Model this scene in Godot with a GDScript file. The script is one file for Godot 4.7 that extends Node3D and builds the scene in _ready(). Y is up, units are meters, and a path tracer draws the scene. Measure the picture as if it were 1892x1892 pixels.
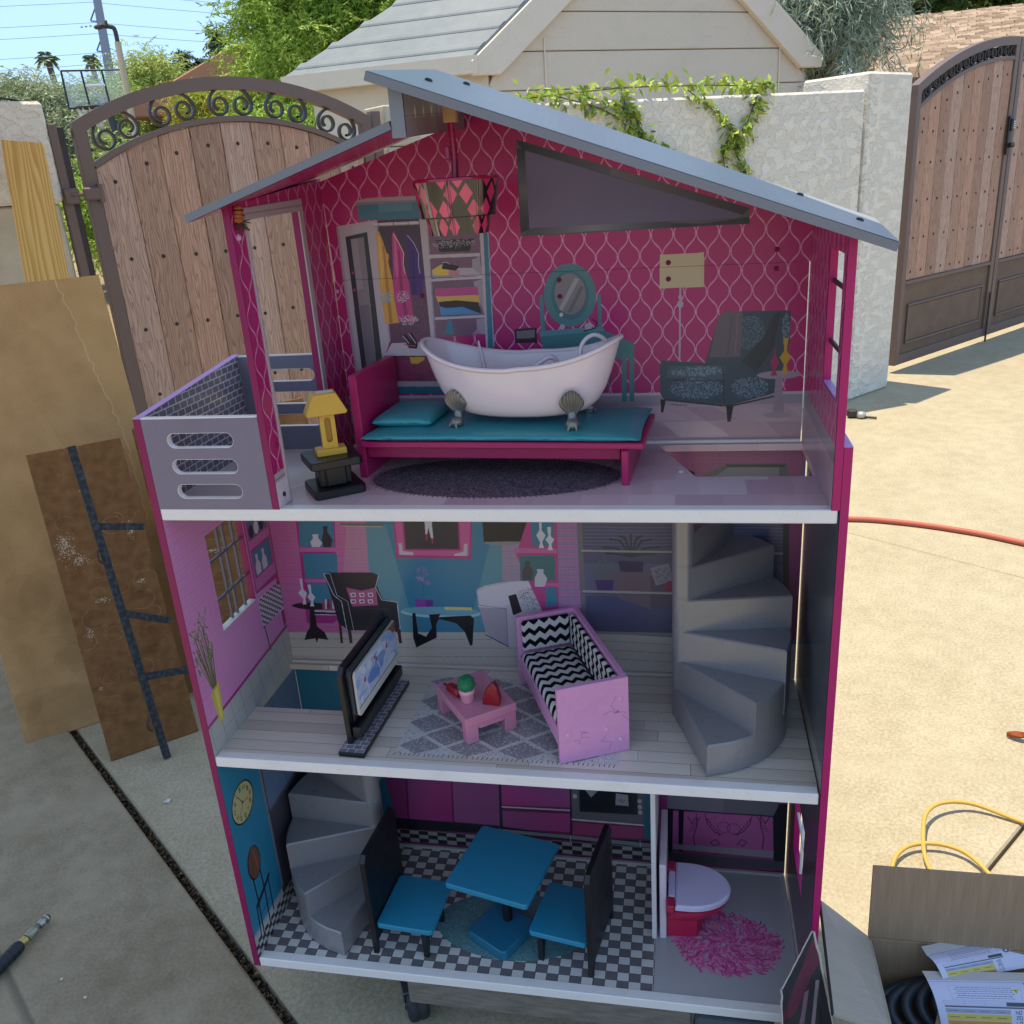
extends Node3D

# ---------------------------------------------------------------- helpers
const D := 0.285          # depth of the doll house
const W := 0.86           # width
const Y1 := 0.395         # floor of the living room
const Y2 := 0.791         # floor of the bedroom
const LIFT := 0.15        # height of the kitchen floor above the driveway
const U := Vector3(0.62, 0, -0.785)   # away from the garage
const V := Vector3(0.785, 0, 0.62)    # along the garage front

var taken := {}
var M := {}
var rng := RandomNumberGenerator.new()

class MB:
	var st := SurfaceTool.new()
	var o := Vector3.ZERO
	var ux := Vector3(1, 0, 0)
	var uy := Vector3(0, -1, 0)
	func _init() -> void:
		st.begin(Mesh.PRIMITIVE_TRIANGLES)
		st.set_smooth_group(-1)
	func uv(origin: Vector3, x: Vector3, y: Vector3) -> MB:
		o = origin
		ux = x
		uy = y
		return self
	func smooth(g: int) -> MB:
		st.set_smooth_group(g)
		return self
	func col(c: Color) -> MB:
		st.set_color(c)
		return self
	func v(p: Vector3) -> void:
		st.set_uv(Vector2((p - o).dot(ux), (p - o).dot(uy)))
		st.add_vertex(p)
	func tri(a: Vector3, b: Vector3, c: Vector3) -> void:
		v(a); v(c); v(b)
	func quad(a: Vector3, b: Vector3, c: Vector3, d: Vector3) -> void:
		tri(a, b, c)
		tri(a, c, d)
	func face(pts: Array, center: Vector3) -> void:
		var m := Vector3.ZERO
		for p in pts: m += p
		m /= pts.size()
		var n: Vector3 = (pts[1] - pts[0]).cross(pts[2] - pts[0])
		if n.dot(m - center) < 0: pts.reverse()
		for i in range(1, pts.size() - 1): tri(pts[0], pts[i], pts[i + 1])
	func box(c: Vector3, s: Vector3, bev := 0.0, b := Basis.IDENTITY) -> MB:
		var h := s * 0.5
		var e: float = min(bev, min(h.x, min(h.y, h.z)) * 0.9)
		if e <= 0.0:
			for ax in 3:
				for sg in [-1.0, 1.0]:
					var pts := []
					for k in [[-1, -1], [1, -1], [1, 1], [-1, 1]]:
						var p := Vector3.ZERO
						p[ax] = h[ax] * sg
						p[(ax + 1) % 3] = h[(ax + 1) % 3] * k[0]
						p[(ax + 2) % 3] = h[(ax + 2) % 3] * k[1]
						pts.append(c + b * p)
					face(pts, c)
			return self
		for ax in 3:
			var a1 := (ax + 1) % 3
			var a2 := (ax + 2) % 3
			for sg in [-1.0, 1.0]:
				var pts := []
				for k in [[-1, -1], [1, -1], [1, 1], [-1, 1]]:
					var p := Vector3.ZERO
					p[ax] = h[ax] * sg
					p[a1] = (h[a1] - e) * k[0]
					p[a2] = (h[a2] - e) * k[1]
					pts.append(c + b * p)
				face(pts, c)
			for s1 in [-1.0, 1.0]:
				for s2 in [-1.0, 1.0]:
					var pts := []
					for k in [[0, -1], [0, 1], [1, 1], [1, -1]]:
						var p := Vector3.ZERO
						p[ax] = (h[ax] - e) * k[1]
						p[a1] = (h[a1] - (e if k[0] == 1 else 0.0)) * s1
						p[a2] = (h[a2] - (0.0 if k[0] == 1 else e)) * s2
						pts.append(c + b * p)
					face(pts, c)
		for sx in [-1.0, 1.0]:
			for sy in [-1.0, 1.0]:
				for sz in [-1.0, 1.0]:
					var sgn := Vector3(sx, sy, sz)
					var pts := []
					for k in 3:
						var p := (h - Vector3.ONE * e)
						p[k] = h[k]
						pts.append(c + b * (p * sgn))
					face(pts, c)
		return self
	func hexa(p: Array) -> MB:      # 8 corners: bottom ring 0-3, top ring 4-7
		var c := Vector3.ZERO
		for q in p: c += q / 8.0
		for f in [[0, 1, 2, 3], [4, 5, 6, 7], [0, 1, 5, 4], [1, 2, 6, 5], [2, 3, 7, 6], [3, 0, 4, 7]]:
			face([p[f[0]], p[f[1]], p[f[2]], p[f[3]]], c)
		return self
	func prism(poly: Array, xf: Transform3D, z0: float, z1: float, bev := 0.0) -> MB:
		var pp := PackedVector2Array(poly)
		if Geometry2D.is_polygon_clockwise(pp): pp.reverse()
		var n := pp.size()
		var ins := pp
		if bev > 0.0:
			var q := Geometry2D.offset_polygon(pp, -bev, Geometry2D.JOIN_MITER)
			if q.size() == 1 and q[0].size() == n:
				ins = q[0]
				if Geometry2D.is_polygon_clockwise(ins): ins.reverse()
				var best := 0
				for i in n:
					if ins[i].distance_to(pp[0]) < ins[best].distance_to(pp[0]): best = i
				var r := PackedVector2Array()
				for i in n: r.append(ins[(i + best) % n])
				ins = r
			else:
				bev = 0.0
		var t := Geometry2D.triangulate_polygon(ins)
		for i in range(0, t.size(), 3):
			var a := ins[t[i]]
			var b := ins[t[i + 1]]
			var c := ins[t[i + 2]]
			if (b - a).cross(c - a) < 0:
				var k := b
				b = c
				c = k
			tri(xf * Vector3(a.x, a.y, z1), xf * Vector3(b.x, b.y, z1), xf * Vector3(c.x, c.y, z1))
			tri(xf * Vector3(a.x, a.y, z0), xf * Vector3(c.x, c.y, z0), xf * Vector3(b.x, b.y, z0))
		for i in n:
			var j := (i + 1) % n
			var a := pp[i]
			var b := pp[j]
			quad(xf * Vector3(a.x, a.y, z0 + bev), xf * Vector3(b.x, b.y, z0 + bev), xf * Vector3(b.x, b.y, z1 - bev), xf * Vector3(a.x, a.y, z1 - bev))
			if bev > 0.0:
				var e := ins[i]
				var f := ins[j]
				quad(xf * Vector3(a.x, a.y, z1 - bev), xf * Vector3(b.x, b.y, z1 - bev), xf * Vector3(f.x, f.y, z1), xf * Vector3(e.x, e.y, z1))
				quad(xf * Vector3(e.x, e.y, z0), xf * Vector3(f.x, f.y, z0), xf * Vector3(b.x, b.y, z0 + bev), xf * Vector3(a.x, a.y, z0 + bev))
		return self
	func sheet(poly: Array, xf: Transform3D, z := 0.0) -> MB:
		var pp := PackedVector2Array(poly)
		var t := Geometry2D.triangulate_polygon(pp)
		for i in range(0, t.size(), 3):
			var a := pp[t[i]]
			var b := pp[t[i + 1]]
			var c := pp[t[i + 2]]
			if (b - a).cross(c - a) < 0:
				var k := b
				b = c
				c = k
			tri(xf * Vector3(a.x, a.y, z), xf * Vector3(b.x, b.y, z), xf * Vector3(c.x, c.y, z))
		return self
	func grid(rows: Array, closed_u := false, closed_v := false, g := 1) -> MB:
		st.set_smooth_group(g)
		var nv := rows.size()
		var nu: int = rows[0].size()
		for j in (nv if closed_v else nv - 1):
			var a: Array = rows[j]
			var b: Array = rows[(j + 1) % nv]
			for i in (nu if closed_u else nu - 1):
				var k := (i + 1) % nu
				quad(a[i], a[k], b[k], b[i])
		st.set_smooth_group(-1)
		return self
	func fan(ring: Array, c: Vector3) -> void:
		for i in ring.size(): tri(c, ring[i], ring[(i + 1) % ring.size()])
	func lathe(prof: Array, base: Vector3, n := 20, b := Basis.IDENTITY, sharp := false) -> MB:
		var rows := []
		for p in prof:
			var ring := []
			for i in n:
				var a := TAU * i / n
				ring.append(base + b * Vector3(cos(a) * p[0], p[1], -sin(a) * p[0]))
			rows.append(ring)
		if sharp:
			for i in rows.size() - 1: grid([rows[i], rows[i + 1]], true, false, i + 1)
		else: grid(rows, true)
		return self
	func tube(pts: Array, r: Variant, n := 8, closed := false, g := 1) -> MB:
		var rows := []
		var nrm := Vector3.ZERO
		var m := pts.size()
		for i in m:
			var t: Vector3
			if closed: t = (pts[(i + 1) % m] - pts[(i + m - 1) % m]).normalized()
			else: t = (pts[min(i + 1, m - 1)] - pts[max(i - 1, 0)]).normalized()
			if i == 0:
				nrm = t.cross(Vector3.UP if abs(t.y) < 0.9 else Vector3.RIGHT).normalized()
			else: nrm = (nrm - t * nrm.dot(t)).normalized()
			var bn := t.cross(nrm)
			var rr: float = r[i] if r is Array else r
			var ring := []
			for k in n:
				var a := TAU * k / n
				ring.append(pts[i] + (nrm * cos(a) + bn * sin(a)) * rr)
			rows.append(ring)
		grid(rows, true, closed, g)
		if not closed:
			for e in [0, m - 1]:
				var rr: Array = rows[e].duplicate()
				if e == 0: rr.reverse()
				fan(rr, pts[e])
		return self
	func done() -> ArrayMesh:
		st.generate_normals()
		return st.commit()

# a flat print: draws into an image; lengths are millimetres, y up
class Painter:
	var im: Image
	var x0: float
	var y1: float
	var s: float
	var r := RandomNumberGenerator.new()
	func _init(ax0: float, ay0: float, ax1: float, ay1: float, scale: float, bg: String) -> void:
		x0 = ax0
		y1 = ay1
		s = scale
		r.seed = 7
		im = Image.create(int((ax1 - ax0) * s), int((ay1 - ay0) * s), false, Image.FORMAT_RGB8)
		im.fill(Color(bg))
	func span(x_a: float, x_b: float, y: int, c: Color) -> void:
		var a := int(round(x_a))
		var b := int(round(x_b))
		if b <= a or y < 0 or y >= im.get_height(): return
		a = max(a, 0)
		b = min(b, im.get_width())
		if b <= a: return
		if c.a > 0.99: im.fill_rect(Rect2i(a, y, b - a, 1), c)
		else:
			for x in range(a, b): im.set_pixel(x, y, im.get_pixel(x, y).lerp(Color(c.r, c.g, c.b), c.a))
	func raw(pts: PackedVector2Array, c: Color) -> void:
		var lo := 1e9
		var hi := -1e9
		for p in pts:
			lo = min(lo, p.y)
			hi = max(hi, p.y)
		for y in range(max(int(floor(lo)), 0), min(int(ceil(hi)) + 1, im.get_height())):
			var xs := []
			var yy := y + 0.5
			for i in pts.size():
				var a := pts[i]
				var b := pts[(i + 1) % pts.size()]
				if (a.y <= yy) != (b.y <= yy): xs.append(a.x + (yy - a.y) / (b.y - a.y) * (b.x - a.x))
			xs.sort()
			for i in range(0, xs.size() - 1, 2): span(xs[i], xs[i + 1], y, c)
	func q(x: float, y: float) -> Vector2: return Vector2((x - x0) * s, (y1 - y) * s)
	func poly(c: String, a: Array) -> void:
		var p := PackedVector2Array()
		for i in range(0, a.size(), 2): p.append(q(a[i], a[i + 1]))
		raw(p, Color(c))
	func rect(c: String, a: float, b: float, d: float, e: float) -> void: poly(c, [a, b, d, b, d, e, a, e])
	func ell(c: String, x: float, y: float, rx: float, ry: float) -> void:
		var p := PackedVector2Array()
		for i in 28: p.append(q(x + cos(TAU * i / 28) * rx, y + sin(TAU * i / 28) * ry))
		raw(p, Color(c))
	# printed blend between two inks across a shape
	func blend(c: String, d: String, turn: float, a: Array) -> void:
		var p := PackedVector2Array()
		for i in range(0, a.size(), 2): p.append(q(a[i], a[i + 1]))
		var ax := Vector2(cos(turn), -sin(turn))
		var lo := 1e9
		var hi := -1e9
		for v in p:
			lo = min(lo, v.dot(ax))
			hi = max(hi, v.dot(ax))
		for y in range(max(int(p[0].y) - 900, 0), min(int(p[0].y) + 900, im.get_height())):
			var xs := []
			var yy := y + 0.5
			for i in p.size():
				var e := p[i]
				var b := p[(i + 1) % p.size()]
				if (e.y <= yy) != (b.y <= yy): xs.append(e.x + (yy - e.y) / (b.y - e.y) * (b.x - e.x))
			xs.sort()
			for i in range(0, xs.size() - 1, 2):
				var x: float = xs[i]
				while x < xs[i + 1]:
					var t: float = clampf((Vector2(x, y).dot(ax) - lo) / (hi - lo), 0, 1)
					span(x, min(x + 5, xs[i + 1]), y, Color(c).lerp(Color(d), t))
					x += 5
	func ring(c: String, x: float, y: float, rad: float, w: float) -> void:
		var a := []
		for i in 25: a.append_array([x + cos(TAU * i / 24) * rad, y + sin(TAU * i / 24) * rad])
		path(c, w, a)
	func path(c: String, w: float, a: Array) -> void:
		for i in range(0, a.size() - 2, 2):
			var p := q(a[i], a[i + 1])
			var e := q(a[i + 2], a[i + 3])
			var d := (e - p)
			if d.length() < 0.01: continue
			var n: Vector2 = d.orthogonal().normalized() * maxf(w * s * 0.5, 0.6)
			var t: Vector2 = d.normalized() * minf(w * s * 0.25, 1.0)
			raw(PackedVector2Array([p + n - t, e + n + t, e - n + t, p - n - t]), Color(c))
	func fuzz(c: String, x: float, y: float, rx: float, ry: float, n: int) -> void:
		for i in n:
			var a := r.randf() * TAU
			var k := sqrt(r.randf())
			var px := x + cos(a) * rx * k
			var py := y + sin(a) * ry * k
			var b := r.randf() * TAU
			var l := r.randf_range(0.8, 2.6)
			path(c, 0.7, [px, py, px + cos(b) * l, py + sin(b) * l])
	func bricks(c: String, xa: float, ya: float, xb: float, yb: float) -> void:
		var row := 0
		var y := ya
		while y < yb:
			var x := xa + (2.6 if row % 2 else 0.0) - 5.2
			while x < xb:
				if x + 4.4 > xa: rect(c, max(x, xa), y, min(x + 4.4, xb), y + 1.9)
				x += 5.2
			y += 2.7
			row += 1
	func checks(xa: float, ya: float, xb: float, yb: float, ca: String, cb: String, w: float, h: float) -> void:
		var j := 0
		var y := ya
		while y < yb - 0.01:
			var i := 0
			var x := xa
			while x < xb - 0.01:
				rect(cb if (i + j) % 2 else ca, x, y, min(x + w, xb), min(y + h, yb))
				x += w
				i += 1
			y += h
			j += 1
	func digit(c: String, d: int, x: float, y: float, h: float, w: float, turn := 0.0) -> void:
		var pt := [Vector2(0, 1), Vector2(.6, 1), Vector2(.6, .5), Vector2(.6, 0), Vector2(0, 0), Vector2(0, .5)]
		var segs: Array = [[0, 1, 2, 3, 4, 5, 0], [1, 2, 3], [0, 1, 2, 5, 4, 3], [0, 1, 2, 3, 4], [0, 5, 2, 1, 3], [1, 0, 5, 2, 3, 4], [1, 0, 5, 4, 3, 2, 5], [0, 1, 3], [0, 1, 2, 3, 4, 5, 0, 5, 2], [2, 5, 0, 1, 2, 3, 4]][d]
		var a := []
		for k in segs:
			var v: Vector2 = (pt[k] - Vector2(.3, .5)) * h
			v = v.rotated(turn)
			a.append_array([x + v.x, y + v.y])
		path(c, w, a)
	func ogee(c: String, xa: float, ya: float, xb: float, yb: float, w: float, p: float) -> void:
		var k := int(floor(xa / w))
		while k * w <= xb + w:
			var sg := 1.0 if k % 2 == 0 else -1.0
			var last := Vector2.ZERO
			var y := ya
			while y <= yb:
				var ph := cos(TAU * y / p)
				var x: float = (k + 0.5) * w + sg * w * 0.46 * tanh(0.8 * ph) / tanh(0.8)
				if y > ya and x > xa and x < xb: path(c, 1.25 + 0.9 * (1.0 - abs(ph)), [last.x, last.y, x, y])
				last = Vector2(x, y)
				y += 1.2
			k += 1
		var j := int(floor(ya / p * 2.0))
		while j * p / 2.0 < yb:
			var kk := int(floor(xa / w))
			while kk * w < xb:
				if posmod(kk + j, 2) == 1 and kk * w > xa:
					ell(c, kk * w - 0.7, j * p / 2.0, 1.1, 1.2)
					ell(c, kk * w + 0.7, j * p / 2.0, 1.1, 1.2)
				kk += 1
			j += 1
	func grain(amount: float) -> void:      # paper tooth
		var b := im.get_data()
		for i in range(0, b.size(), 3):
			var k := r.randf_range(1.0 - amount, 1.0 + amount)
			b[i] = clampi(int(b[i] * k), 0, 255)
			b[i + 1] = clampi(int(b[i + 1] * k), 0, 255)
			b[i + 2] = clampi(int(b[i + 2] * k), 0, 255)
		im = Image.create_from_data(im.get_width(), im.get_height(), false, Image.FORMAT_RGB8, b)
	func tex() -> ImageTexture: return ImageTexture.create_from_image(im)

func numbered(n: String) -> String:
	var k: int = taken.get(n, -1) + 1
	taken[n] = k
	return n if k == 0 else "%s_%03d" % [n, k]

func thing(called: String, label: String, category: String, base: Vector3, turn := 0.0, group := "", house := true) -> Node3D:
	var o := Node3D.new()
	o.name = numbered(called)
	add_child(o)
	o.position = base + (Vector3(0, LIFT, 0) if house else Vector3.ZERO)
	o.rotation.y = turn
	o.set_meta("label", label)
	o.set_meta("category", category)
	if group != "": o.set_meta("group", group)
	o.set_meta("base_at", base)
	return o

# commits a mesh as a part; geometry is given in the place's own axes unless the thing is turned
func part(called: String, mb: Variant, m: Material, parent: Node3D, local := false, kind := "") -> MeshInstance3D:
	var o := MeshInstance3D.new()
	o.mesh = mb.done() if mb is MB else mb
	o.material_override = m
	o.name = called
	parent.add_child(o, true)
	if not local and parent.has_meta("base_at"): o.position = -parent.get_meta("base_at")
	if kind != "": o.set_meta("kind", kind)
	return o

func struct(called: String, mb: MB, m: Material) -> MeshInstance3D:
	var o := MeshInstance3D.new()
	o.mesh = mb.done()
	o.material_override = m
	o.name = numbered(called)
	add_child(o)
	o.set_meta("kind", "structure")
	return o

func mat(c: String, rough := 0.5, metal := 0.0, spec := 0.5) -> StandardMaterial3D:
	var m := StandardMaterial3D.new()
	m.albedo_color = Color(c)
	m.roughness = rough
	m.metallic = metal
	m.metallic_specular = spec
	return m

# light handling wear: faint scratches and dull spots over a paint
func worn(m: StandardMaterial3D, scale := 5.0) -> StandardMaterial3D:
	if not M.has("wear"):
		var p := Painter.new(0, 0, 512, 512, 1.0, "fbfbfb")
		for k in 90: p.ell(["eeedeb18", "f0efed22", "e6e4e014"][k % 3], p.r.randf() * 512, p.r.randf() * 512, p.r.randf_range(6, 40), p.r.randf_range(4, 26))
		for k in 120:
			var a := Vector2(p.r.randf() * 512, p.r.randf() * 512)
			var d := Vector2.from_angle(p.r.randf() * TAU) * p.r.randf_range(6, 46)
			p.path(["d2cfca60", "c4c0ba40", "ffffff90"][k % 3], 1.0, [a.x, a.y, a.x + d.x, a.y + d.y])
		for k in 160: p.ell("b9b4ac50", p.r.randf() * 512, p.r.randf() * 512, p.r.randf_range(0.8, 2.0), p.r.randf_range(0.8, 1.6))
		p.grain(0.02)
		M.wear = p.tex()
		M.dull = speckle(256, [[0.02, 0.6, 4], [0.15, 0.4, 3]], [[0.0, "9a9a9a"], [0.5, "c8c8c8"], [1.0, "ffffff"]], 55)
	m.albedo_texture = M.wear
	m.roughness_texture = M.dull
	m.roughness = min(m.roughness * 1.3, 1.0)
	m.uv1_triplanar = true
	m.uv1_scale = Vector3.ONE * scale
	return m

func tmat(t: Texture2D, rough := 0.5, spec := 0.5) -> StandardMaterial3D:
	var m := mat("ffffff", rough, 0.0, spec)
	m.albedo_texture = t
	return m

func noise(sd: int, freq: float, oct := 4, type := FastNoiseLite.TYPE_SIMPLEX_SMOOTH) -> FastNoiseLite:
	var n := FastNoiseLite.new()
	n.seed = sd
	n.noise_type = type
	n.frequency = freq
	n.fractal_octaves = oct
	return n

# tileable colour texture from several noise layers: each layer is [freq, weight, octaves]
func speckle(size: int, layers: Array, stops: Array, sd: int) -> ImageTexture:
	var data := []
	for l in layers: data.append(noise(sd + data.size() * 11, l[0], l[2]).get_seamless_image(size, size).get_data())
	var lut := []
	for i in 256:
		var t := i / 255.0
		var c: Color = Color(stops[-1][1])
		for k in stops.size() - 1:
			if t <= stops[k + 1][0]:
				c = Color(stops[k][1]).lerp(Color(stops[k + 1][1]), clampf((t - stops[k][0]) / (stops[k + 1][0] - stops[k][0]), 0, 1))
				break
		lut.append(c)
	var b := PackedByteArray()
	b.resize(size * size * 3)
	var n := size * size
	for i in n:
		var t := 0.0
		for k in layers.size(): t += data[k][i] * layers[k][1]
		var c: Color = lut[clampi(int(t), 0, 255)]
		b[i * 3] = int(c.r8)
		b[i * 3 + 1] = int(c.g8)
		b[i * 3 + 2] = int(c.b8)
	return ImageTexture.create_from_image(Image.create_from_data(size, size, false, Image.FORMAT_RGB8, b))

func xf_z(at := Vector3.ZERO) -> Transform3D: return Transform3D(Basis.IDENTITY, at)
# polygon (x right, y up) standing in the plane across x: local x -> world z
func xf_x(at := Vector3.ZERO) -> Transform3D: return Transform3D(Basis(Vector3(0, 0, 1), Vector3(0, 1, 0), Vector3(-1, 0, 0)), at)
# polygon (x, -z) lying flat, extruded up
func xf_y(at := Vector3.ZERO) -> Transform3D: return Transform3D(Basis(Vector3(1, 0, 0), Vector3(0, 0, -1), Vector3(0, 1, 0)), at)
func v2(a: Array) -> Array:
	var r := []
	for i in range(0, a.size(), 2): r.append(Vector2(a[i], a[i + 1]))
	return r
func spline(pts: Array, n := 6) -> Array:
	var r := []
	for i in pts.size() - 1:
		var p0: Vector3 = pts[max(i - 1, 0)]
		var p3: Vector3 = pts[min(i + 2, pts.size() - 1)]
		for k in n: r.append(pts[i].cubic_interpolate(pts[i + 1], p0, p3, float(k) / n))
	r.append(pts[-1])
	return r
func screw(at: Vector3, n: Vector3, m: Material, parent: Node3D, r := 0.004, called := "screw") -> void:
	var b := Basis(Quaternion(Vector3.UP, n))
	var mb := MB.new()
	mb.lathe([[r, 0], [r * 0.95, r * 0.35], [r * 0.6, r * 0.6], [r * 0.28, r * 0.6], [r * 0.2, r * 0.2], [0.0001, r * 0.2]], at, 10, b)
	part(called, mb, m, parent)

# ---------------------------------------------------------------- scene
func _ready() -> void:
	rng.seed = 11
	var cam := Camera3D.new()
	cam.name = "camera"
	add_child(cam)
	cam.position = Vector3(0.6885, 1.318, 0.9928)
	cam.basis = Basis.from_euler(Vector3(-0.3579, 0.208, -0.0711), EULER_ORDER_YXZ)
	cam.fov = 60.32
	cam.near = 0.02
	cam.far = 900.0
	cam.current = true
	var we := WorldEnvironment.new()
	we.name = "environment"
	var env := Environment.new()
	env.background_mode = Environment.BG_SKY
	var sm := ProceduralSkyMaterial.new()
	sm.sky_top_color = Color(0.50, 0.61, 0.75)
	sm.sky_horizon_color = Color(0.62, 0.75, 0.87)
	sm.sky_curve = 0.2
	sm.ground_horizon_color = Color(0.62, 0.60, 0.55)
	sm.ground_bottom_color = Color(0.45, 0.42, 0.37)
	sm.sun_angle_max = 0.0
	var sky := Sky.new()
	sky.sky_material = sm
	env.sky = sky
	env.background_energy_multiplier = 1.25
	env.tonemap_mode = Environment.TONE_MAPPER_LINEAR
	env.tonemap_exposure = 1.72
	env.sdfgi_enabled = true
	env.ssao_enabled = true
	env.ssil_enabled = true
	we.environment = env
	add_child(we)
	var sun := DirectionalLight3D.new()
	sun.name = "sun"
	sun.basis = Basis.looking_at(Vector3(0.2, -1.0, 0.055).normalized(), Vector3(0, 0, -1))
	sun.light_energy = 1.12
	sun.light_color = Color(1.0, 0.95, 0.84)
	sun.light_angular_distance = 0.5
	sun.shadow_enabled = true
	add_child(sun)
	materials()
	setting()
	left_fence()
	right_fence()
	beyond()
	doll_house()
	furnish_bedroom()
	furnish_living()
	furnish_kitchen()
	yard_things()

func materials() -> void:
	var conc := speckle(1024, [[0.004, 0.14, 4], [0.02, 0.16, 4], [0.16, 0.36, 2], [0.45, 0.36, 1]], [[0.0, "7f725d"], [0.35, "9d9077"], [0.5, "aa9d84"], [0.65, "b4a88f"], [1.0, "c6bba3"]], 3)
	M.concrete = tmat(conc, 0.93, 0.25)
	M.concrete.uv1_triplanar = true
	M.concrete.uv1_world_triplanar = true
	M.concrete.uv1_scale = Vector3.ONE * 0.55
	M.dirt = tmat(speckle(512, [[0.02, 0.5, 4], [0.3, 0.5, 2]], [[0.0, "6f5d48"], [1.0, "b39a7c"]], 9), 0.95, 0.2)
	M.dirt.uv1_triplanar = true
	M.dirt.uv1_world_triplanar = true
	M.dirt.uv1_scale = Vector3.ONE * 0.5
	# skip-trowel stucco: raised worm-like ridges
	var st := FastNoiseLite.new()
	st.seed = 21
	st.noise_type = FastNoiseLite.TYPE_SIMPLEX_SMOOTH
	st.frequency = 0.018
	st.fractal_octaves = 3
	st.domain_warp_enabled = true
	st.domain_warp_amplitude = 26.0
	st.domain_warp_frequency = 0.03
	var sd := st.get_seamless_image(512, 512).get_data()
	var s2 := noise(5, 0.12, 3).get_seamless_image(512, 512).get_data()
	var hb := PackedByteArray()
	var cb := PackedByteArray()
	hb.resize(512 * 512 * 3)
	cb.resize(512 * 512 * 3)
	for i in 512 * 512:
		var n: float = sd[i] / 255.0
		var ridge: float = 1.0 - smoothstep(0.0, 0.10, abs(n - 0.52)) * 0.8
		var pl: float = smoothstep(0.40, 0.60, n)
		var h: float = 0.30 * pl + 0.55 * ridge + 0.15 * s2[i] / 255.0
		var hv := clampi(int(h * 255), 0, 255)
		var cc := clampf(0.77 + 0.10 * s2[i] / 255.0 + 0.05 * pl, 0, 1)
		for k in 3:
			hb[i * 3 + k] = hv
			cb[i * 3 + k] = int(255 * cc * [1.0, 0.965, 0.905][k])
	var himg := ImageTexture.create_from_image(Image.create_from_data(512, 512, false, Image.FORMAT_RGB8, hb))
	var cimg := ImageTexture.create_from_image(Image.create_from_data(512, 512, false, Image.FORMAT_RGB8, cb))
	M.stucco = tmat(cimg, 0.92, 0.25)
	M.stucco.uv1_triplanar = true
	M.stucco.uv1_world_triplanar = true
	M.stucco.uv1_scale = Vector3.ONE * 1.5
	M.stucco.heightmap_enabled = true
	M.stucco.heightmap_texture = himg
	M.stucco.heightmap_scale = 0.8
	M.block = tmat(speckle(256, [[0.03, 0.5, 3], [0.4, 0.5, 2]], [[0.0, "a99f8c"], [1.0, "cfc5b0"]], 31), 0.93, 0.25)
	M.block.uv1_triplanar = true
	M.block.uv1_scale = Vector3.ONE * 1.5
	M.block.uv1_world_triplanar = true
	# composite board: wavy embossed grain running up the board
	var gn := noise(77, 0.012, 3)
	var gi := Image.create(512, 512, false, Image.FORMAT_RGB8)
	var gh := Image.create(512, 512, false, Image.FORMAT_RGB8)
	for y in 512:
		for x in 512:
			var w := gn.get_noise_2d(x * 1.0, y * 0.22) * 2.6 + x / 12.0 + gn.get_noise_2d(x * 4.0 + 900, y * 0.5) * 0.5
			var f: float = w - floor(w)
			var g: float = smoothstep(0.0, 0.22, f) * (1.0 - smoothstep(0.8, 1.0, f))
			var t := 0.5 + 0.5 * gn.get_noise_2d(x * 9.0, y * 0.6 + 300)
			var c := Color("7d6256").lerp(Color("c6a795"), clampf(0.42 + 0.40 * g + 0.3 * (t - 0.4), 0, 1))
			gi.set_pixel(x, y, c)
			gh.set_pixel(x, y, Color(g, g, g))
	M.board = []
	for tint in ["ffffff", "efe6df", "fff2ea", "e4dbd4"]:
		var bm := tmat(ImageTexture.create_from_image(gi), 0.75, 0.3)
		bm.albedo_color = Color(tint)
		bm.heightmap_enabled = false
		bm.normal_enabled = true
		bm.normal_scale = 0.9
		M.board.append(bm)
	var gn2: Image = gh.duplicate()
	gn2.bump_map_to_normal_map(3.0)
	var gnt := ImageTexture.create_from_image(gn2)
	for bm in M.board: bm.normal_texture = gnt
	M.brown = mat("69564e", 0.5)
	M.brown_panel = tmat(speckle(256, [[0.03, 0.6, 4], [0.3, 0.4, 2]], [[0.0, "5a493f"], [1.0, "75604f"]], 41), 0.6, 0.4)
	M.brown_panel.uv1_triplanar = true
	M.iron = mat("3a3431", 0.5, 0.2)
	M.black = mat("17171a", 0.4)
	M.nail = mat("2a2320", 0.6)
	M.pine = mat("d9a860", 0.6)
	# paint and board of the doll house
	M.magenta = worn(mat("8a1852", 0.36, 0.0, 0.4))
	M.pinkedge = worn(mat("b01f66", 0.34, 0.0, 0.4))
	M.white = worn(mat("ece4e0", 0.32, 0.0, 0.5), 4.0)
	M.greyrail = worn(mat("7c7284", 0.40), 5.0)
	M.silver = worn(mat("8f8c8f", 0.30, 0.3, 0.5), 7.0)
	M.roofgrey = mat("7d7f86", 0.35, 0.0, 0.5)
	M.lilac = mat("c08fd0", 0.4)
	M.steel = mat("a9a9a6", 0.3, 0.9)

func uvp(u: float, v: float, y := 0.0) -> Vector3: return U * u + V * v + Vector3(0, y, 0)
func slab(u0: float, u1: float, v0: float, v1: float) -> Array:
	var r := []
	for k in [[u0, v0], [u1, v0], [u1, v1], [u0, v1]]:
		var p := uvp(k[0], k[1])
		r.append(Vector2(p.x, -p.z))
	return r

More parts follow.
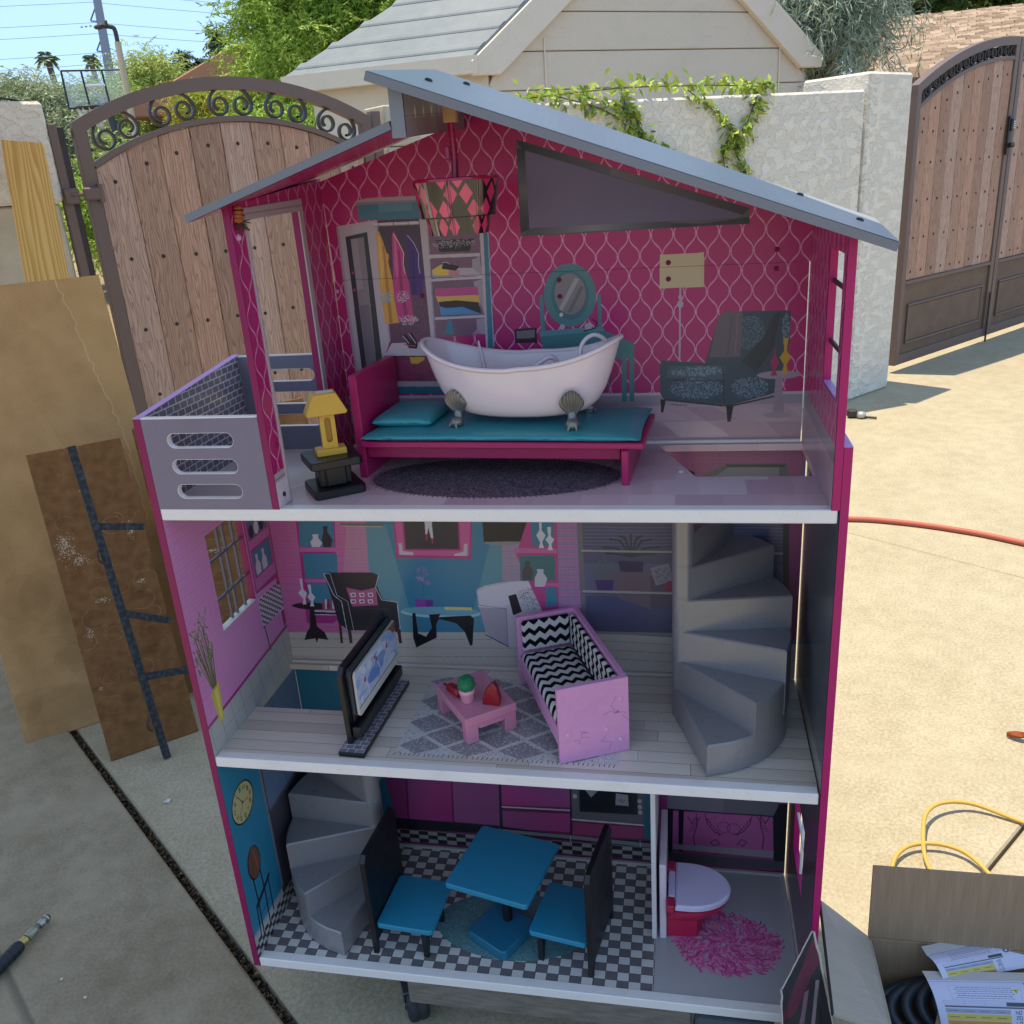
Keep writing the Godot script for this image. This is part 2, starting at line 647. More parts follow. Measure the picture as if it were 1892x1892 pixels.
func setting() -> void:
	var g := MB.new()
	g.quad(Vector3(-400, -0.05, 400), Vector3(400, -0.05, 400), Vector3(400, -0.05, -400), Vector3(-400, -0.05, -400))
	struct("ground", g, M.dirt)
	for a in [[0.034, 2.558, -2.0, 0.680], [2.562, 7.5, -2.0, 0.680], [0.034, 2.558, 0.687, 9.0], [2.562, 7.5, 0.687, 9.0], [0.034, 7.5, -6.0, -2.012]]:
		struct("driveway", MB.new().prism(slab(a[0], a[1], a[2], a[3]), xf_y(), -0.09, 0.0, 0.004), M.concrete)
	# garage floor with its own stains
	var p := Painter.new(-1900, -1100, 500, 20, 0.55, "8d8577")
	var tile: Image = speckle(1024, [[0.006, 0.40, 4], [0.03, 0.25, 4], [0.2, 0.3, 2], [0.45, 0.1, 1]], [[0.0, "756955"], [0.45, "93856e"], [0.6, "9d8f78"], [1.0, "afa28b"]], 13).get_image()
	for x in range(0, p.im.get_width(), 1024): p.im.blit_rect(tile, Rect2i(0, 0, 1024, 1024), Vector2i(x, 0))
	for k in 260:      # rust and oil spots
		var c := Vector2(rng.randf_range(-1800, 400), rng.randf_range(-1000, 0))
		var r := rng.randf_range(2, 9) if k > 30 else rng.randf_range(12, 40)
		p.ell(["5f564918", "5c4a3a14", "a89f9214"][k % 3], c.x, c.y, r * rng.randf_range(0.7, 1.8), r)
	for k in 34: p.ell("70503c18", -860 + rng.randfn(0, 22), -255 + rng.randfn(0, 10), rng.randf_range(4, 16), rng.randf_range(3, 9))
	for k in 40:
		var a := Vector2(-1150 + rng.randf() * 700, -60 - rng.randf() * 400)
		p.path("5f574b1c", rng.randf_range(1, 4), [a.x, a.y, a.x + rng.randf_range(-60, 60), a.y + rng.randf_range(-20, 20)])
	for q in [-430.0, -330.0]:      # trowelled tyre tracks
		for k in 14: p.path("6b635612", 14.0 - k * 0.6, [-1500, q - 20 + k, -900, q + k * 0.5, 300, q + 30 + k])
	var fl := MB.new().uv(uvp(0.02, -1.9), V / 2.4, -U / 1.12)
	fl.prism(slab(-1.1, 0.013, -1.9, 0.5), xf_y(), -0.09, 0.007, 0.005)
	struct("garage_floor", fl, tmat(p.tex(), 0.9, 0.25))
	struct("garage_floor", MB.new().prism(slab(-4.0, 0.013, 0.5, 6.0), xf_y(), -0.09, 0.007, 0.005), M.concrete)
	struct("garage_floor", MB.new().prism(slab(-4.0, -1.1, -6.0, 0.5), xf_y(), -0.09, 0.007, 0.005), M.concrete)
	struct("garage_floor", MB.new().prism(slab(-1.1, 0.013, -6.0, -1.9), xf_y(), -0.09, 0.007, 0.005), M.concrete)
	# grit and dry leaves lying in the joint
	var mm := MultiMesh.new()
	mm.transform_format = MultiMesh.TRANSFORM_3D
	mm.use_colors = true
	mm.mesh = MB.new().box(Vector3.ZERO, Vector3(0.009, 0.003, 0.005), 0.001).done()
	mm.instance_count = 2600
	for i in 2600:
		var b := Basis.from_euler(Vector3(rng.randf() * 6, rng.randf() * 6, rng.randf() * 6)).scaled(Vector3.ONE * rng.randf_range(0.4, 1.3))
		mm.set_instance_transform(i, Transform3D(b, uvp(rng.randf_range(0.014, 0.033), rng.randf_range(-1.9, 0.7), rng.randf_range(-0.03, -0.012))))
		var k := rng.randf()
		mm.set_instance_color(i, Color(0.06, 0.045, 0.03).lerp(Color(0.28, 0.2, 0.12), k * k * k))
	var lit := MultiMeshInstance3D.new()
	lit.multimesh = mm
	var lm := mat("ffffff", 0.95)
	lm.vertex_color_use_as_albedo = true
	lit.material_override = lm
	lit.name = "joint_litter"
	add_child(lit)
	lit.set_meta("kind", "stuff")
	lit.set_meta("label", "dark grit and dry leaf bits filling the gap between concrete slabs")
	lit.set_meta("category", "litter")
	# unseen garage roof; eave shades the doll house, depth cut short for sky fill
	var gr := thing("garage_roof", "garage roof overhang above the driveway that shades the doll house", "roof", uvp(-0.3, 0, 2.45), 0.0, "", false)
	part("soffit", MB.new().prism(slab(-0.8, 0.592, -4.5, 1.0), xf_y(), 2.45, 2.50), mat("d8cfc0", 0.8), gr)
	part("fascia", MB.new().prism(slab(0.594, 0.622, -4.5, 1.0), xf_y(), 2.42, 2.60), mat("b9a58c", 0.7), gr)
	part("deck", MB.new().prism(slab(-0.8, 0.592, -4.5, 1.0), xf_y(), 2.503, 2.6), mat("8c6f58", 0.9), gr)
	for v in [-4.3, 0.9]: part("post", MB.new().prism(slab(-0.78, -0.66, v - 0.06, v + 0.06), xf_y(), 0.007, 2.448), mat("d8cfc0", 0.8), gr)

func arch(s: float, c: float, cy: float, r: float) -> float: return cy + sqrt(max(r * r - (s - c) * (s - c), 0.0))

func ribbon(mb: MB, pts: Array, w: float, z0: float, z1: float) -> void:
	var l := []
	var r := []
	for i in pts.size():
		var t: Vector2 = (pts[min(i + 1, pts.size() - 1)] - pts[max(i - 1, 0)]).normalized().orthogonal() * w * 0.5
		l.append(pts[i] + t)
		r.append(pts[i] - t)
	for i in pts.size() - 1:
		var f := func(p: Vector2, z: float) -> Vector3: return Vector3(p.x, p.y, z)
		var c := [f.call(r[i], z0), f.call(r[i + 1], z0), f.call(r[i + 1], z1), f.call(r[i], z1), f.call(l[i], z0), f.call(l[i + 1], z0), f.call(l[i + 1], z1), f.call(l[i], z1)]
		mb.quad(c[3], c[2], c[6], c[7])
		mb.quad(c[1], c[0], c[4], c[5])
		mb.quad(c[0], c[1], c[2], c[3])
		mb.quad(c[7], c[6], c[5], c[4])

func scroll(at: Vector2, turn: float, k: float) -> Array:
	var p := []
	for i in range(22, -1, -1):
		var t := i / 22.0
		var a := PI + t * TAU * 1.2
		p.append(Vector2(-0.052, 0.046) + Vector2(cos(a), sin(a)) * lerp(0.046, 0.019, t))
	for i in range(1, 20):
		var a := PI - PI * i / 20.0
		p.append(Vector2(cos(a) * 0.098, 0.046 + sin(a) * 0.078))
	for i in 23:
		var t := i / 22.0
		var a := -t * TAU * 1.2
		p.append(Vector2(0.052, 0.046) + Vector2(cos(a), sin(a)) * lerp(0.046, 0.019, t))
	var r := []
	for q in p: r.append(at + (q * k).rotated(turn))
	return r

# an arched gate leaf in its own axes: x along the leaf, y up, z towards the house
func leaf(g: Node3D, x0: float, x1: float, c: float, cy: float, r: float, rail_r: float, n: int, panel: float, scrolls: Array, sk: float, seed_at: int, rows: Array, stile: float) -> void:
	var fr := MB.new()
	var out := []
	var inn := []
	for i in 25:
		var s: float = lerp(x0, x1, i / 24.0)
		out.append(Vector2(s, arch(s, c, cy, r)))
		inn.append(Vector2(s, arch(s, c, cy, r - 0.05)))
	for i in 24: fr.prism([out[i], out[i + 1], inn[i + 1], inn[i]], xf_z(), -0.025, 0.025) if inn[i].distance_to(inn[i + 1]) > 0.001 else null
	for s in [x0, x1 - stile]:
		var h0 := arch(s, c, cy, r - 0.02)
		var h1 := arch(s + stile, c, cy, r - 0.02)
		fr.prism(v2([s, 0.05, s + stile, 0.05, s + stile, h1, s, h0]), xf_z(), -0.024, 0.024, 0.003)
	fr.box(Vector3((x0 + x1) / 2, 0.08, 0), Vector3(x1 - x0 - stile * 2, 0.06, 0.044), 0.003)
	part("frame", fr, M.brown, g, true)
	var rl := MB.new()
	var pts := []
	for i in 25:
		var s: float = lerp(x0 + stile, x1 - stile, i / 24.0)
		pts.append(Vector2(s, arch(s, c, cy, rail_r - 0.011)))
	ribbon(rl, pts, 0.022, -0.022, 0.022)
	part("rail", rl, M.brown, g, true)
	var a := x0 + stile
	var wd := (x1 - x0 - stile * 2) / n
	for k in n:
		var l := a + k * wd + 0.0015
		var e := a + (k + 1) * wd - 0.0015
		var hl := arch(l, c, cy, rail_r - 0.023)
		var he := arch(e, c, cy, rail_r - 0.023)
		var hm := arch((l + e) / 2, c, cy, rail_r - 0.023)
		var bd := MB.new().uv(Vector3(l - 0.137 * ((k * 7 + seed_at) % 5), -0.31 * k, 0), Vector3(2.6, 0, 0), Vector3(0, -1.3, 0))
		bd.prism(v2([l, panel, e, panel, e, he, (l + e) / 2, hm, l, hl]), xf_z(), -0.008, 0.010 + rng.randf() * 0.002, 0.003)
		part("plank", bd, M.board[(k + seed_at) % 4], g, true)
		var top := hm - 0.085
		for h in [top] + rows:
			if h < hm - 0.02:
				var nm := MB.new()
				nm.lathe([[0.0082, 0], [0.008, 0.002], [0.0001, 0.003]], Vector3((l + e) / 2 + rng.randf_range(-.004, .004), h + rng.randf_range(-.005, .005), 0.0115), 8, Basis(Vector3.RIGHT, PI / 2))
				part("nail", nm, M.nail, g, true)
	for s in scrolls:
		var mb := MB.new()
		var slope: float = atan2(arch(s + 0.01, c, cy, rail_r) - arch(s - 0.01, c, cy, rail_r), 0.02)
		ribbon(mb, scroll(Vector2(s, arch(s, c, cy, rail_r)), slope, sk), 0.0095 * sk, -0.012, 0.012)
		part("scroll", mb, M.iron, g, true)

func left_fence() -> void:
	var at := Vector3(-1.71, 0, -2.44)
	var ang := 0.8364
	var g := thing("garden_gate", "single arched gate of brown vertical planks topped with iron scrolls, left of the doll house", "gate", at, ang, "", false)
	leaf(g, 0.0, 1.34, 0.67, 0.417, 1.405, 1.25, 9, 0.11, [0.185, 0.42, 0.668, 0.913, 1.147], 0.98, 0, [1.115, 0.822, 0.53], 0.052)
	var hg := MB.new()
	hg.tube([Vector3(-0.06, 1.385, 0.03), Vector3(0.0, 1.385, 0.03)], 0.008, 8)
	hg.box(Vector3(0.02, 1.385, 0.035), Vector3(0.075, 0.05, 0.02), 0.006)
	hg.tube([Vector3(0.05, 1.35, 0.035), Vector3(0.05, 1.42, 0.035)], 0.012, 10)
	part("hinge", hg, M.brown, g, true)
	var po := thing("gate_post", "dark brown square steel gate post beside the white stucco pillar", "post", at, ang, "", false)
	part("post", MB.new().box(Vector3(-0.073, 0.825, -0.01), Vector3(0.034, 1.65, 0.05), 0.003), M.brown, po, true)
	part("flange", MB.new().box(Vector3(-0.041, 0.82, -0.025), Vector3(0.028, 1.64, 0.02), 0.002), mat("3a302c", 0.5), po, true)
	part("hinge_plate", MB.new().box(Vector3(-0.058, 1.38, 0.022), Vector3(0.055, 0.06, 0.02), 0.004), M.brown, po, true)
	var pi := thing("stucco_pillar", "white stucco gate pillar behind the yellow lumber at the left edge", "pillar", at, ang, "", false)
	part("shaft", MB.new().box(Vector3(-0.295, 1.545, -0.18), Vector3(0.41, 0.37, 0.4), 0.012), M.stucco, pi, true)
	part("base", MB.new().box(Vector3(-0.30, 0.68, -0.19), Vector3(0.39, 1.352, 0.38), 0.008), M.block, pi, true)
	var wr := MB.new()
	wr.tube(spline([Vector3(-0.5, 1.73, -0.05), Vector3(-0.35, 1.735, 0.0), Vector3(-0.27, 1.745, 0.0), Vector3(-0.2, 1.74, -0.01), Vector3(-0.15, 1.733, -0.03)]), 0.004, 6)
	var cb := thing("cable", "thin black cable lying over the top of the left stucco pillar", "cable", at, ang, "", false)
	part("cord", wr, M.black, cb, true)
	var bp := thing("block_pillar", "pale concrete block pillar at the latch side of the arched plank gate", "pillar", at, ang, "", false)
	for k in 9:
		part("block", MB.new().box(Vector3(1.53, 0.093 + k * 0.19, -0.1), Vector3(0.2, 0.186, 0.2), 0.006), M.block, bp, true)
	part("latch_post", MB.new().box(Vector3(1.375, 0.84, -0.01), Vector3(0.05, 1.68, 0.045), 0.003), M.brown, bp, true)

func right_fence() -> void:
	var at := Vector3(1.98, 0, -4.975)
	var ang := 0.8698
	var names := ["near leaf of the brown double driveway gate, with the black lock, beside the stucco pillar", "far leaf of the brown double driveway gate, cut off by the right edge"]
	for k in 2:
		var g := thing("driveway_gate", names[k], "gate", at, ang, "driveway gate leaves", false)
		var x0: float = [0.0, 1.275][k]
		var x1: float = [1.262, 2.53][k]
		var sc := []
		for i in 7: sc.append(x0 + 0.115 + i * 0.172)
		leaf(g, x0, x1, 1.268, -0.921, 2.897, 2.785, 9, 0.575, sc, 0.74, k * 3 + 1, [1.43, 1.26, 1.045, 0.83, 0.62], 0.05)
		part("lower_panel", MB.new().box(Vector3((x0 + x1) / 2, 0.31, -0.002), Vector3(x1 - x0 - 0.10, 0.50, 0.02)), M.brown_panel, g, true)
		part("middle_rail", MB.new().box(Vector3((x0 + x1) / 2, 0.562, 0), Vector3(x1 - x0 - 0.10, 0.022, 0.05), 0.003), M.brown, g, true)
		var mo := MB.new()
		var l := x0 + 0.12
		var r := x1 - 0.12
		for q in [[l, 0.17, r, 0.185], [l, 0.41, r, 0.425], [l, 0.185, l + 0.015, 0.41], [r - 0.015, 0.185, r, 0.41]]:
			mo.box(Vector3((q[0] + q[2]) / 2, (q[1] + q[3]) / 2, 0.014), Vector3(q[2] - q[0], q[3] - q[1], 0.016), 0.004)
		part("moulding", mo, M.brown, g, true)
		part("raised_panel", MB.new().box(Vector3((l + r) / 2, 0.2975, 0.012), Vector3(r - l - 0.034, 0.221, 0.009), 0.003), M.brown_panel, g, true)
		if k == 0:
			part("lock_plate", MB.new().box(Vector3(1.225, 1.385, 0.034), Vector3(0.05, 0.24, 0.016), 0.005), M.black, g, true)
			part("keypad", MB.new().box(Vector3(1.228, 1.45, 0.05), Vector3(0.036, 0.075, 0.02), 0.006), mat("3a3b3f", 0.35), g, true)
			for a in 3:
				for b in 4: part("key", MB.new().lathe([[0.0035, 0], [0.003, 0.002], [0.0001, 0.0025]], Vector3(1.218 + a * 0.01, 1.43 + b * 0.013, 0.061), 8, Basis(Vector3.RIGHT, PI / 2)), mat("d8dde0", 0.4), g, true)
			var hb := MB.new()
			hb.lathe([[0.016, 0], [0.016, 0.03], [0.0001, 0.034]], Vector3(1.226, 1.325, 0.042), 12, Basis(Vector3.RIGHT, PI / 2))
			hb.tube([Vector3(1.226, 1.325, 0.07), Vector3(1.20, 1.328, 0.078), Vector3(1.16, 1.326, 0.078)], 0.008, 8)
			part("lock_handle", hb, M.black, g, true)
			part("drop_rod", MB.new().tube([Vector3(1.235, 0.36, 0.035), Vector3(1.235, 0.012, 0.035)], 0.007, 8), M.iron, g, true)
	var pr := thing("stucco_pillar", "white textured stucco pillar between the low wall and the driveway gate", "pillar", Vector3(1.89, 0, -4.6), ang, "", false)
	part("shaft", MB.new().box(Vector3(-0.215, 0.862, -0.2), Vector3(0.43, 1.725, 0.4), 0.012), M.stucco, pr, true)
	var wl := thing("stucco_wall", "white textured stucco garden wall with a vine hanging over it", "wall", Vector3(-0.013, 0, -3.231), 0.536, "", false)
	part("wall", MB.new().box(Vector3(0.80, 0.82, -0.155), Vector3(2.2, 1.64, 0.2), 0.012), M.stucco, wl, true)
	# vine
	var vn := thing("vine", "green leafy vine trailing over the top of the white stucco wall", "vine", Vector3(-0.013, 0, -3.231), 0.536, "", false)
	var stems := [[0.0, 1.66, 0.55, 1.69, 1.15, 1.68, 1.30, 1.66], [0.15, 1.67, 0.4, 1.6, 0.56, 1.5, 0.70, 1.42, 0.80, 1.35], [0.50, 1.67, 0.53, 1.58, 0.56, 1.50], [0.85, 1.67, 1.02, 1.55, 1.10, 1.46, 1.12, 1.38, 1.18, 1.28, 1.22, 1.20], [1.24, 1.63, 1.20, 1.55, 1.16, 1.46], [1.10, 1.46, 1.05, 1.40, 1.06, 1.30], [0.3, 1.66, 0.55, 1.58, 0.62, 1.40]]
	var sm := MB.new()
	var lp := []
	for k in stems.size():
		var pts := []
		var s: Array = stems[k]
		for i in range(0, s.size(), 2): pts.append(Vector3(s[i], s[i + 1], -0.06 if k == 0 else (-0.05 if i == 0 else -0.045)))
		pts = spline(pts, 8)
		sm.tube(pts, 0.003, 5)
		for p in pts:
			for j in (15 if k == 0 else 4): lp.append(p + Vector3(rng.randfn(0, 0.022), (abs(rng.randfn(0, 0.03)) if k == 0 else rng.randfn(0, 0.016)), rng.randf_range(0.0, 0.03) if k > 0 else rng.randf_range(-0.16, 0.045)))
	part("stem", sm, mat("5a5a2c", 0.8), vn, true)
	var lf := leaf_mesh(0.05, 0.024)
	foliage("leaves", vn, lf, lp, 0.75, 1.2, [Color(0.13, 0.23, 0.04), Color(0.34, 0.44, 0.07), Color(0.52, 0.56, 0.14)], 0.65, true)

func leaf_mesh(l: float, w: float) -> ArrayMesh:
	var m := MB.new()
	m.st.set_smooth_group(1)
	var a := Vector3.ZERO
	var b := Vector3(l, -l * 0.12, 0)
	var c := Vector3(l * 0.45, -l * 0.02, w / 2)
	var d := Vector3(l * 0.45, -l * 0.02, -w / 2)
	var e := Vector3(l * 0.5, -l * 0.09, 0)
	m.tri(a, c, e)
	m.tri(c, b, e)
	m.tri(a, e, d)
	m.tri(e, b, d)
	return m.done()

func sprig(n: int, l: float, w: float, len: float, droop: float) -> ArrayMesh:
	var m := MB.new()
	var r := RandomNumberGenerator.new()
	r.seed = n * 31 + int(l * 1000)
	m.tube([Vector3.ZERO, Vector3(len * 0.5, -droop * len * 0.25, 0), Vector3(len, -droop * len, 0)], 0.0025, 3)
	for i in n:
		var t := (i + 0.5) / n
		var p := Vector3(len * t, -droop * len * t * t, 0)
		var b := Basis.from_euler(Vector3(r.randf_range(-1.2, 1.2), r.randf_range(0.5, 1.5) * (1 if i % 2 else -1), r.randf_range(-0.9, 0.5) - droop * 0.5))
		var ll := l * r.randf_range(0.7, 1.2)
		var a := p
		var e := p + b * Vector3(ll, -ll * 0.1, 0)
		var c := p + b * Vector3(ll * 0.45, 0, w / 2)
		var d := p + b * Vector3(ll * 0.45, 0, -w / 2)
		m.tri(a, c, e)
		m.tri(a, e, d)
	return m.done()

func foliage(called: String, parent: Node3D, mesh: Mesh, pts: Array, s0: float, s1: float, cols: Array, back: float, hang := false) -> void:
	var mm := MultiMesh.new()
	mm.transform_format = MultiMesh.TRANSFORM_3D
	mm.use_colors = true
	mm.mesh = mesh
	mm.instance_count = pts.size()
	for i in pts.size():
		var b := Basis.from_euler(Vector3(rng.randf_range(-0.7, 0.7), rng.randf() * TAU, rng.randf_range(-1.3, 0.1) if hang else rng.randf_range(-0.8, 0.9)))
		mm.set_instance_transform(i, Transform3D(b.scaled(Vector3.ONE * rng.randf_range(s0, s1)), pts[i]))
		var t := rng.randf() * (cols.size() - 1)
		var k := int(t)
		mm.set_instance_color(i, cols[k].lerp(cols[min(k + 1, cols.size() - 1)], t - k))
	var o := MultiMeshInstance3D.new()
	o.multimesh = mm
	var m := mat("ffffff", 0.65, 0.0, 0.3)
	m.vertex_color_use_as_albedo = true
	m.backlight_enabled = true
	m.backlight = Color(back, back, back)
	m.cull_mode = BaseMaterial3D.CULL_DISABLED
	o.material_override = m
	o.name = called
	o.set_meta("kind", "stuff")
	parent.add_child(o, true)
	if parent.has_meta("base_at") and called != "leaves": o.position = -parent.get_meta("base_at")

# a tree: tapered trunk, limbs to clump centres, sprigs through the crown
func tree(called: String, label: String, base: Vector3, cc: Vector3, rad: Vector3, clumps: int, per: int, spread: float, mesh: Mesh, s0: float, s1: float, cols: Array, trunk_r: float, hang := false, bark := "6b5a48", group := "trees beyond the fence", lo := -0.7) -> void:
	var t := thing(called, label, "tree" if called.contains("tree") or called.contains("willow") else "shrub", base, 0.0, group, false)
	var tr := MB.new()
	var fork := base.lerp(cc - Vector3(0, rad.y * 0.6, 0), 0.75)
	tr.tube([base, base.lerp(fork, 0.5) + Vector3(trunk_r, 0, 0), fork], [trunk_r, trunk_r * 0.8, trunk_r * 0.65], 8)
	var cs := []
	var pts := []
	for i in clumps:
		var d := Vector3(rng.randfn(), rng.randfn(), rng.randfn()).normalized()
		if d.y < lo: d.y = -d.y
		var c := cc + d * rad * pow(rng.randf_range(0.15, 1.0), 0.45)
		cs.append(c)
		if i % 2 == 0:
			var mid := fork.lerp(c, 0.55) + Vector3(rng.randfn(0, 0.1), 0.1, rng.randfn(0, 0.1)) * rad.x
			tr.tube([fork, mid, c], [trunk_r * 0.45, trunk_r * 0.25, trunk_r * 0.08], 5)
		var sz := spread * rng.randf_range(0.6, 1.3)
		for k in per:
			var off := Vector3(rng.randfn(0, sz), rng.randfn(0, sz * 0.75), rng.randfn(0, sz))
			if hang: off.y = -abs(rng.randfn(0, sz * 1.6)) + sz * 0.4
			pts.append(c + off)
	part("trunk", tr, mat(bark, 0.9), t)
	foliage("crown", t, mesh, pts, s0, s1, cols, 0.55, hang)

func beyond() -> void:
	# resin shed
	var a := Vector3(-0.879, 2.2, -6.125)
	var us := Vector3(0.826, 0, -0.564)
	var bk := Vector3(-0.564, 0, -0.826)
	var sh := thing("garden_shed", "cream resin garden shed with grey ribbed roof behind the stucco wall", "shed", Vector3(a.x, 0, a.z), 0.599, "", false)
	var cream := worn(mat("d2c5b2", 0.5, 0.0, 0.35), 0.7)
	var cream2 := worn(mat("dccfbd", 0.45, 0.0, 0.4), 0.9)
	for k in 7:      # horizontal siding courses of the gable, each a board
		var y0 := 1.70 + k * 0.27
		var y1 := y0 + 0.264
		var w0: float = clampf((3.30 - y0) / 0.78, 0.0, 1.52)
		var w1: float = clampf((3.30 - y1) / 0.78, 0.0, 1.52)
		if w0 > 0.05: part("siding", MB.new().prism(v2([1.64 - w0, y0, 1.64 + w0, y0, 1.64 + w1, y1, 1.64 - w1, y1]), xf_z(), -0.06, -0.03 - 0.003 * (k % 2), 0.006), cream, sh, true)
	for k in 4:
		part("wall_panel", MB.new().box(Vector3(0.50 + k * 0.76, 0.86, -0.07), Vector3(0.74, 1.66, 0.05), 0.012), cream, sh, true)
		part("panel_rib", MB.new().box(Vector3(0.50 + k * 0.76, 1.50, -0.04), Vector3(0.62, 0.012, 0.02), 0.004), cream2, sh, true)
	part("gable_back", MB.new().prism(v2([0.12, 0.02, 3.16, 0.02, 3.16, 2.1, 1.64, 3.3, 0.12, 2.1]), xf_z(), -0.12, -0.098), cream, sh, true)
	part("seam_strip", MB.new().box(Vector3(0.62, 2.02, -0.024), Vector3(0.012, 0.62, 0.012), 0.003), cream2, sh, true)
	part("seam_strip", MB.new().box(Vector3(2.86, 1.9, -0.024), Vector3(0.012, 0.9, 0.012), 0.003), cream2, sh, true)
	part("trim_band", MB.new().box(Vector3(1.64, 1.76, -0.02), Vector3(3.04, 0.03, 0.03), 0.006), cream2, sh, true)
	part("side_wall", MB.new().box(Vector3(0.13, 1.05, -1.1), Vector3(0.06, 2.1, 2.1), 0.01), cream, sh, true)
	part("side_wall", MB.new().box(Vector3(3.15, 1.05, -1.1), Vector3(0.06, 2.1, 2.1), 0.01), cream, sh, true)
	for s in [-1.0, 1.0]:
		var q := func(x: float) -> float: return 1.64 + s * x
		part("rake_board", MB.new().prism(v2([q.call(1.65), 2.17, q.call(0.0), 3.46, q.call(0.0), 3.20, q.call(1.42), 2.075, q.call(1.64), 2.075]), xf_z(), -0.03, 0.03, 0.006), cream2, sh, true)
	# the roof: its left slope runs back to a hip
	var e1 := Vector3(-2.454, 2.2, -6.278)
	var r0 := Vector3(0.476, 3.49, -7.05) + bk * 0.0
	var r1 := r0 + Vector3(-0.52, 0, -0.05)
	var rib := tmat(speckle(256, [[0.012, 0.5, 4], [0.06, 0.3, 3], [0.4, 0.2, 1]], [[0.0, "6e7476"], [0.5, "7f8588"], [1.0, "969a9a"]], 81), 0.6, 0.35)
	rib.uv1_triplanar = true
	rib.uv1_world_triplanar = true
	rib.uv1_scale = Vector3(0.5, 0.5, 2.0)
	var rf := MB.new()
	var dn := Vector3(0, -0.05, 0)
	rf.hexa([a + dn, e1 + dn, r1 + dn, r0 + dn, a, e1, r1, r0])
	var ra := a + us * 3.283
	var rb := ra + bk * 2.3
	rf.hexa([r0 + dn, r1 + dn, rb + dn, ra + dn, r0, r1, rb, ra])
	var roof := part("roof", rf, rib, sh)
	roof.transform = sh.transform.affine_inverse()
	for k in 9:
		var t0 := (k + 0.5) / 9.5
		var p0 := a.lerp(r0, t0) + Vector3(0, 0.004, 0)
		var p1 := e1.lerp(r1, t0) + Vector3(0, 0.004, 0)
		var up := Vector3(0, 0.006, 0)
		var sd := (r0 - a).normalized() * 0.05
		part("roof_rib", MB.new().hexa([p0 - sd * 0.5, p1 - sd * 0.5, p1 + sd, p0 + sd, p0 + up - sd * 0.2, p1 + up - sd * 0.2, p1 + up + sd * 0.7, p0 + up + sd * 0.7]), rib, roof, true)
	var gt := MB.new()
	gt.hexa([a + Vector3(0.05, -0.11, 0.02), e1 + Vector3(0, -0.11, 0.02), e1 + Vector3(0, -0.11, -0.05), a + Vector3(0.05, -0.11, -0.05), a + Vector3(0.05, 0.01, 0.02), e1 + Vector3(0, 0.01, 0.02), e1 + Vector3(0, 0.01, -0.05), a + Vector3(0.05, 0.01, -0.05)])
	var gu := part("eave_trim", gt, cream2, sh)
	gu.transform = sh.transform.affine_inverse()
	var sw := MB.new()
	sw.quad(Vector3(-2.25, 0, -6.36), Vector3(-0.78, 0, -6.22), Vector3(-0.78, 2.1, -6.22), Vector3(-2.25, 2.1, -6.36))
	sw.quad(Vector3(-2.25, 0, -6.42), Vector3(-0.78, 0, -6.28), Vector3(-0.78, 2.1, -6.28), Vector3(-2.25, 2.1, -6.42))
	var swp := part("front_wall", sw, cream, sh)
	swp.transform = sh.transform.affine_inverse()
	# neighbouring house with a brown shingle roof
	var hs := thing("neighbour_house", "neighbouring house with brown shingled roof beyond the driveway gate", "house", Vector3(5.0, 0, -12.0), 0.0, "", false)
	var ra0 := Vector3(2.95, 3.19, -14.9)
	var ra1 := Vector3(9.2, 3.19, -14.67)
	var dnv := Vector3(-0.2, -1.1, 4.4)
	part("roof_deck", MB.new().hexa([ra0 + Vector3(0, -0.12, 0), ra1 + Vector3(0, -0.12, 0), ra1 + dnv + Vector3(0, -0.12, 0), ra0 + dnv + Vector3(0, -0.12, 0), ra0 + Vector3(0, -0.02, 0), ra1 + Vector3(0, -0.02, 0), ra1 + dnv + Vector3(0, -0.02, 0), ra0 + dnv + Vector3(0, -0.02, 0)]), mat("6b5140", 0.9), hs)
	var wx := (ra1 - ra0).normalized()
	var wz := dnv.normalized()
	var wy := wz.cross(wx).normalized()
	if wy.y < 0: wy = -wy
	var mm := MultiMesh.new()
	mm.transform_format = MultiMesh.TRANSFORM_3D
	mm.use_colors = true
	mm.mesh = MB.new().box(Vector3(0, 0.014, 0), Vector3(0.146, 0.028, 0.2), 0.002).done()
	var tf := []
	var rows := int(dnv.length() / 0.125)
	var ncol := int((ra1 - ra0).length() / 0.155)
	for r in rows:
		for c in ncol:
			var lift := rng.randf_range(0.0, 0.02)
			var b := Basis(wx, wy, wz) * Basis(Vector3.RIGHT, 0.18)
			tf.append(Transform3D(b, ra0 + wx * (c * 0.155 + (0.078 if r % 2 else 0.0)) + wz * (r * 0.125 + 0.06 + rng.randf_range(-0.008, 0.008)) + wy * lift))
	mm.instance_count = tf.size()
	for i in tf.size():
		mm.set_instance_transform(i, tf[i])
		var k := rng.randf()
		mm.set_instance_color(i, Color(0.20, 0.135, 0.095).lerp(Color(0.44, 0.325, 0.235), k))
	var so := MultiMeshInstance3D.new()
	so.multimesh = mm
	var som := mat("ffffff", 0.95, 0, 0.2)
	som.vertex_color_use_as_albedo = true
	so.material_override = som
	so.name = "shingles"
	so.set_meta("kind", "stuff")
	hs.add_child(so)
	so.position = -Vector3(5.0, 0, -12.0)
	part("wall", MB.new().hexa([ra0 + dnv * 0.93 + Vector3(0.4, -2.0, -0.3), ra1 + dnv * 0.93 + Vector3(0, -2.0, 0), ra1 + Vector3(0, -3.0, 0), ra0 + Vector3(0.4, -3.0, 0), ra0 + dnv * 0.93 + Vector3(0.4, -0.16, -0.3), ra1 + dnv * 0.93 + Vector3(0, -0.16, 0), ra1 + Vector3(0, -0.2, 0), ra0 + Vector3(0.4, -0.2, 0)]), mat("c8b49a", 0.9), hs)
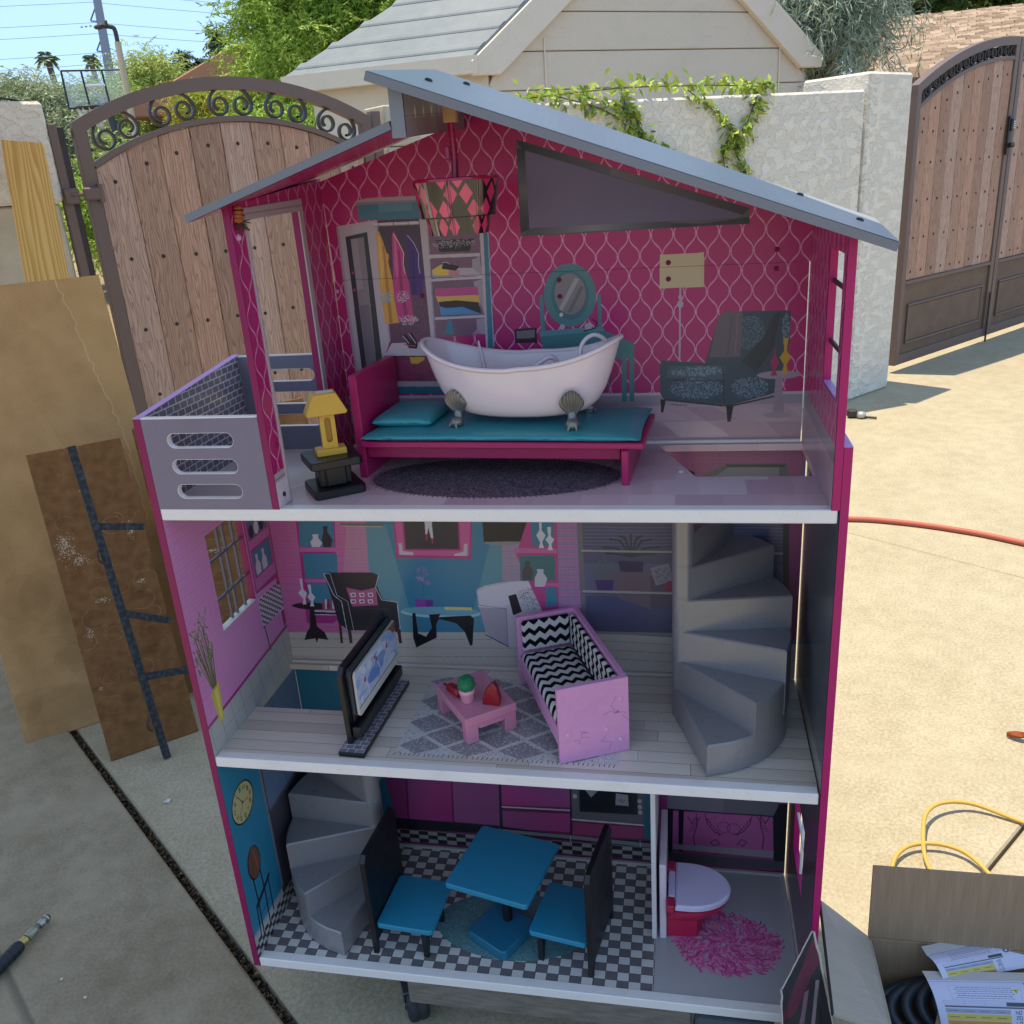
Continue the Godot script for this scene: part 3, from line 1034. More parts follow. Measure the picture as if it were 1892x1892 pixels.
	# far house with a pinkish roof, seen over the plank gate
	var fh := thing("far_house", "distant house with low pinkish brown roof seen over the plank gate", "house", Vector3(-6.4, 0, -14.6), 0.0, "", false)
	part("wall", MB.new().box(Vector3(-5.9, 1.35, -15.0), Vector3(4.4, 2.7, 2.0), 0.02), mat("7a5a48", 0.9), fh)
	part("roof", MB.new().prism(v2([-8.5, 2.72, -3.2, 2.72, -3.2, 2.85, -5.0, 3.62, -6.4, 3.62, -8.5, 2.85]), xf_z(), -16.4, -13.6, 0.02), mat("b07d63", 0.9), fh)
	# trees
	var s1 := sprig(11, 0.085, 0.026, 0.30, 0.35)
	var s2 := sprig(12, 0.055, 0.014, 0.24, 0.25)
	var s3 := sprig(10, 0.11, 0.013, 0.34, 0.8)
	var s4 := sprig(9, 0.10, 0.045, 0.26, 0.2)
	var s5 := sprig(16, 0.06, 0.017, 0.30, 0.4)
	var gy := [Color(0.17, 0.29, 0.04), Color(0.33, 0.49, 0.07), Color(0.54, 0.66, 0.14)]
	tree("broad_tree", "big bright green tree filling the top beside the shed roof", Vector3(-3.5, 0, -10.3), Vector3(-3.35, 3.15, -10.1), Vector3(1.05, 1.6, 1.2), 80, 190, 0.25, s5, 0.7, 1.3, gy, 0.14)
	tree("broad_tree", "second bright green tree, between the tallest tree and the shed roof ridge", Vector3(-1.7, 0, -10.9), Vector3(-1.8, 3.4, -10.6), Vector3(1.2, 1.6, 1.1), 56, 170, 0.27, s5, 0.7, 1.3, gy, 0.13)
	tree("olive_shrub", "grey green olive-like tree above the left stucco pillar", Vector3(-9.5, 0, -12.6), Vector3(-9.6, 2.2, -12.5), Vector3(1.15, 0.95, 0.8), 60, 170, 0.2, s2, 1.0, 1.7, [Color(0.20, 0.25, 0.13), Color(0.40, 0.45, 0.26), Color(0.58, 0.62, 0.42)], 0.06)
	tree("olive_shrub", "yellow green bush behind the hoop and the plank gate scrolls", Vector3(-9.8, 0, -15.0), Vector3(-9.7, 2.3, -14.9), Vector3(1.35, 0.95, 0.8), 60, 170, 0.22, s2, 1.1, 1.9, [Color(0.18, 0.26, 0.06), Color(0.38, 0.48, 0.12), Color(0.54, 0.60, 0.20)], 0.06)
	tree("palo_verde_tree", "airy yellow green tree with see-through top beside the pale lamp post", Vector3(-10.1, 0, -17.0), Vector3(-10.0, 3.25, -17.0), Vector3(0.95, 0.95, 0.8), 36, 80, 0.2, s2, 1.0, 1.7, [Color(0.24, 0.32, 0.08), Color(0.44, 0.52, 0.13), Color(0.58, 0.62, 0.20)], 0.08)
	tree("yellow_shrub", "small golden yellow bush in front of the distant roof", Vector3(-6.5, 0, -12.5), Vector3(-6.45, 2.62, -12.4), Vector3(0.32, 0.2, 0.3), 10, 80, 0.1, s2, 0.8, 1.3, [Color(0.36, 0.40, 0.05), Color(0.60, 0.58, 0.10)], 0.04)
	tree("green_shrub", "leafy green bush seen through the gate scrolls near the middle of the arch", Vector3(-3.04, 0, -7.2), Vector3(-3.0, 1.6, -7.2), Vector3(0.5, 0.5, 0.4), 20, 120, 0.13, s5, 0.6, 1.0, gy, 0.04)
	tree("green_shrub", "low bush seen through the gate scrolls next to the hinge", Vector3(-3.66, 0, -5.72), Vector3(-3.55, 1.28, -5.7), Vector3(0.5, 0.36, 0.4), 20, 120, 0.13, s2, 0.7, 1.1, gy, 0.04)
	tree("willow_tree", "drooping blue green willow between the shed and the shingled roof", Vector3(2.15, 0, -9.0), Vector3(1.95, 2.95, -8.7), Vector3(0.62, 0.85, 0.6), 40, 90, 0.2, s3, 0.6, 1.1, [Color(0.20, 0.27, 0.19), Color(0.36, 0.44, 0.33), Color(0.56, 0.60, 0.46)], 0.09, true)
	tree("dark_tree", "dark glossy tree behind the ridge of the shingled roof", Vector3(4.9, 0, -18.5), Vector3(4.9, 4.35, -18.3), Vector3(1.9, 1.1, 1.0), 60, 130, 0.28, s4, 0.9, 1.5, [Color(0.025, 0.06, 0.02), Color(0.07, 0.13, 0.03), Color(0.22, 0.30, 0.07)], 0.15)
	tree("dark_tree", "lighter green tree at the right end above the shingled roof", Vector3(8.4, 0, -17.5), Vector3(8.2, 4.2, -17.0), Vector3(1.6, 0.9, 1.0), 40, 120, 0.28, s4, 0.9, 1.5, [Color(0.06, 0.12, 0.03), Color(0.2, 0.3, 0.07), Color(0.35, 0.42, 0.10)], 0.12)
	for k in 4:
		var cx := [-28.9, -28.1, -27.3, -26.2][k] as float
		var hh := [9.0, 9.6, 9.2, 10.6][k] as float
		var base := Vector3(cx, 0, -51.6 - k * 0.4)
		var t := thing("conifer_tree", ["leftmost slim cypress of the distant row", "second slim cypress from the left in the distant row", "third cypress of the distant row, between two taller ones", "tallest distant cypress next to the bright green tree"][k], "tree", base, 0.0, "distant cypress row", false)
		part("trunk", MB.new().tube([base, base + Vector3(0, hh - 0.5, 0)], [0.18, 0.04], 6), mat("4a4034", 0.9), t)
		var pts := []
		for i in 620:
			var f := pow(rng.randf(), 0.7)
			var a2 := rng.randf() * TAU
			var rr := (1.0 - f) * 0.9 * sqrt(rng.randf()) + 0.06
			pts.append(base + Vector3(cos(a2) * rr, 3.0 + f * (hh - 3.0), sin(a2) * rr))
		foliage("crown", t, s4, pts, 1.6, 2.8, [Color(0.06, 0.09, 0.06), Color(0.13, 0.18, 0.12)], 0.2)
	var hz := thing("distant_trees", "low band of hazy treetops along the horizon behind the bushes", "trees", Vector3(-38, 0, -48), 0.0, "", false)
	hz.set_meta("kind", "stuff")
	var hp := []
	for i in 2600:
		var f := rng.randf()
		var b := Vector3(-44, 0, -40).lerp(Vector3(-24, 0, -58), f)
		var top := 7.3 + 0.7 * sin(f * 23.0) + 0.5 * sin(f * 57.0) + (1.0 if fmod(f * 13.0, 1.0) < 0.25 else 0.0)
		hp.append(b + Vector3(rng.randfn(0, 0.6), rng.randf_range(3.0, top), rng.randfn(0, 0.6)))
	foliage("foliage", hz, s4, hp, 2.0, 3.4, [Color(0.10, 0.14, 0.09), Color(0.24, 0.29, 0.18)], 0.3)
	# palms
	for k in 2:
		var hd := [Vector3(-39.83, 10.75, -56.1), Vector3(-43.2, 11.9, -65.9)][k] as Vector3
		var base := Vector3(hd.x + 0.6, 0, hd.z)
		var t := thing("palm_tree", ["taller fan palm on the left, clear of the hoop", "smaller fan palm just above the hoop backboard"][k], "palm tree", base, 0.0, "distant fan palms", false)
		part("trunk", MB.new().tube([base, base + Vector3(-0.1, hd.y * 0.6, 0), hd], [0.22, 0.17, 0.2], 8), mat("5d5146", 0.9), t)
		for f in 26:
			var ax := rng.randf() * TAU
			var el := rng.randf_range(-0.7, 1.2)
			var dir := Vector3(cos(ax) * cos(el), sin(el), sin(ax) * cos(el))
			var len := rng.randf_range(0.6, 0.95)
			var tip := hd + dir * len + Vector3(0, -0.35, 0)
			var mid := hd + dir * len * 0.6
			var sdv := dir.cross(Vector3.UP).normalized() * 0.15
			var m := MB.new()
			for j in 5:
				var o := sdv * (j - 2) * 0.7
				m.tri(mid - dir * 0.3, mid + o * 0.6 + sdv * 0.18, tip + o)
				m.tri(hd, mid + sdv * 0.04, mid - sdv * 0.04)
			part("frond", m, M.palm if M.has("palm") else mat("5c7038", 0.7), t)
	# transmission pole, wires
	var pt := thing("transmission_pole", "tall grey steel transmission pole leaning into the blue sky", "utility pole", Vector3(-31.6, 0, -49.6), 0.0, "", false)
	part("shaft", MB.new().tube([Vector3(-31.75, 0, -49.55), Vector3(-31.3, 15.5, -49.75)], [0.33, 0.20], 10), mat("7f8da0", 0.6), pt)
	for k in 2:
		var y := [12.0, 10.5][k] as float
		var ins := MB.new()
		ins.tube([Vector3(-31.45, y + 0.1, -49.7), Vector3(-31.85, y - 0.75, -49.4)], 0.045, 6)
		ins.tube([Vector3(-31.42, y - 0.8, -49.7), Vector3(-31.85, y - 0.78, -49.4)], 0.035, 6)
		for j in 3: ins.lathe([[0.02, 0], [0.09, 0.03], [0.02, 0.07]], Vector3(-31.9 - j * 0.28, y - 1.06, -49.36), 8)
		part("insulator", ins, mat("59626c", 0.5), pt)
	for k in 3:
		var y := [12.7, 11.15, 9.65][k] as float
		for j in 2:
			var w := thing("power_line", ["%s wire of the top pair crossing the sky", "%s wire of the middle pair crossing the sky", "%s wire of the bottom pair crossing the sky"][k] % ["upper", "lower"][j], "power line", Vector3(-31.8, 0, -49.5), 0.0, "overhead wires", false)
			var pts := []
			for i in 25:
				var f := i / 24.0
				var p := Vector3(-52, 0, -33).lerp(Vector3(-11.4, 0, -66), f)
				var dx: float = abs(f - 0.5) * 2.0
				p.y = y - 0.55 * j - 1.9 * dx + 0.9 * dx * dx
				pts.append(p)
			part("wire", MB.new().tube(pts, 0.014, 4), mat("8c9cb0", 0.7), w)
	# street lamp
	var sb := Vector3(-6.97, 0, -11.34)
	var sl := thing("street_lamp", "pale lamp post with dark angled lamp head behind the gate", "street lamp", sb, 0.0, "", false)
	part("post", MB.new().tube([sb, sb + Vector3(0.02, 3.46, -0.02)], [0.055, 0.042], 10), mat("c9b9a0", 0.7), sl)
	var ar := MB.new()
	ar.tube(spline([sb + Vector3(0.02, 3.42, -0.02), sb + Vector3(0.015, 3.6, -0.02), sb + Vector3(-0.02, 3.645, 0.0), sb + Vector3(-0.15, 3.655, 0.09)]), 0.03, 8)
	part("arm", ar, mat("3c3a3c", 0.5), sl)
	part("lamp_head", MB.new().box(sb + Vector3(-0.13, 3.65, 0.08), Vector3(0.22, 0.05, 0.1), 0.02, Basis(Vector3.UP, -0.55)), mat("3c3a3c", 0.5), sl)
	part("photocell", MB.new().lathe([[0.022, 0], [0.022, 0.05], [0.0001, 0.06]], sb + Vector3(-0.06, 3.67, 0.04), 8), mat("2c2a2c", 0.5), sl)
	# basketball hoop
	var hp0 := Vector3(-7.55, 0, -11.55)
	var ho := thing("basketball_hoop", "basketball hoop with clear framed backboard above the bushes", "basketball hoop", hp0, 0.0, "", false)
	var e := (Vector3(-7.22, 0, -11.753) - Vector3(-7.879, 0, -11.32)).normalized()
	var c := Vector3(-7.55, 0, -11.54)
	var dark := mat("23262a", 0.5)
	var bf := MB.new()
	var w2 := 0.395
	var f3 := func(x: float, y: float) -> Vector3: return c + e * x + Vector3(0, y, 0)
	bf.tube([f3.call(-w2, 3.18), f3.call(w2, 3.18)], 0.014, 6)
	bf.tube([f3.call(-w2, 3.18), f3.call(-w2, 2.70)], 0.014, 6)
	bf.tube([f3.call(w2, 3.18), f3.call(w2, 2.70)], 0.018, 6)
	bf.tube([f3.call(-w2, 2.70), f3.call(w2, 2.70)], 0.014, 6)
	bf.tube([f3.call(-0.14, 3.18), f3.call(-0.12, 2.70)], 0.014, 6)
	bf.tube([f3.call(0.13, 3.18), f3.call(0.15, 2.70)], 0.014, 6)
	part("backboard_frame", bf, dark, ho)
	var gl := mat("dfe9ee", 0.05)
	gl.transparency = BaseMaterial3D.TRANSPARENCY_ALPHA
	gl.albedo_color.a = 0.10
	var n3 := e.cross(Vector3.UP) * 0.008
	part("backboard_glass", MB.new().hexa([f3.call(-w2, 2.7) - n3, f3.call(w2, 2.7) - n3, f3.call(w2, 3.18) - n3, f3.call(-w2, 3.18) - n3, f3.call(-w2, 2.7) + n3, f3.call(w2, 2.7) + n3, f3.call(w2, 3.18) + n3, f3.call(-w2, 3.18) + n3]), gl, ho)
	var tg := MB.new()
	tg.tube([f3.call(-0.12, 2.98), f3.call(0.14, 2.99)], 0.02, 6)
	part("target_line", tg, mat("e8ecec", 0.5), ho)
	var sup := MB.new()
	sup.tube([f3.call(-0.13, 2.98) - n3 * 6, f3.call(0.05, 2.85) - n3 * 12, f3.call(0.10, 2.6) - n3 * 20], 0.018, 6)
	sup.tube([f3.call(0.14, 2.98) - n3 * 6, f3.call(0.12, 2.85) - n3 * 12, f3.call(0.14, 2.6) - n3 * 20], 0.014, 6)
	part("bracket", sup, mat("b8bcc0", 0.5), ho)
	var rg := MB.new()
	var ring := []
	for i in 20: ring.append(f3.call(-0.12, 2.69) + n3 * 22 + Vector3(cos(TAU * i / 20) * 0.19, 0, sin(TAU * i / 20) * 0.19))
	rg.tube(ring, 0.014, 6, true)
	part("rim", rg, mat("2b2b2e", 0.5), ho)
	var nt := MB.new()
	for i in 12:
		var a0: float = TAU * i / 12
		var top: Vector3 = f3.call(-0.12, 2.68) + n3 * 22 + Vector3(cos(a0) * 0.18, 0, sin(a0) * 0.18)
		for s in [-1.0, 1.0]:
			var a1: float = a0 + s * 0.5
			nt.tube([top, f3.call(-0.12, 2.42) + n3 * 22 + Vector3(cos(a1) * 0.11, 0, sin(a1) * 0.11)], 0.006, 3)
	part("net", nt, mat("d8dcdd", 0.8), ho)
	part("pole", MB.new().tube([hp0 + e * 0.25, f3.call(0.2, 1.9), f3.call(0.12, 2.65) - n3 * 20], 0.05, 8), mat("3b4148", 0.5), ho)
	part("padding", MB.new().box(f3.call(0.05, 2.72) - n3 * 10, Vector3(0.22, 0.12, 0.1), 0.02), mat("3f4a5c", 0.7), ho)

# ---------------------------------------------------------------- the doll house
func holed(z0: float, z1: float, ya: float, yb: float, yc: float, win: Array) -> Array:
	# a wall (z0 back .. z1 front, ya .. yb at front, yc at back) minus one window [z, z, y, y]
	var top := func(z: float) -> float: return lerp(yc, yb, (z - z0) / (z1 - z0))
	return [v2([z0, ya, win[0], ya, win[0], top.call(win[0]), z0, yc]), v2([win[1], ya, z1, ya, z1, yb, win[1], top.call(win[1])]), v2([win[0], ya, win[1], ya, win[1], win[2], win[0], win[2]]), v2([win[0], win[3], win[1], win[3], win[1], top.call(win[1]), win[0], top.call(win[0])])]

func slots(w0: float, w1: float, h0: float, h1: float, ys: Array, xa: float, xb: float, r: float) -> Array:
	var out := []
	var y := h0
	for c in ys:
		out.append(v2([w0, y, w1, y, w1, c - r, w0, c - r]))
		var l := [Vector2(w0, c - r)]
		var q := []
		for i in 13:
			var a := -PI / 2 - PI * i / 12.0
			l.append(Vector2(xa + r + cos(a) * r, c + sin(a) * r))
		l.append(Vector2(w0, c + r))
		q.append(Vector2(w1, c + r))
		for i in 13:
			var a := PI / 2 - PI * i / 12.0
			q.append(Vector2(xb - r + cos(a) * r, c + sin(a) * r))
		q.append(Vector2(w1, c - r))
		out.append(l)
		out.append(q)
		y = c + r
	out.append(v2([w0, y, w1, y, w1, h1, w0, h1]))
	return out

func stairs(h: Node3D, c: Vector2, y0: float, a0: float, dirn: float, n: int, top: float, called: String) -> void:
	var root := Node3D.new()
	root.name = called
	h.add_child(root, true)
	root.position = -h.get_meta("base_at")
	var post := MB.new()
	post.lathe([[0.0155, 0.0], [0.0155, top - y0]], Vector3(c.x, y0, c.y), 20)
	part("newel_post", post, M.silver, root, true)
	for k in n - 1:
		part("joint_ring", MB.new().lathe([[0.0157, 0], [0.0164, 0.0006], [0.0157, 0.0012]], Vector3(c.x, y0 + 0.05 * (k + 1), c.y), 20), M.silver, root, true)
	var st := deg_to_rad(27.0)
	for k in n:
		var yt := y0 + 0.0495 * (k + 1)
		var yb: float = max(y0, yt - 0.105)
		var poly := [Vector2(c.x, -c.y)]
		var b0: float = a0 - dirn * st * k
		for i in 7:
			var a: float = b0 - dirn * (st * 1.06) * i / 6.0
			if i == 0:
				var side := Vector2(sin(b0), -cos(b0)) * 0.0152 * -dirn
				poly.append(Vector2(c.x, -c.y) + side)
				poly.append(Vector2(c.x + cos(a) * 0.152, -c.y + sin(a) * 0.152) + side)
				continue
			poly.append(Vector2(c.x + cos(a) * 0.152, -c.y + sin(a) * 0.152))
		var mb := MB.new()
		mb.prism(poly, xf_y(), yb, yt, 0.002)
		part("step", mb, M.silver, root, true)

func doll_house() -> void:
	var B := Vector3(0.43, -0.0163, -0.14)
	var h := thing("dollhouse", "three-storey pink doll house with open front, grey pitched roof and side balcony", "dollhouse", B)
	# ---- left side wall with its print
	var lw := holed(-D, 0.0, -0.0163, 0.914, 0.942, [-0.198, -0.09, 0.558, 0.715])
	var mb := MB.new()
	for q in lw: mb.prism(q, xf_x(), 0.0, 0.0105)
	var left := part("left_wall", mb, M.magenta, h)
	var p := Painter.new(-285, -17, 0, 945, 2.0, "c066a4")
	print_left(p)
	var lm := tmat(p.tex(), 0.28)
	var ls := MB.new().uv(Vector3(0, 0.945, -0.285), Vector3(0, 0, 1 / 0.285), Vector3(0, -1 / 0.962, 0))
	for q in lw: ls.sheet(q, xf_x(), -0.0006)
	part("printed_lining", ls, lm, left, true)
	part("top_edge", MB.new().hexa([Vector3(-0.0108, 0.9142, -0.001), Vector3(0.0004, 0.9142, -0.001), Vector3(0.0004, 0.9422, -D), Vector3(-0.0108, 0.9422, -D), Vector3(-0.0108, 0.9152, -0.001), Vector3(0.0004, 0.9152, -0.001), Vector3(0.0004, 0.9432, -D), Vector3(-0.0108, 0.9432, -D)]), M.lilac, left, true)
	var gm := mat("5f5c68", 0.4)
	for z in [-0.132, -0.149, -0.176]: part("window_bar", MB.new().box(Vector3(-0.006, 0.6365, z), Vector3(0.004, 0.157, 0.0035), 0.0006), gm, left, true)
	for y in [0.605, 0.668]: part("window_bar", MB.new().box(Vector3(-0.0066, y, -0.144), Vector3(0.005, 0.0035, 0.108), 0.0006), gm, left, true)
	part("window_sill", MB.new().box(Vector3(-0.005, 0.5593, -0.144), Vector3(0.011, 0.002, 0.107)), M.white, left, true)
	# ---- right side walls: the lower one laps outside the upper one
	var rw := holed(-D, 0.0, -0.0163, 0.866, 0.866, [-0.215, -0.105, 0.12, 0.245])
	mb = MB.new()
	for q in rw: mb.prism(q, xf_x(Vector3(0.862, 0, 0)), -0.0095, 0.0)
	var right := part("right_wall", mb, M.pinkedge, h)
	p = Painter.new(-285, -17, 0, 870, 1.5, "565a63")
	p.rect("4a3940", -285, -17, 0, 380)
	for k in 70: p.path(["58404a", "3e2f37", "5a4854"][k % 3], 0.9, [-285, p.r.randf_range(-10, 378), -150, p.r.randf_range(-10, 378), 0, p.r.randf_range(-10, 378)] if k % 4 == 0 else [p.r.randf_range(-285, 0), -10, p.r.randf_range(-285, 0), 378])
	for k in 40: p.path(["5f636d", "4a4d56"][k % 2], 1.2, [p.r.randf_range(-285, 0), 396, p.r.randf_range(-285, 0), 790])
	p.rect("8f8a86", -285, 395, 0, 428)
	for k in 9: p.path("6d6862", 0.8, [-285, 398 + k * 3.6, 0, 398 + k * 3.6])
	p.rect("c9a9b4", -285, 0, 0, 22)
	var rsh := MB.new().uv(Vector3(0, 0.87, -0.285), Vector3(0, 0, 1 / 0.285), Vector3(0, -1 / 0.887, 0))
	for q in rw: rsh.sheet(q, xf_x(Vector3(0.862, 0, 0)), 0.0006)
	part("printed_lining", rsh, tmat(p.tex(), 0.25), right, true)
	part("window_bar", MB.new().box(Vector3(0.867, 0.19, -0.16), Vector3(0.004, 0.004, 0.11), 0.0006), M.white, right, true)
	part("window_bar", MB.new().box(Vector3(0.8672, 0.1825, -0.158), Vector3(0.004, 0.125, 0.004), 0.0006), M.white, right, true)
	part("top_edge", MB.new().box(Vector3(0.86675, 0.8665, -D / 2), Vector3(0.0098, 0.001, D - 0.002)), M.lilac, right, true)
	var uw := holed(-D, 0.0, Y2, 1.094, 1.094, [-0.118, -0.018, 0.915, 1.074])
	mb = MB.new()
	for q in uw: mb.prism(q, xf_x(Vector3(0.8525, 0, 0)), -0.009, 0.0)
	var upr := part("upper_right_wall", mb, M.pinkedge, h)
	p = Painter.new(-285, 790, 0, 1100, 2.0, "b5246c")
	p.ogee("d896b8", -285, 870, 0, 1100, 15.25, 53)
	p.rect("8d7f88", -285, 846, 0, 868)
	p.rect("b2949e", -285, 790, 0, 846)
	var us := MB.new().uv(Vector3(0, 1.1, -0.285), Vector3(0, 0, 1 / 0.285), Vector3(0, -1 / 0.31, 0))
	for q in uw: us.sheet(q, xf_x(Vector3(0.8525, 0, 0)), 0.0006)
	part("printed_lining", us, tmat(p.tex(), 0.22), upr, true)
	var bars := mat("3a2a34", 0.5)
	for y in [0.965, 1.035]: part("window_bar", MB.new().box(Vector3(0.8585, y, -0.068), Vector3(0.004, 0.005, 0.0995), 0.0006), bars, upr, true)
	part("window_sill", MB.new().box(Vector3(0.857, 0.9162, -0.068), Vector3(0.0085, 0.002, 0.0995)), M.lilac, upr, true)  # lilac skin stands in for sky light on the pink window reveal
	# ---- upper left wall with the balcony door
	var ul := []
	for q in [[-D, Y2, -0.192, Y2, -0.192, 1.181, -D, 1.19], [-0.036, Y2, 0, Y2, 0, 1.163, -0.036, 1.1665], [-0.192, 1.152, -0.036, 1.148, -0.036, 1.1665, -0.192, 1.181]]: ul.append(v2(q))
	mb = MB.new()
	for q in ul: mb.prism(q, xf_x(Vector3(0.172, 0, 0)), 0.0, 0.009)
	var upl := part("upper_left_wall", mb, M.magenta, h)
	p = Painter.new(-285, 790, 0, 1195, 2.0, "b5246c")
	p.ogee("d896b8", -285, 790, 0, 1195, 15.25, 53)
	p.rect("b9a9ac", -36, 790, 0, 838)
	p.rect("d9c8d2", -36, 790, 0, 826)
	p.rect("8f8083", -36, 829, 0, 831)
	p.rect("d9cdbf", -43, 790, -36, 1150)
	p.path("d9c8d2", 6.0, [-33.5, 790, -33.5, 1150])
	var um := MB.new().uv(Vector3(0, 1.195, -0.285), Vector3(0, 0, 1 / 0.285), Vector3(0, -1 / 0.405, 0))
	for q in ul: um.sheet(q, xf_x(Vector3(0.172, 0, 0)), -0.0006)
	part("printed_lining", um, tmat(p.tex(), 0.25), upl, true)
	var trim := mat("b5a5a8", 0.45)
	var dt := MB.new()
	dt.prism(v2([-0.205, 1.150, -0.028, 1.146, -0.028, 1.160, -0.205, 1.166]), xf_x(Vector3(0.1726, 0, 0)), -0.002, 0.0005, 0.0006)
	dt.prism(v2([-0.202, 1.153, -0.030, 1.149, -0.030, 1.153, -0.202, 1.157]), xf_x(Vector3(0.1748, 0, 0)), -0.001, 0.0, 0.0004)
	dt.prism(v2([-0.205, Y2, -0.192, Y2, -0.192, 1.150, -0.205, 1.150]), xf_x(Vector3(0.1726, 0, 0)), -0.002, 0.0005, 0.0006)
	dt.prism(v2([-0.036, Y2, -0.031, Y2, -0.031, 1.147, -0.036, 1.147]), xf_x(Vector3(0.1726, 0, 0)), -0.002, 0.0005, 0.0006)
	part("door_trim", dt, trim, upl, true)
	screw(Vector3(0.1726, 0.872, -0.018), Vector3.RIGHT, M.magenta, upl, 0.0035)
	screw(Vector3(0.1726, 0.806, -0.018), Vector3.RIGHT, M.black, upl, 0.0035)
	screw(Vector3(0.1726, 1.128, -0.012), Vector3.RIGHT, mat("d8a8c0", 0.4), upl, 0.004)
	# ---- balcony rails
	var rails := [[0.0, M.greyrail, "balcony_front"], [-D + 0.009, mat("737080", 0.45), "balcony_back"]]
	for k in 2:
		var hh: float = [0.914, 0.940][k]
		var ys := [0.816, 0.850, 0.885] if k == 0 else [0.838, 0.874, 0.910]
		mb = MB.new()
		for q in slots(0.0005, 0.1625, Y2, hh, ys, 0.032, 0.125, 0.0102): mb.prism(q, xf_z(), rails[k][0] - 0.0095, rails[k][0])
		var rl := part(rails[k][2], mb, rails[k][1], h)
		part("top_edge", MB.new().box(Vector3(0.0815, hh + 0.0008, rails[k][0] - 0.0047), Vector3(0.161, 0.0014, 0.0094)), M.white, rl, true)
		for c in ys:
			var pts := []
			for i in 13: pts.append(Vector2(0.1148 + cos(-PI / 2 + PI * i / 12.0) * 0.0099, c + sin(-PI / 2 + PI * i / 12.0) * 0.0099))
			for i in 13: pts.append(Vector2(0.0422 + cos(PI / 2 + PI * i / 12.0) * 0.0099, c + sin(PI / 2 + PI * i / 12.0) * 0.0099))
			pts.append(pts[0])
			var sl := MB.new()
			ribbon(sl, pts, 0.0006, rails[k][0] - 0.0092, rails[k][0] - 0.0003)
			part("slot_edge", sl, M.white, rl, true)
	# ---- floors
	floors(h)
	# ---- back walls
	p = Painter.new(165, 790, 860, 1290, 2.0, "b5246c")
	p.ogee("d896b8", 165, 866, 860, 1290, 15.25, 53)
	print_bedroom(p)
	var bu := func() -> MB: return MB.new().uv(Vector3(0.165, 1.29, 0), Vector3(1 / 0.695, 0, 0), Vector3(0, -1 / 0.5, 0))
	var bw: MB = bu.call()
	bw.prism(v2([0.176, 1.048, 0.8522, 1.0415, 0.8522, 1.108, 0.40, 1.272, 0.374, 1.262, 0.374, 1.245, 0.172, 1.186]), xf_z(), -D - 0.006, -D)
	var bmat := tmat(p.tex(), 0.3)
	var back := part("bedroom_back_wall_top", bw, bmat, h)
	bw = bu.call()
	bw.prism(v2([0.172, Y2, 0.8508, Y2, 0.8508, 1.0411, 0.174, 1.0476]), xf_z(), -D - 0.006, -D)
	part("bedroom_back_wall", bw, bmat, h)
	part("added_seam_backing", MB.new().box(Vector3(0.512, 1.044, -D - 0.009), Vector3(0.66, 0.03, 0.005)), mat("5a1238", 0.6), back, true)  # added dark strip, keeps daylight from glowing through the panel seam
	for s in [[0.511, 1.033], [0.511, 1.010], [0.808, 1.059], [0.808, 1.034], [0.664, 1.049], [0.664, 1.027], [0.307, 1.020]]: screw(Vector3(s[0], s[1], -D), Vector3.BACK, M.magenta, back, 0.0036)
	screw(Vector3(0.512, 0.984, -D), Vector3.BACK, M.white, back, 0.003)
	screw(Vector3(0.176, 1.032, -D), Vector3.BACK, mat("d8a8c0", 0.4), back, 0.003)
	p = Painter.new(0, 380, 860, 795, 2.0, "3b7a95")
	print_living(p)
	bw = MB.new().uv(Vector3(0, 0.795, 0), Vector3(1 / 0.86, 0, 0), Vector3(0, -1 / 0.415, 0))
	bw.prism(v2([0.0015, Y1, 0.8598, Y1, 0.8598, Y2 - 0.011, 0.0015, Y2 - 0.011]), xf_z(), -D - 0.006, -D)
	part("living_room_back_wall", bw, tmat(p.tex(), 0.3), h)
	p = Painter.new(0, -17, 860, 395, 2.0, "6c2850")
	print_kitchen(p)
	bw = MB.new().uv(Vector3(0, 0.395, 0), Vector3(1 / 0.86, 0, 0), Vector3(0, -1 / 0.412, 0))
	bw.prism(v2([0.0015, 0.0, 0.8598, 0.0, 0.8598, Y1 - 0.011, 0.0015, Y1 - 0.011]), xf_z(), -D - 0.006, -D)
	part("kitchen_back_wall", bw, tmat(p.tex(), 0.3), h)
	# ---- bathroom partition
	part("partition", MB.new().box(Vector3(0.6405, 0.1915, -0.201), Vector3(0.0075, 0.383, 0.168), 0.0006), mat("d9d0d2", 0.4), h)
	# ---- roof
	var rm := mat("74767e", 0.34, 0.0, 0.5)
	var fl := Vector3(0.368, 1.283, 0.04)
	var fr := Vector3(0.895, 1.0865, 0.035)
	var bl := Vector3(0.351, 1.318, -0.31)
	var br := Vector3(0.935, 1.090, -0.31)
	var th := Vector3(0.003, 0.0085, 0)
	var roof := part("right_roof", MB.new().hexa([fl - th, fr - th, br - th, bl - th, fl, fr, br, bl]), rm, h)
	p = Painter.new(0, 0, 560, 350, 2.0, "a2a4aa")
	for c in [95, 170, 250, 335, 440]:
		for j in 8:
			for i in 3: p.rect("dfe2e8", c + i * 9 - j * 3, 60 + j * 26, c + i * 9 - j * 3 + 6, 62 + j * 26)
	for k in 500: p.path("94969f40", 0.8, [p.r.randf() * 560, p.r.randf() * 350, p.r.randf() * 560, p.r.randf() * 350] if k < 6 else [k % 560, (k * 37) % 350, k % 560 + 5, (k * 37) % 350 + 1])
	var rt := (fr - fl) / 0.56
	var rs := MB.new()
	var up := Vector3(0, 0.0006, 0)
	var gx := []
	for j in 5:
		var row := []
		for i in 9:
			row.append(fl.lerp(fr, i / 8.0).lerp(bl.lerp(br, i / 8.0), j / 4.0) + up)
		gx.append(row)
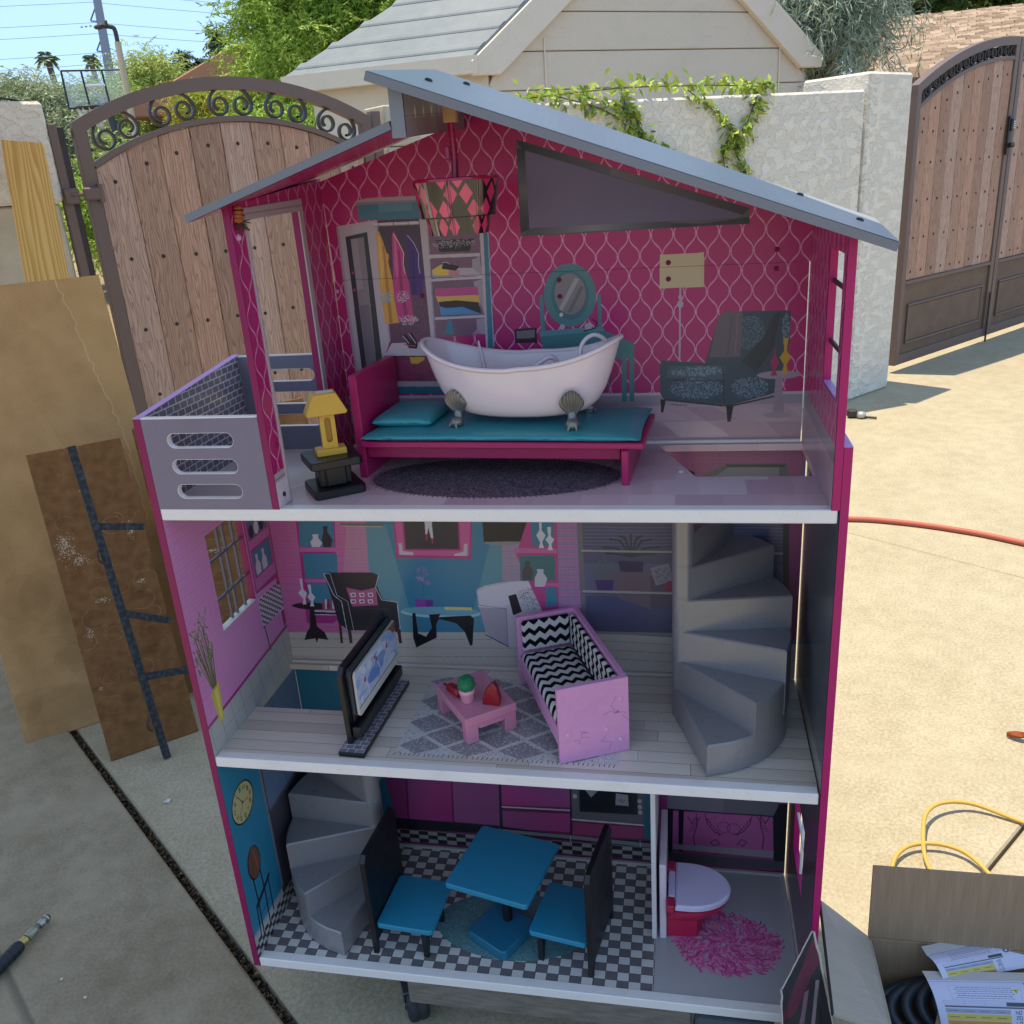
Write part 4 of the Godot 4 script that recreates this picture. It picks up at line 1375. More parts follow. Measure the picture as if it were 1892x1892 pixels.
	for j in 4:
		for i in 8:
			var c := [[j, i], [j, i + 1], [j + 1, i + 1], [j + 1, i]]
			for t in [[0, 1, 2], [0, 2, 3]]:
				for m in [t[0], t[2], t[1]]:
					rs.st.set_uv(Vector2(c[m][1] / 8.0, 1.0 - c[m][0] / 4.0))
					rs.st.add_vertex(gx[c[m][0]][c[m][1]])
	part("printed_top", rs, tmat(p.tex(), 0.3), roof, true)
	var rn := (fr - fl).cross(bl - fl).normalized()
	if rn.y < 0: rn = -rn
	for s in [[0.07, 0.35], [0.10, 0.75], [0.945, 0.45], [0.83, 0.8]]: screw(fl.lerp(fr, s[0]).lerp(bl.lerp(br, s[0]), s[1]) + up, rn, M.black, roof, 0.0048)
	var a := Vector3(0.129, 1.157, 0.025)
	var b := Vector3(0.381, 1.236, 0.022)
	var c2 := Vector3(0.375, 1.262, -0.29)
	var d := Vector3(0.125, 1.190, -0.29)
	th = Vector3(-0.002, 0.0085, 0)
	var lr := part("left_roof", MB.new().hexa([a - th, b - th, c2 - th, d - th, a, b, c2, d]), rm, h)
	var lu := MB.new()
	lu.quad(a - th - up, d - th - up, c2 - th - up, b - th - up)
	part("printed_ceiling", lu, mat("b02a72", 0.2, 0.0, 0.6), lr, true)
	var cl := MB.new().hexa([Vector3(0.383, 1.219, 0.02), Vector3(0.398, 1.219, 0.02), Vector3(0.391, 1.240, -D), Vector3(0.377, 1.240, -D), Vector3(0.383, 1.270, 0.02), Vector3(0.398, 1.266, 0.02), Vector3(0.391, 1.292, -D), Vector3(0.377, 1.300, -D)])
	var cle := part("clerestory", cl, M.roofgrey, h)
	p = Painter.new(0, 0, 300, 60, 2.0, "9a909a")
	p.rect("8a7f8c", 0, 0, 300, 22)
	p.path("4a4450", 0.8, [0, 22, 300, 26])
	for k in 7: p.poly("d9d6da", [30 + k * 38, 20, 34 + k * 38, 30, 30 + k * 38, 41, 26 + k * 38, 30])
	var cs := MB.new()
	var qa := [Vector3(0.3986, 1.220, 0.018), Vector3(0.3916, 1.241, -D + 0.002), Vector3(0.3916, 1.291, -D + 0.002), Vector3(0.3986, 1.265, 0.018)]
	var qu := [Vector2(1, 1), Vector2(0, 1), Vector2(0, 0), Vector2(1, 0)]
	for t in [0, 2, 1, 0, 3, 2]:
		cs.st.set_uv(qu[t])
		cs.st.add_vertex(qa[t])
	part("printed_vent", cs, tmat(p.tex(), 0.35), cle, true)
	part("lamp_block", MB.new().box(Vector3(0.413, 1.2515, -0.12), Vector3(0.016, 0.026, 0.014), 0.001), mat("c79a78", 0.6), cle, true)
	# ---- spiral stairs
	stairs(h, Vector2(0.685, -0.172), Y1 + 0.0006, deg_to_rad(-72.0), -1.0, 6, Y2 - 0.011, "living_room_stairs")
	stairs(h, Vector2(0.163, -0.172), 0.0006, deg_to_rad(-103.0), 1.0, 6, Y1 - 0.011, "kitchen_stairs")
	# chandelier hangs from the block
	var base := Vector3(0.413, 1.112, -0.12)
	var ch := thing("chandelier", "two-tier drum pendant lamp with pink and black diamond print, hung under the roof", "lamp", base)
	var sm := MB.new()
	sm.tube([Vector3(0.413, 1.2385, -0.12), Vector3(0.414, 1.20, -0.12), Vector3(0.413, 1.176, -0.12)], 0.0042, 10)
	var pk := mat("a5154f", 0.12)
	part("stem", sm, pk, ch)
	part("clip", MB.new().box(Vector3(0.4065, 1.205, -0.117), Vector3(0.006, 0.016, 0.003), 0.001), pk, ch)
	part("lid", MB.new().lathe([[0.0001, 1.1775], [0.05, 1.1775], [0.0525, 1.1765], [0.0525, 1.1735], [0.0001, 1.1735]], Vector3(base.x, 0, base.z), 32, Basis.IDENTITY, true), pk, ch)
	p = Painter.new(0, 0, 340, 60, 3.0, "1c1a22")
	for i in 17:
		for j in 4:
			var x := i * 20.0 + (10.0 if j % 2 else 0.0)
			p.poly(["d23a68", "d8406e", "14131a"][(i + j) % 3], [x, j * 18.0 - 3, x + 9, j * 18.0 + 9, x, j * 18.0 + 21, x - 9, j * 18.0 + 9])
	for i in 9:
		var x := 14 + i * 40.0
		for k in 5: p.rect("b84a70" if k % 2 else "2a1c26", x + k * 1.6, 0, x + k * 1.6 + 0.7, 60)
		if i % 4 == 1: p.rect("9a8f8a", x + 10, 0, x + 15, 60)
	var pm := tmat(p.tex(), 0.12, 0.7)
	pm.metallic = 0.08
	for k in 2:
		var q: Array = [[1.1735, 1.133, 0.0528, 0.0462], [1.1325, 1.112, 0.0405, 0.0365]][k]
		var sh := MB.new()
		sh.st.set_smooth_group(1)
		for i in 40:
			var a0 := TAU * i / 40
			var a1 := TAU * (i + 1) / 40
			var f := func(an: float, t: float) -> Vector3: return base * Vector3(1, 0, 1) + Vector3(cos(an) * lerp(q[2], q[3], t), lerp(q[0], q[1], t), -sin(an) * lerp(q[2], q[3], t))
			var vv := [f.call(a0, 0.0), f.call(a0, 1.0), f.call(a1, 1.0), f.call(a1, 0.0)]
			var tt := [Vector2(i / 40.0, 0.68 * k), Vector2(i / 40.0, 0.68 + 0.32 * k), Vector2((i + 1) / 40.0, 0.68 + 0.32 * k), Vector2((i + 1) / 40.0, 0.68 * k)]
			for m in [0, 2, 1, 0, 3, 2]:
				sh.st.set_uv(tt[m])
				sh.st.add_vertex(vv[m])
		part("shade", sh, pm, ch)
	part("tier_ring", MB.new().lathe([[0.0466, 1.1335], [0.0466, 1.1322], [0.036, 1.1322]], Vector3(base.x, 0, base.z), 40, Basis.IDENTITY, true), mat("2a1a22", 0.3), ch)

func print_left(p: Painter) -> void:
	# kitchen
	p.rect("2f86a6", -285, -17, 0, 385)
	p.rect("6f7075", -285, 20, -108, 385)
	p.rect("6a7f9d", -285, 205, -116, 385)
	p.fuzz("8ba1bb", -200, 300, 90, 85, 900)
	p.fuzz("4c607e", -200, 300, 90, 85, 500)
	p.rect("4a4650", -285, 20, -116, 200)
	p.path("35323c", 2.0, [-116, 20, -116, 385])
	p.path("9c9ba2", 1.6, [-110, 20, -110, 385])
	p.path("35323c", 1.5, [-285, 203, -110, 203])
	p.path("35323c", 1.5, [-190, 203, -190, 385])
	p.rect("b9b5b6", -285, -17, 0, 46)
	p.rect("8f8b90", -285, 42, 0, 44)
	p.rect("3b3540", -285, 32, -108, 46)
	p.checks(-285, -17, 0, 30, "b5b0ad", "262329", 12, 8)
	p.ell("1c1a22", -46, 277, 35, 35)
	p.ell("cdbf86", -46, 277, 32.5, 32.5)
	var nums := ["12", "1", "2", "3", "4", "5", "6", "7", "8", "9", "10", "11"]
	for k in 12:
		var an := PI / 2 - TAU * k / 12.0
		var cx := -46 + cos(an) * 25.0
		var cy := 277 + sin(an) * 25.0
		var t: String = nums[k]
		for j in t.length(): p.digit("1c1a22", int(t[j]), cx + (j - (t.length() - 1) * 0.5) * 4.6, cy, 6.5, 1.2)
	p.path("26242c", 1.4, [-46, 277, -34, 296])
	p.path("26242c", 1.0, [-46, 277, -28, 258])
	p.path("26242c", 0.8, [-46, 277, -64, 274])
	p.ell("26242c", -46, 277, 2.2, 2.2)
	# bentwood chair
	p.ell("2c1c1a", -42, 160, 21, 31)
	p.ell("7a4c3a", -43, 160, 18.5, 28.5)
	p.path("93634c", 3.0, [-50, 140, -47, 180])
	p.path("643b2d", 3.0, [-35, 140, -37, 180])
	for z in [-30.0, -54.0]: p.path("1d1a1f", 3.4, [z, 135, z - 2, 90, z + 1, 22])
	p.poly("241f26", [-22, 88, -78, 108, -80, 102, -22, 78])
	p.path("1d1a1f", 3.2, [-24, 82, -20, 24])
	p.path("1d1a1f", 3.2, [-72, 100, -70, 34])
	p.path("1d1a1f", 1.4, [-28, 60, -66, 66])
	# living room
	p.rect("d079b3", -285, 395, 0, 790)
	p.bricks("e09cca", -285, 440, 0, 790)
	p.poly("b02a80", [-285, 462, 0, 444, 0, 449, -285, 468])
	p.poly("b9b9b4", [-285, 380, 0, 380, 0, 444, -285, 462])
	for k in 9: p.path("7d7c78", 0.9, [-10 - k * 33, 385, -4 - k * 32, 450])
	p.path("8d8c88", 0.7, [0, 418, -285, 425])
	p.rect("b02a80", -285, 470, -276, 790)
	p.poly("a62c78", [-285, 560, -202, 566, -202, 790, -285, 790])
	p.rect("c670a5", -280, 570, -206, 790)
	p.rect("a62c78", -277, 590, -210, 640)
	p.rect("3a7890", -275, 592, -213, 636)
	p.rect("a62c78", -277, 655, -210, 705)
	p.rect("3a7890", -275, 657, -213, 702)
	for q in [[-225.0, "c9c3c9"], [-248.0, "c9c3c9"]]: p.poly(q[1], [q[0] - 8, 593, q[0] + 8, 593, q[0] + 9, 608, q[0] + 3, 618, q[0] + 4, 628, q[0] - 4, 628, q[0] - 3, 618, q[0] - 9, 608])
	for q in [[-222.0, "2a2432"], [-240.0, "d3ced2"], [-258.0, "2a2432"]]: p.ell(q[1], q[0], 669, 8, 11)
	p.poly("cfcbd0", [-206, 505, -285, 498, -285, 546, -206, 556])
	for k in 120: p.path("17151c", 2.6, [-283 + (k % 12) * 6.6, 503 + floor(k / 12.0) * 5.2, -283 + (k % 12) * 6.6 + (4.0 if (k + k / 12) % 2 else -0.5), 503 + floor(k / 12.0) * 5.2 + (0.8 if (k + k / 12) % 2 else 4.0)])
	p.path("1d1a22", 2.6, [-210, 504, -216, 455])
	p.path("1d1a22", 2.6, [-275, 498, -278, 462])
	# bamboo in a yellow pot
	p.poly("d9c44e", [-50, 496, -24, 490, -32, 434, -44, 436])
	p.poly("e8d978", [-44, 490, -34, 488, -36, 440, -41, 441])
	for k in 11: p.path(["6d6a46", "8a8560", "5c5a3c"][k % 3], 2.6, [-42 + k * 1.1, 494, -52 + k * 4.2 + (k % 3) * 3, 560 + (k * 17) % 42])
	for k in 46:
		var x := -52 + p.r.randf() * 46
		var y := 525 + p.r.randf() * 85
		p.path(["5f7a3c", "7c8f4c"][k % 2], 2.2, [x, y, x + p.r.randf_range(-9, 9), y + p.r.randf_range(2, 12)])
	# balcony brick
	p.rect("d8d4d8", -285, 790, 0, 945)
	var row := 0
	var yy := 792.0
	while yy < 945:
		var x := -285.0 - (9.0 if row % 2 else 0.0)
		while x < 0:
			p.rect(["74717e", "6d6a77", "7b7884"][(row * 3 + int(x)) % 3 if x > 0 else absi(row * 5 + int(x)) % 3], x + 0.9, yy, x + 17.1, yy + 8.4)
			x += 18.0
		yy += 10.2
		row += 1

func floors(h: Node3D) -> void:
	var fu := func() -> MB: return MB.new().uv(Vector3(0, 0, -0.285), Vector3(1 / 0.86, 0, 0), Vector3(0, 0, 1 / 0.285))
	var lip := func(y: float, par: Node3D) -> void:
		part("front_lip", MB.new().box(Vector3(0.43, y - 0.0078, -0.0085), Vector3(0.859, 0.017, 0.017), 0.0012), M.white, par, true)
	# bedroom floor: pale pink marble tiles
	var p := Painter.new(0, 0, 860, 285, 2.0, "cfb2ba")
	for i in 15:
		for j in 5:
			p.rect(["d3b8bf", "c9aab3", "d9c2c6", "cdb0b6", "c4a3ad"][(i * 7 + j * 3) % 5], i * 58 + (29 if j % 2 else 0) - 20, j * 57, i * 58 + (29 if j % 2 else 0) + 37.5, j * 57 + 56.5)
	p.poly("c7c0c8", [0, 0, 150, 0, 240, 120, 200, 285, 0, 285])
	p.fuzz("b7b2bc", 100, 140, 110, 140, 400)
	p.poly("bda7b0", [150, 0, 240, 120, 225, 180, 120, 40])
	for k in 150:
		var a := TAU * k / 150.0
		p.path("564d57", 1.6, [430 + cos(a) * 172, 131 + sin(a) * 83, 430 + cos(a + 0.02) * (177 + (k * 7) % 5), 131 + sin(a + 0.02) * (87 + (k * 5) % 4)])
	p.ell("5f5661", 430, 131, 174, 85)
	for k in 5200:
		var a := p.r.randf() * TAU
		var q := sqrt(p.r.randf())
		var x := 430 + cos(a) * q * 172
		var y := 131 + sin(a) * q * 84
		p.path(["403840", "7a707a", "8f8590"][k % 3], 0.9, [x, y, x + p.r.randf_range(-3, 3), y - p.r.randf_range(1, 4)])
	var f: MB = fu.call()
	var y := Y2 - 0.0005
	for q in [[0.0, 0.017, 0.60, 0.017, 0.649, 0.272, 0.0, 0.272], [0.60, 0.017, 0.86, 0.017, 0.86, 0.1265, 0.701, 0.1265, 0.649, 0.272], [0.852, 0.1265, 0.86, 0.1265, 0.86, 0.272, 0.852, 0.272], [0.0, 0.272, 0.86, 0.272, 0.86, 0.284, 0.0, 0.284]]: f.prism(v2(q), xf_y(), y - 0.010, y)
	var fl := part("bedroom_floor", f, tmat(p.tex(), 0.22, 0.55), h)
	lip.call(Y2, fl)
	part("back_batten", MB.new().box(Vector3(0.51, Y2 + 0.002, -D + 0.004), Vector3(0.68, 0.005, 0.007), 0.001), M.white, fl, true)
	screw(Vector3(0.682, Y2, -0.145), Vector3.UP, mat("c9b9bf", 0.4), fl, 0.005)
	# living room floor: pale printed planks
	p = Painter.new(0, 0, 860, 285, 2.0, "cfc3b6")
	for j in 12:
		var x := -p.r.randf() * 200
		while x < 860:
			var l := p.r.randf_range(170, 320)
			p.rect(["d3c7b9", "c9bdb0", "d9cec2", "c4b8ab", "d6ccc0"][p.r.randi() % 5], x, j * 25.0, x + l, j * 25.0 + 24.6)
			for k in 5: p.path("a0918566", 0.5, [x + 4, j * 25.0 + 3 + k * 4.6, x + l * 0.5, j * 25.0 + 3.8 + k * 4.6, x + l - 4, j * 25.0 + 3 + k * 4.6])
			p.path("85776d", 0.8, [x, j * 25.0, x, j * 25.0 + 24.8])
			x += l
		p.path("85776d", 0.8, [0, j * 25.0, 860, j * 25.0])
	p.rect("c9c4c0", 270, 38, 598, 250)
	for i in 5:
		for j in 7:
			var cx := 300 + i * 78.0 + (39.0 if j % 2 else 0.0)
			var cy := 56 + j * 30.0
			if cx < 590: p.poly("8d888b", [max(cx - 35, 270), cy, cx, max(cy - 25, 38), min(cx + 35, 598), cy, cx, min(cy + 25, 250)])
	for k in 7000:
		var x := p.r.randf_range(271, 597)
		var yy := p.r.randf_range(38, 250)
		p.path(["77727a", "e2ddd9", "9f999a", "d5cfcc"][k % 4], 0.8, [x, yy, x + p.r.randf_range(-2.6, 2.6), yy + p.r.randf_range(-2.6, 2.6)])
	for k in 90: p.path(["3a363d", "cfc9c6"][k % 2], 1.0, [271 + k * 3.65, 39, 268 + k * 3.65 + (k * 7) % 5, 32.5])
	f = fu.call()
	y = Y1 - 0.0005
	for q in [[0.0, 0.017, 0.86, 0.017, 0.86, 0.137, 0.0, 0.137], [0.166, 0.137, 0.86, 0.137, 0.86, 0.272, 0.212, 0.272], [0.0, 0.272, 0.86, 0.272, 0.86, 0.284, 0.0, 0.284]]: f.prism(v2(q), xf_y(), y - 0.010, y)
	fl = part("living_room_floor", f, tmat(p.tex(), 0.3, 0.5), h)
	lip.call(Y1, fl)
	part("back_batten", MB.new().box(Vector3(0.43, Y1 + 0.002, -D + 0.004), Vector3(0.856, 0.005, 0.007), 0.001), mat("c4b9b0", 0.4), fl, true)
	part("scrap", MB.new().box(Vector3(0.6505, Y1 + 0.0008, -0.16), Vector3(0.004, 0.0008, 0.035), 0.0002, Basis(Vector3.UP, 0.25)), mat("cfc6bd", 0.5), fl, true)
	# kitchen floor: checks, teal rug; grey bathroom with a pink rug
	p = Painter.new(0, 0, 860, 285, 2.0, "aaa6a7")
	p.checks(0, 0, 642, 285, "d0cac4", "6d686b", 18.3, 15.2)
	for k in 34: p.path("2a272c", 0.6, [k * 18.3, 0, k * 18.3, 285] if k * 18.3 < 642 else [0, 0, 0, 0])
	for k in 19: p.path("2a272c", 0.6, [0, k * 15.2, 642, k * 15.2])
	p.ell("5d868a", 405, 118, 130, 72)
	p.fuzz("4d7478", 405, 118, 129, 71, 3200)
	p.fuzz("80a6a8", 405, 118, 129, 71, 2600)
	p.path("6e6a6d", 1.4, [642, 0, 642, 285])
	for k in 900:
		var a := p.r.randf() * TAU
		var q := pow(p.r.randf(), 0.6)
		var x := 757 + cos(a) * q * 76
		var yy := 122 + sin(a) * q * 55
		var b := a + p.r.randf_range(-0.9, 0.9)
		var l := p.r.randf_range(8, 17)
		var c := ["c8508a", "d6689f", "b84480", "e07fb0", "cc5c94"][k % 5] as String
		p.path(c, 2.4, [x, yy, x + cos(b) * l * 0.6, yy + sin(b) * l * 0.5, x + cos(b + 0.5) * l, yy + sin(b + 0.5) * l * 0.9])
	f = fu.call()
	f.prism(v2([0.0, 0.017, 0.86, 0.017, 0.86, 0.284, 0.0, 0.284]), xf_y(), -0.0105, -0.0005)
	fl = part("kitchen_floor", f, tmat(p.tex(), 0.24, 0.5), h)
	lip.call(0.0, fl)
	part("back_batten", MB.new().box(Vector3(0.43, 0.002, -D + 0.004), Vector3(0.856, 0.005, 0.007), 0.001), mat("b5adab", 0.4), fl, true)
func print_bedroom(p: Painter) -> void:
	p.poly("9f9098",[96.3,873.1,877.2,863.6,878.2,845.6,93,852.1])
	p.poly("c4b8bc",[96.3,873.1,877.2,863.6,877.4,859.7,95.6,868.7])
	p.poly("b89ba3",[93,852.1,878.2,845.6,881.9,777.7,80.8,776])
	p.poly("c2a7ae",[130,855.8,175.1,855.7,216.9,834,162.8,832.3])
	p.poly("ab8c97",[89.7,831.9,162.8,832.3,204.5,806.9,113.4,806.5])
	p.poly("ab8c97",[214.9,854,259,853.9,300.3,832.5,247.5,830.8])
	p.poly("c6adb2",[176.1,830.3,247.5,830.8,288.7,805.7,199.8,805.2])
	p.poly("bba0a6",[298,852.2,341,852.2,381.8,831,330.3,829.3])
	p.poly("b3959e",[260.5,828.8,330.3,829.3,371.1,804.5,284.2,804])
	p.poly("c2a7ae",[379.1,850.5,421.2,850.5,461.5,829.5,411.2,827.9])
	p.poly("ab8c97",[343,827.4,411.2,827.9,451.6,803.3,366.6,802.8])
	p.poly("ab8c97",[458.5,848.9,499.6,848.9,539.5,828.1,490.3,826.5])
	p.poly("c6adb2",[423.7,826,490.3,826.5,530.3,802.2,447.3,801.7])
	p.poly("bba0a6",[536.2,847.3,576.4,847.2,615.8,826.7,567.7,825.1])
	p.poly("b3959e",[502.6,824.6,567.7,825.1,607.3,801.1,526.1,800.6])
	p.poly("c2a7ae",[612.1,845.7,651.5,845.7,690.4,825.4,643.4,823.7])
	p.poly("ab8c97",[579.7,823.2,643.4,823.7,682.7,800,603.3,799.5])
	p.poly("ab8c97",[686.5,844.1,725,844.1,763.5,824,717.6,822.4])
	p.poly("c6adb2",[655.2,821.9,717.6,822.4,756.4,798.9,678.8,798.4])
	p.poly("bba0a6",[759.3,842.6,797,842.6,835.1,822.7,790.1,821.1])
	p.poly("b3959e",[729.1,820.6,790.1,821.1,828.6,797.9,752.6,797.3])
	p.poly("c2a7ae",[830.6,841.1,867.5,841.1,905.1,821.4,861.2,819.9])
	p.poly("ab8c97",[801.5,819.3,861.2,819.9,899.3,796.8,824.9,796.3])
	p.poly("56525e",[460.7,1220.8,473.2,1217.2,770.9,1114.2,771.4,1094.2,459.4,1094.8])
	p.poly("34323c",[460.7,1220.8,470.3,1218.1,476.3,1206.1,471.6,1203])
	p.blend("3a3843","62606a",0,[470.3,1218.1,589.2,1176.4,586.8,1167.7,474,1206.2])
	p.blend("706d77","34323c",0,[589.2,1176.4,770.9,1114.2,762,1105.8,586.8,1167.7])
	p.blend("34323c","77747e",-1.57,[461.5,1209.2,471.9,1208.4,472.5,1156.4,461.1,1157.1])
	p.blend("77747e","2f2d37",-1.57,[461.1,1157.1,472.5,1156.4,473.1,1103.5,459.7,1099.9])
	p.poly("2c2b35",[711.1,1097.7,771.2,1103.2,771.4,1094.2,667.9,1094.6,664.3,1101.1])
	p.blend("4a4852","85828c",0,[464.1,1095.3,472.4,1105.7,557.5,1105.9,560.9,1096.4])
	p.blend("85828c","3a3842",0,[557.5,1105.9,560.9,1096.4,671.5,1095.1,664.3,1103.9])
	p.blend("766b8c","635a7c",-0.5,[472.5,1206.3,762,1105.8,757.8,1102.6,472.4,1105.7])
	p.poly("aa9da8",[219.7,1155.8,239.3,1159.7,405.4,1156.9,413.1,1150.7,222.6,1151.5])
	p.poly("8b7f8e",[219.6,1155.1,413.1,1150.7,413,1148.6,222.5,1150.5])
	p.poly("46788f",[223.4,1151.1,411.4,1149,409.5,1125.1,224.1,1130.2])
	p.poly("588aa0",[255.3,1150.4,306.4,1149.7,305.2,1139,255.6,1138.9])
	p.poly("4b3b4e",[238.7,1128.6,327.8,1128,322.8,1046.1,313.3,953.3,239,948.9])
	p.poly("65425a",[248.7,1041.5,320.7,1043,313.3,953.3,244.5,948.8])
	p.fuzz("55344d",287.9,998.2,29.8,33.7,300)
	p.fuzz("7d5570",287,989.9,26.4,30.5,200)
	p.poly("bdb1b8",[238.7,1128.6,250,1129,249.8,955.5,238.9,933.3,235.3,933.4])
	p.poly("a2949f",[249.1,1129.1,251.9,1129.2,251.1,955.4,248.7,953.8])
	p.path("d0c5cb",4.6,[244.9,1123,312.7,1121.9])
	p.path("95888f",1.2,[244.7,1121.1,312.5,1119.9])
	p.poly("d9a04c",[247.6,1110.2,252.3,1113.1,256,1101,260,1083.2,263.2,1080.6,261,1070.2,264.7,1042.3,264.7,1027.5,267.4,982.2,245.6,980.5,243.8,1016.8,244.7,1066.2])
	p.poly("b67d33",[255.3,1094.7,257.5,1091.3,257.4,1032.8,257.6,982.6,252.1,981.9,253,1033])
	p.poly("e8b865",[249.7,1106.1,252.5,1107.6,253.4,1065.8,247.7,1033.2,247.3,1066.1])
	p.poly("c13d80",[270.6,1106.5,274.8,1112.6,280,1098.1,286.8,1081.8,283.9,1064.2,289,1039.6,289.7,1014.8,291.3,981.3,266.7,983.9,263.7,1019.3,267.4,1065.1])
	p.poly("9c2a66",[277,1087.1,280.3,1085.3,279.3,1031.8,282.9,985,277.4,984.3,274.1,1032])
	p.poly("d65f99",[273,1104.8,275.8,1106.3,276.1,1064.6,271.5,1040.4,270,1064.9])
	p.poly("472876",[293.6,1103.7,296.6,1107.5,303.5,1092.1,309,1079,306.9,1067.9,311.9,1041.8,307.1,1020.7,290.5,1021.4,290.8,1055.8])
	p.poly("34205c",[299.4,1085.9,301.8,1084.2,297.8,1024.4,293.3,1022.9])
	p.path("c9bfe0",1.0,[293.9,1106,302.1,1095.3,308.2,1079.9,306.4,1067.9,306.9,1051.8])
	p.path("f0d0e0",1.0,[272.7,1109.6,279.8,1096.5,285.8,1081,283.4,1067.5,284.4,1052.9])
	p.path("4a4048",0.8,[250.7,1114,252.9,1120.2,252.6,1126.5])
	p.path("4a4048",0.8,[273.1,1112.7,275.2,1118.9,274.9,1125.2])
	p.path("4a4048",0.8,[295.3,1111.5,297.4,1117.6,297.1,1123.9])
	p.fuzz("5b9cc4",252.2,1019.8,10.3,8.3,70)
	p.fuzz("8fc2de",252.2,1019.8,8.9,7.3,40)
	p.fuzz("a9a0a8",277,1019.5,11.6,8.6,80)
	p.fuzz("cfc8cc",277,1019.5,10.2,7.9,40)
	p.fuzz("b5acb2",282.1,985.8,15.5,7.7,90)
	p.fuzz("d6d0d3",282.1,985.8,13.8,7,50)
	p.poly("c3b8be",[238.9,933.3,252.1,951.9,309.5,951.7,311,931])
	p.poly("241e26",[269.7,963.4,275.2,964.9,283,954.3,280.8,966.4,286.1,966.2,293.3,950.5,290.7,942.4,278.2,943.8])
	p.path("e6dfe2",1.0,[270.5,962.5,279.1,951])
	p.path("e6dfe2",1.0,[280.7,965.5,289.8,950.7])
	p.path("c8485a",1.4,[271.7,949.6,278.7,947.6,289.3,946.4])
	p.poly("3d2133",[242.6,933.2,311,931,310.6,927.2,243.9,929.3])
	p.poly("7a2b58",[248.5,931.3,324.2,928.9,320.6,891.9,247.1,893.8])
	p.fuzz("a0406f",276.6,912.5,18.4,16.4,160)
	p.fuzz("5b1f45",291.6,909.1,24.5,14.9,160)
	p.poly("cfa23f",[278,930.3,301.5,929.6,300.1,925.2,289.7,919.3,279,920.2])
	p.poly("b0a3ab",[244.9,893.9,338.8,891.4,338.1,883.3,245.5,885.7])
	p.poly("2f6a80",[245.5,885.7,344.2,883.2,343.1,871.8,247.3,874])
	p.poly("bcb0b7",[188,1123.9,238.7,1128.6,236.9,931.6,229.1,897.9,188.3,899])
	p.poly("a79ba4",[188,1123.9,191.6,1124.3,192.1,898.9,188.3,899])
	p.poly("2f2e39",[200,1108.9,234.1,1113.7,233.8,921.2,228.1,898,199.5,898.7])
	p.poly("8a7e86",[207.4,1104.9,228,1107.3,223.7,914.4,207.6,911.3])
	p.poly("9d9299",[207.4,1104.9,217.3,1106,217.5,1034.6,208.1,1031.7])
	p.poly("766b74",[208.8,1009.9,223.4,1011,223.3,918,207.9,913.1])
	p.ell("b03055",204.5,1057.5,2.1,2.2)
	p.ell("b03055",203.2,1032.8,2.2,2.4)
	p.poly("bdb1b8",[314.2,1127.6,327.8,1127.6,321.7,958.1,314,956.7])
	p.poly("9a8d98",[325.2,1127.7,328.1,1127.5,321.9,958.1,319.4,958.2])
	p.poly("7a5b70",[326.1,1111.3,400.1,1111.8,399.8,960.4,321.9,958.1])
	p.fuzz("5e4058",351.4,1020.4,29.1,54.7,260)
	p.poly("a597a3",[386.3,1067.1,398.1,1071.2,399.6,1044.1,386.2,1055.1])
	p.poly("a597a3",[386.3,1036.7,399.3,1039.3,398.6,988.7,387.2,1026.9])
	p.poly("a597a3",[386.1,982.6,398.2,983.8,398.1,960.4,386,960.9])
	p.poly("b9adb5",[325.5,1055.7,330.9,1057.9,386.2,1055.9,399.6,1044.1,325.3,1045.2])
	p.poly("c3b8bf",[322.5,1077,398.9,1075.9,398.5,1071.2,322.9,1072.2])
	p.poly("c3b8bf",[322.5,1043.2,399.6,1043.8,399.7,1040.2,322.5,1039.6])
	p.poly("c3b8bf",[323,988.1,398.6,988.4,398.6,984.4,323,984.2])
	p.poly("262028",[334.8,1096.7,392.1,1095.9,384,1079.1,340,1080.3])
	p.fuzz("8f868e",361.3,1090.2,33.5,6,170)
	p.fuzz("c2bcc0",361.4,1091.3,31.9,4.7,60)
	p.poly("e0c04e",[326.4,1055.7,340,1063,351.3,1056.1,348.8,1047.3,329.9,1048.2])
	p.poly("d0808e",[351.2,1055.3,367.3,1052.9,365.8,1046.5,350.5,1047.2])
	p.poly("26222c",[341.1,1065.9,352,1063.2,366.9,1058.5,361.3,1053.2,341.1,1056.6])
	p.path("c9c2c6",0.9,[341.4,1059.8,342.8,1065.3,348.8,1065.5,352.8,1062.4])
	p.poly("c44a88",[328,1028.8,391.6,1029.1,392.3,1016.9,326.9,1017.8])
	p.poly("dcb05a",[327.7,1017.8,392.4,1017.2,393.1,1001.3,359.2,1011,331.1,1007.7])
	p.poly("26242c",[331.3,1010,359.2,1011,391.5,1006.8,393.9,990.2,366.9,1001.3,333.9,1001])
	p.poly("4a90c4",[331.6,1003.9,342.5,1000.1,366.9,1001.3,393.9,990.2,332.9,990.4])
	p.poly("3d8093",[335.4,962.7,342.5,981.8,348.7,982.4,350.3,962.1])
	p.poly("b77a9a",[377.3,961.2,384.8,967.6,392.9,960.6])
	p.poly("bdb1b8",[401.1,1124,407.7,1123.9,404.8,939.9,397.4,940.2])
	p.poly("3c788c",[406.9,1123.7,413,1123.6,408.7,939.8,400.3,940.1])
	p.poly("8fb4be",[412.7,1123.6,414,1123.6,409.7,939.8,408.3,939.8])
	p.poly("4d8086",[481,1013.2,486.5,1013,487.7,961.2,481.3,961.5])
	p.poly("4d8086",[564.1,1009.6,569.4,1009.3,570.3,963.6,564.9,963.8])
	p.ell("4d8086",525.5,1010.5,37.8,44.4)
	p.ell("417077",525.5,1010.5,27,34.3)
	p.ell("867f82",525.6,1012.8,22.4,28.9)
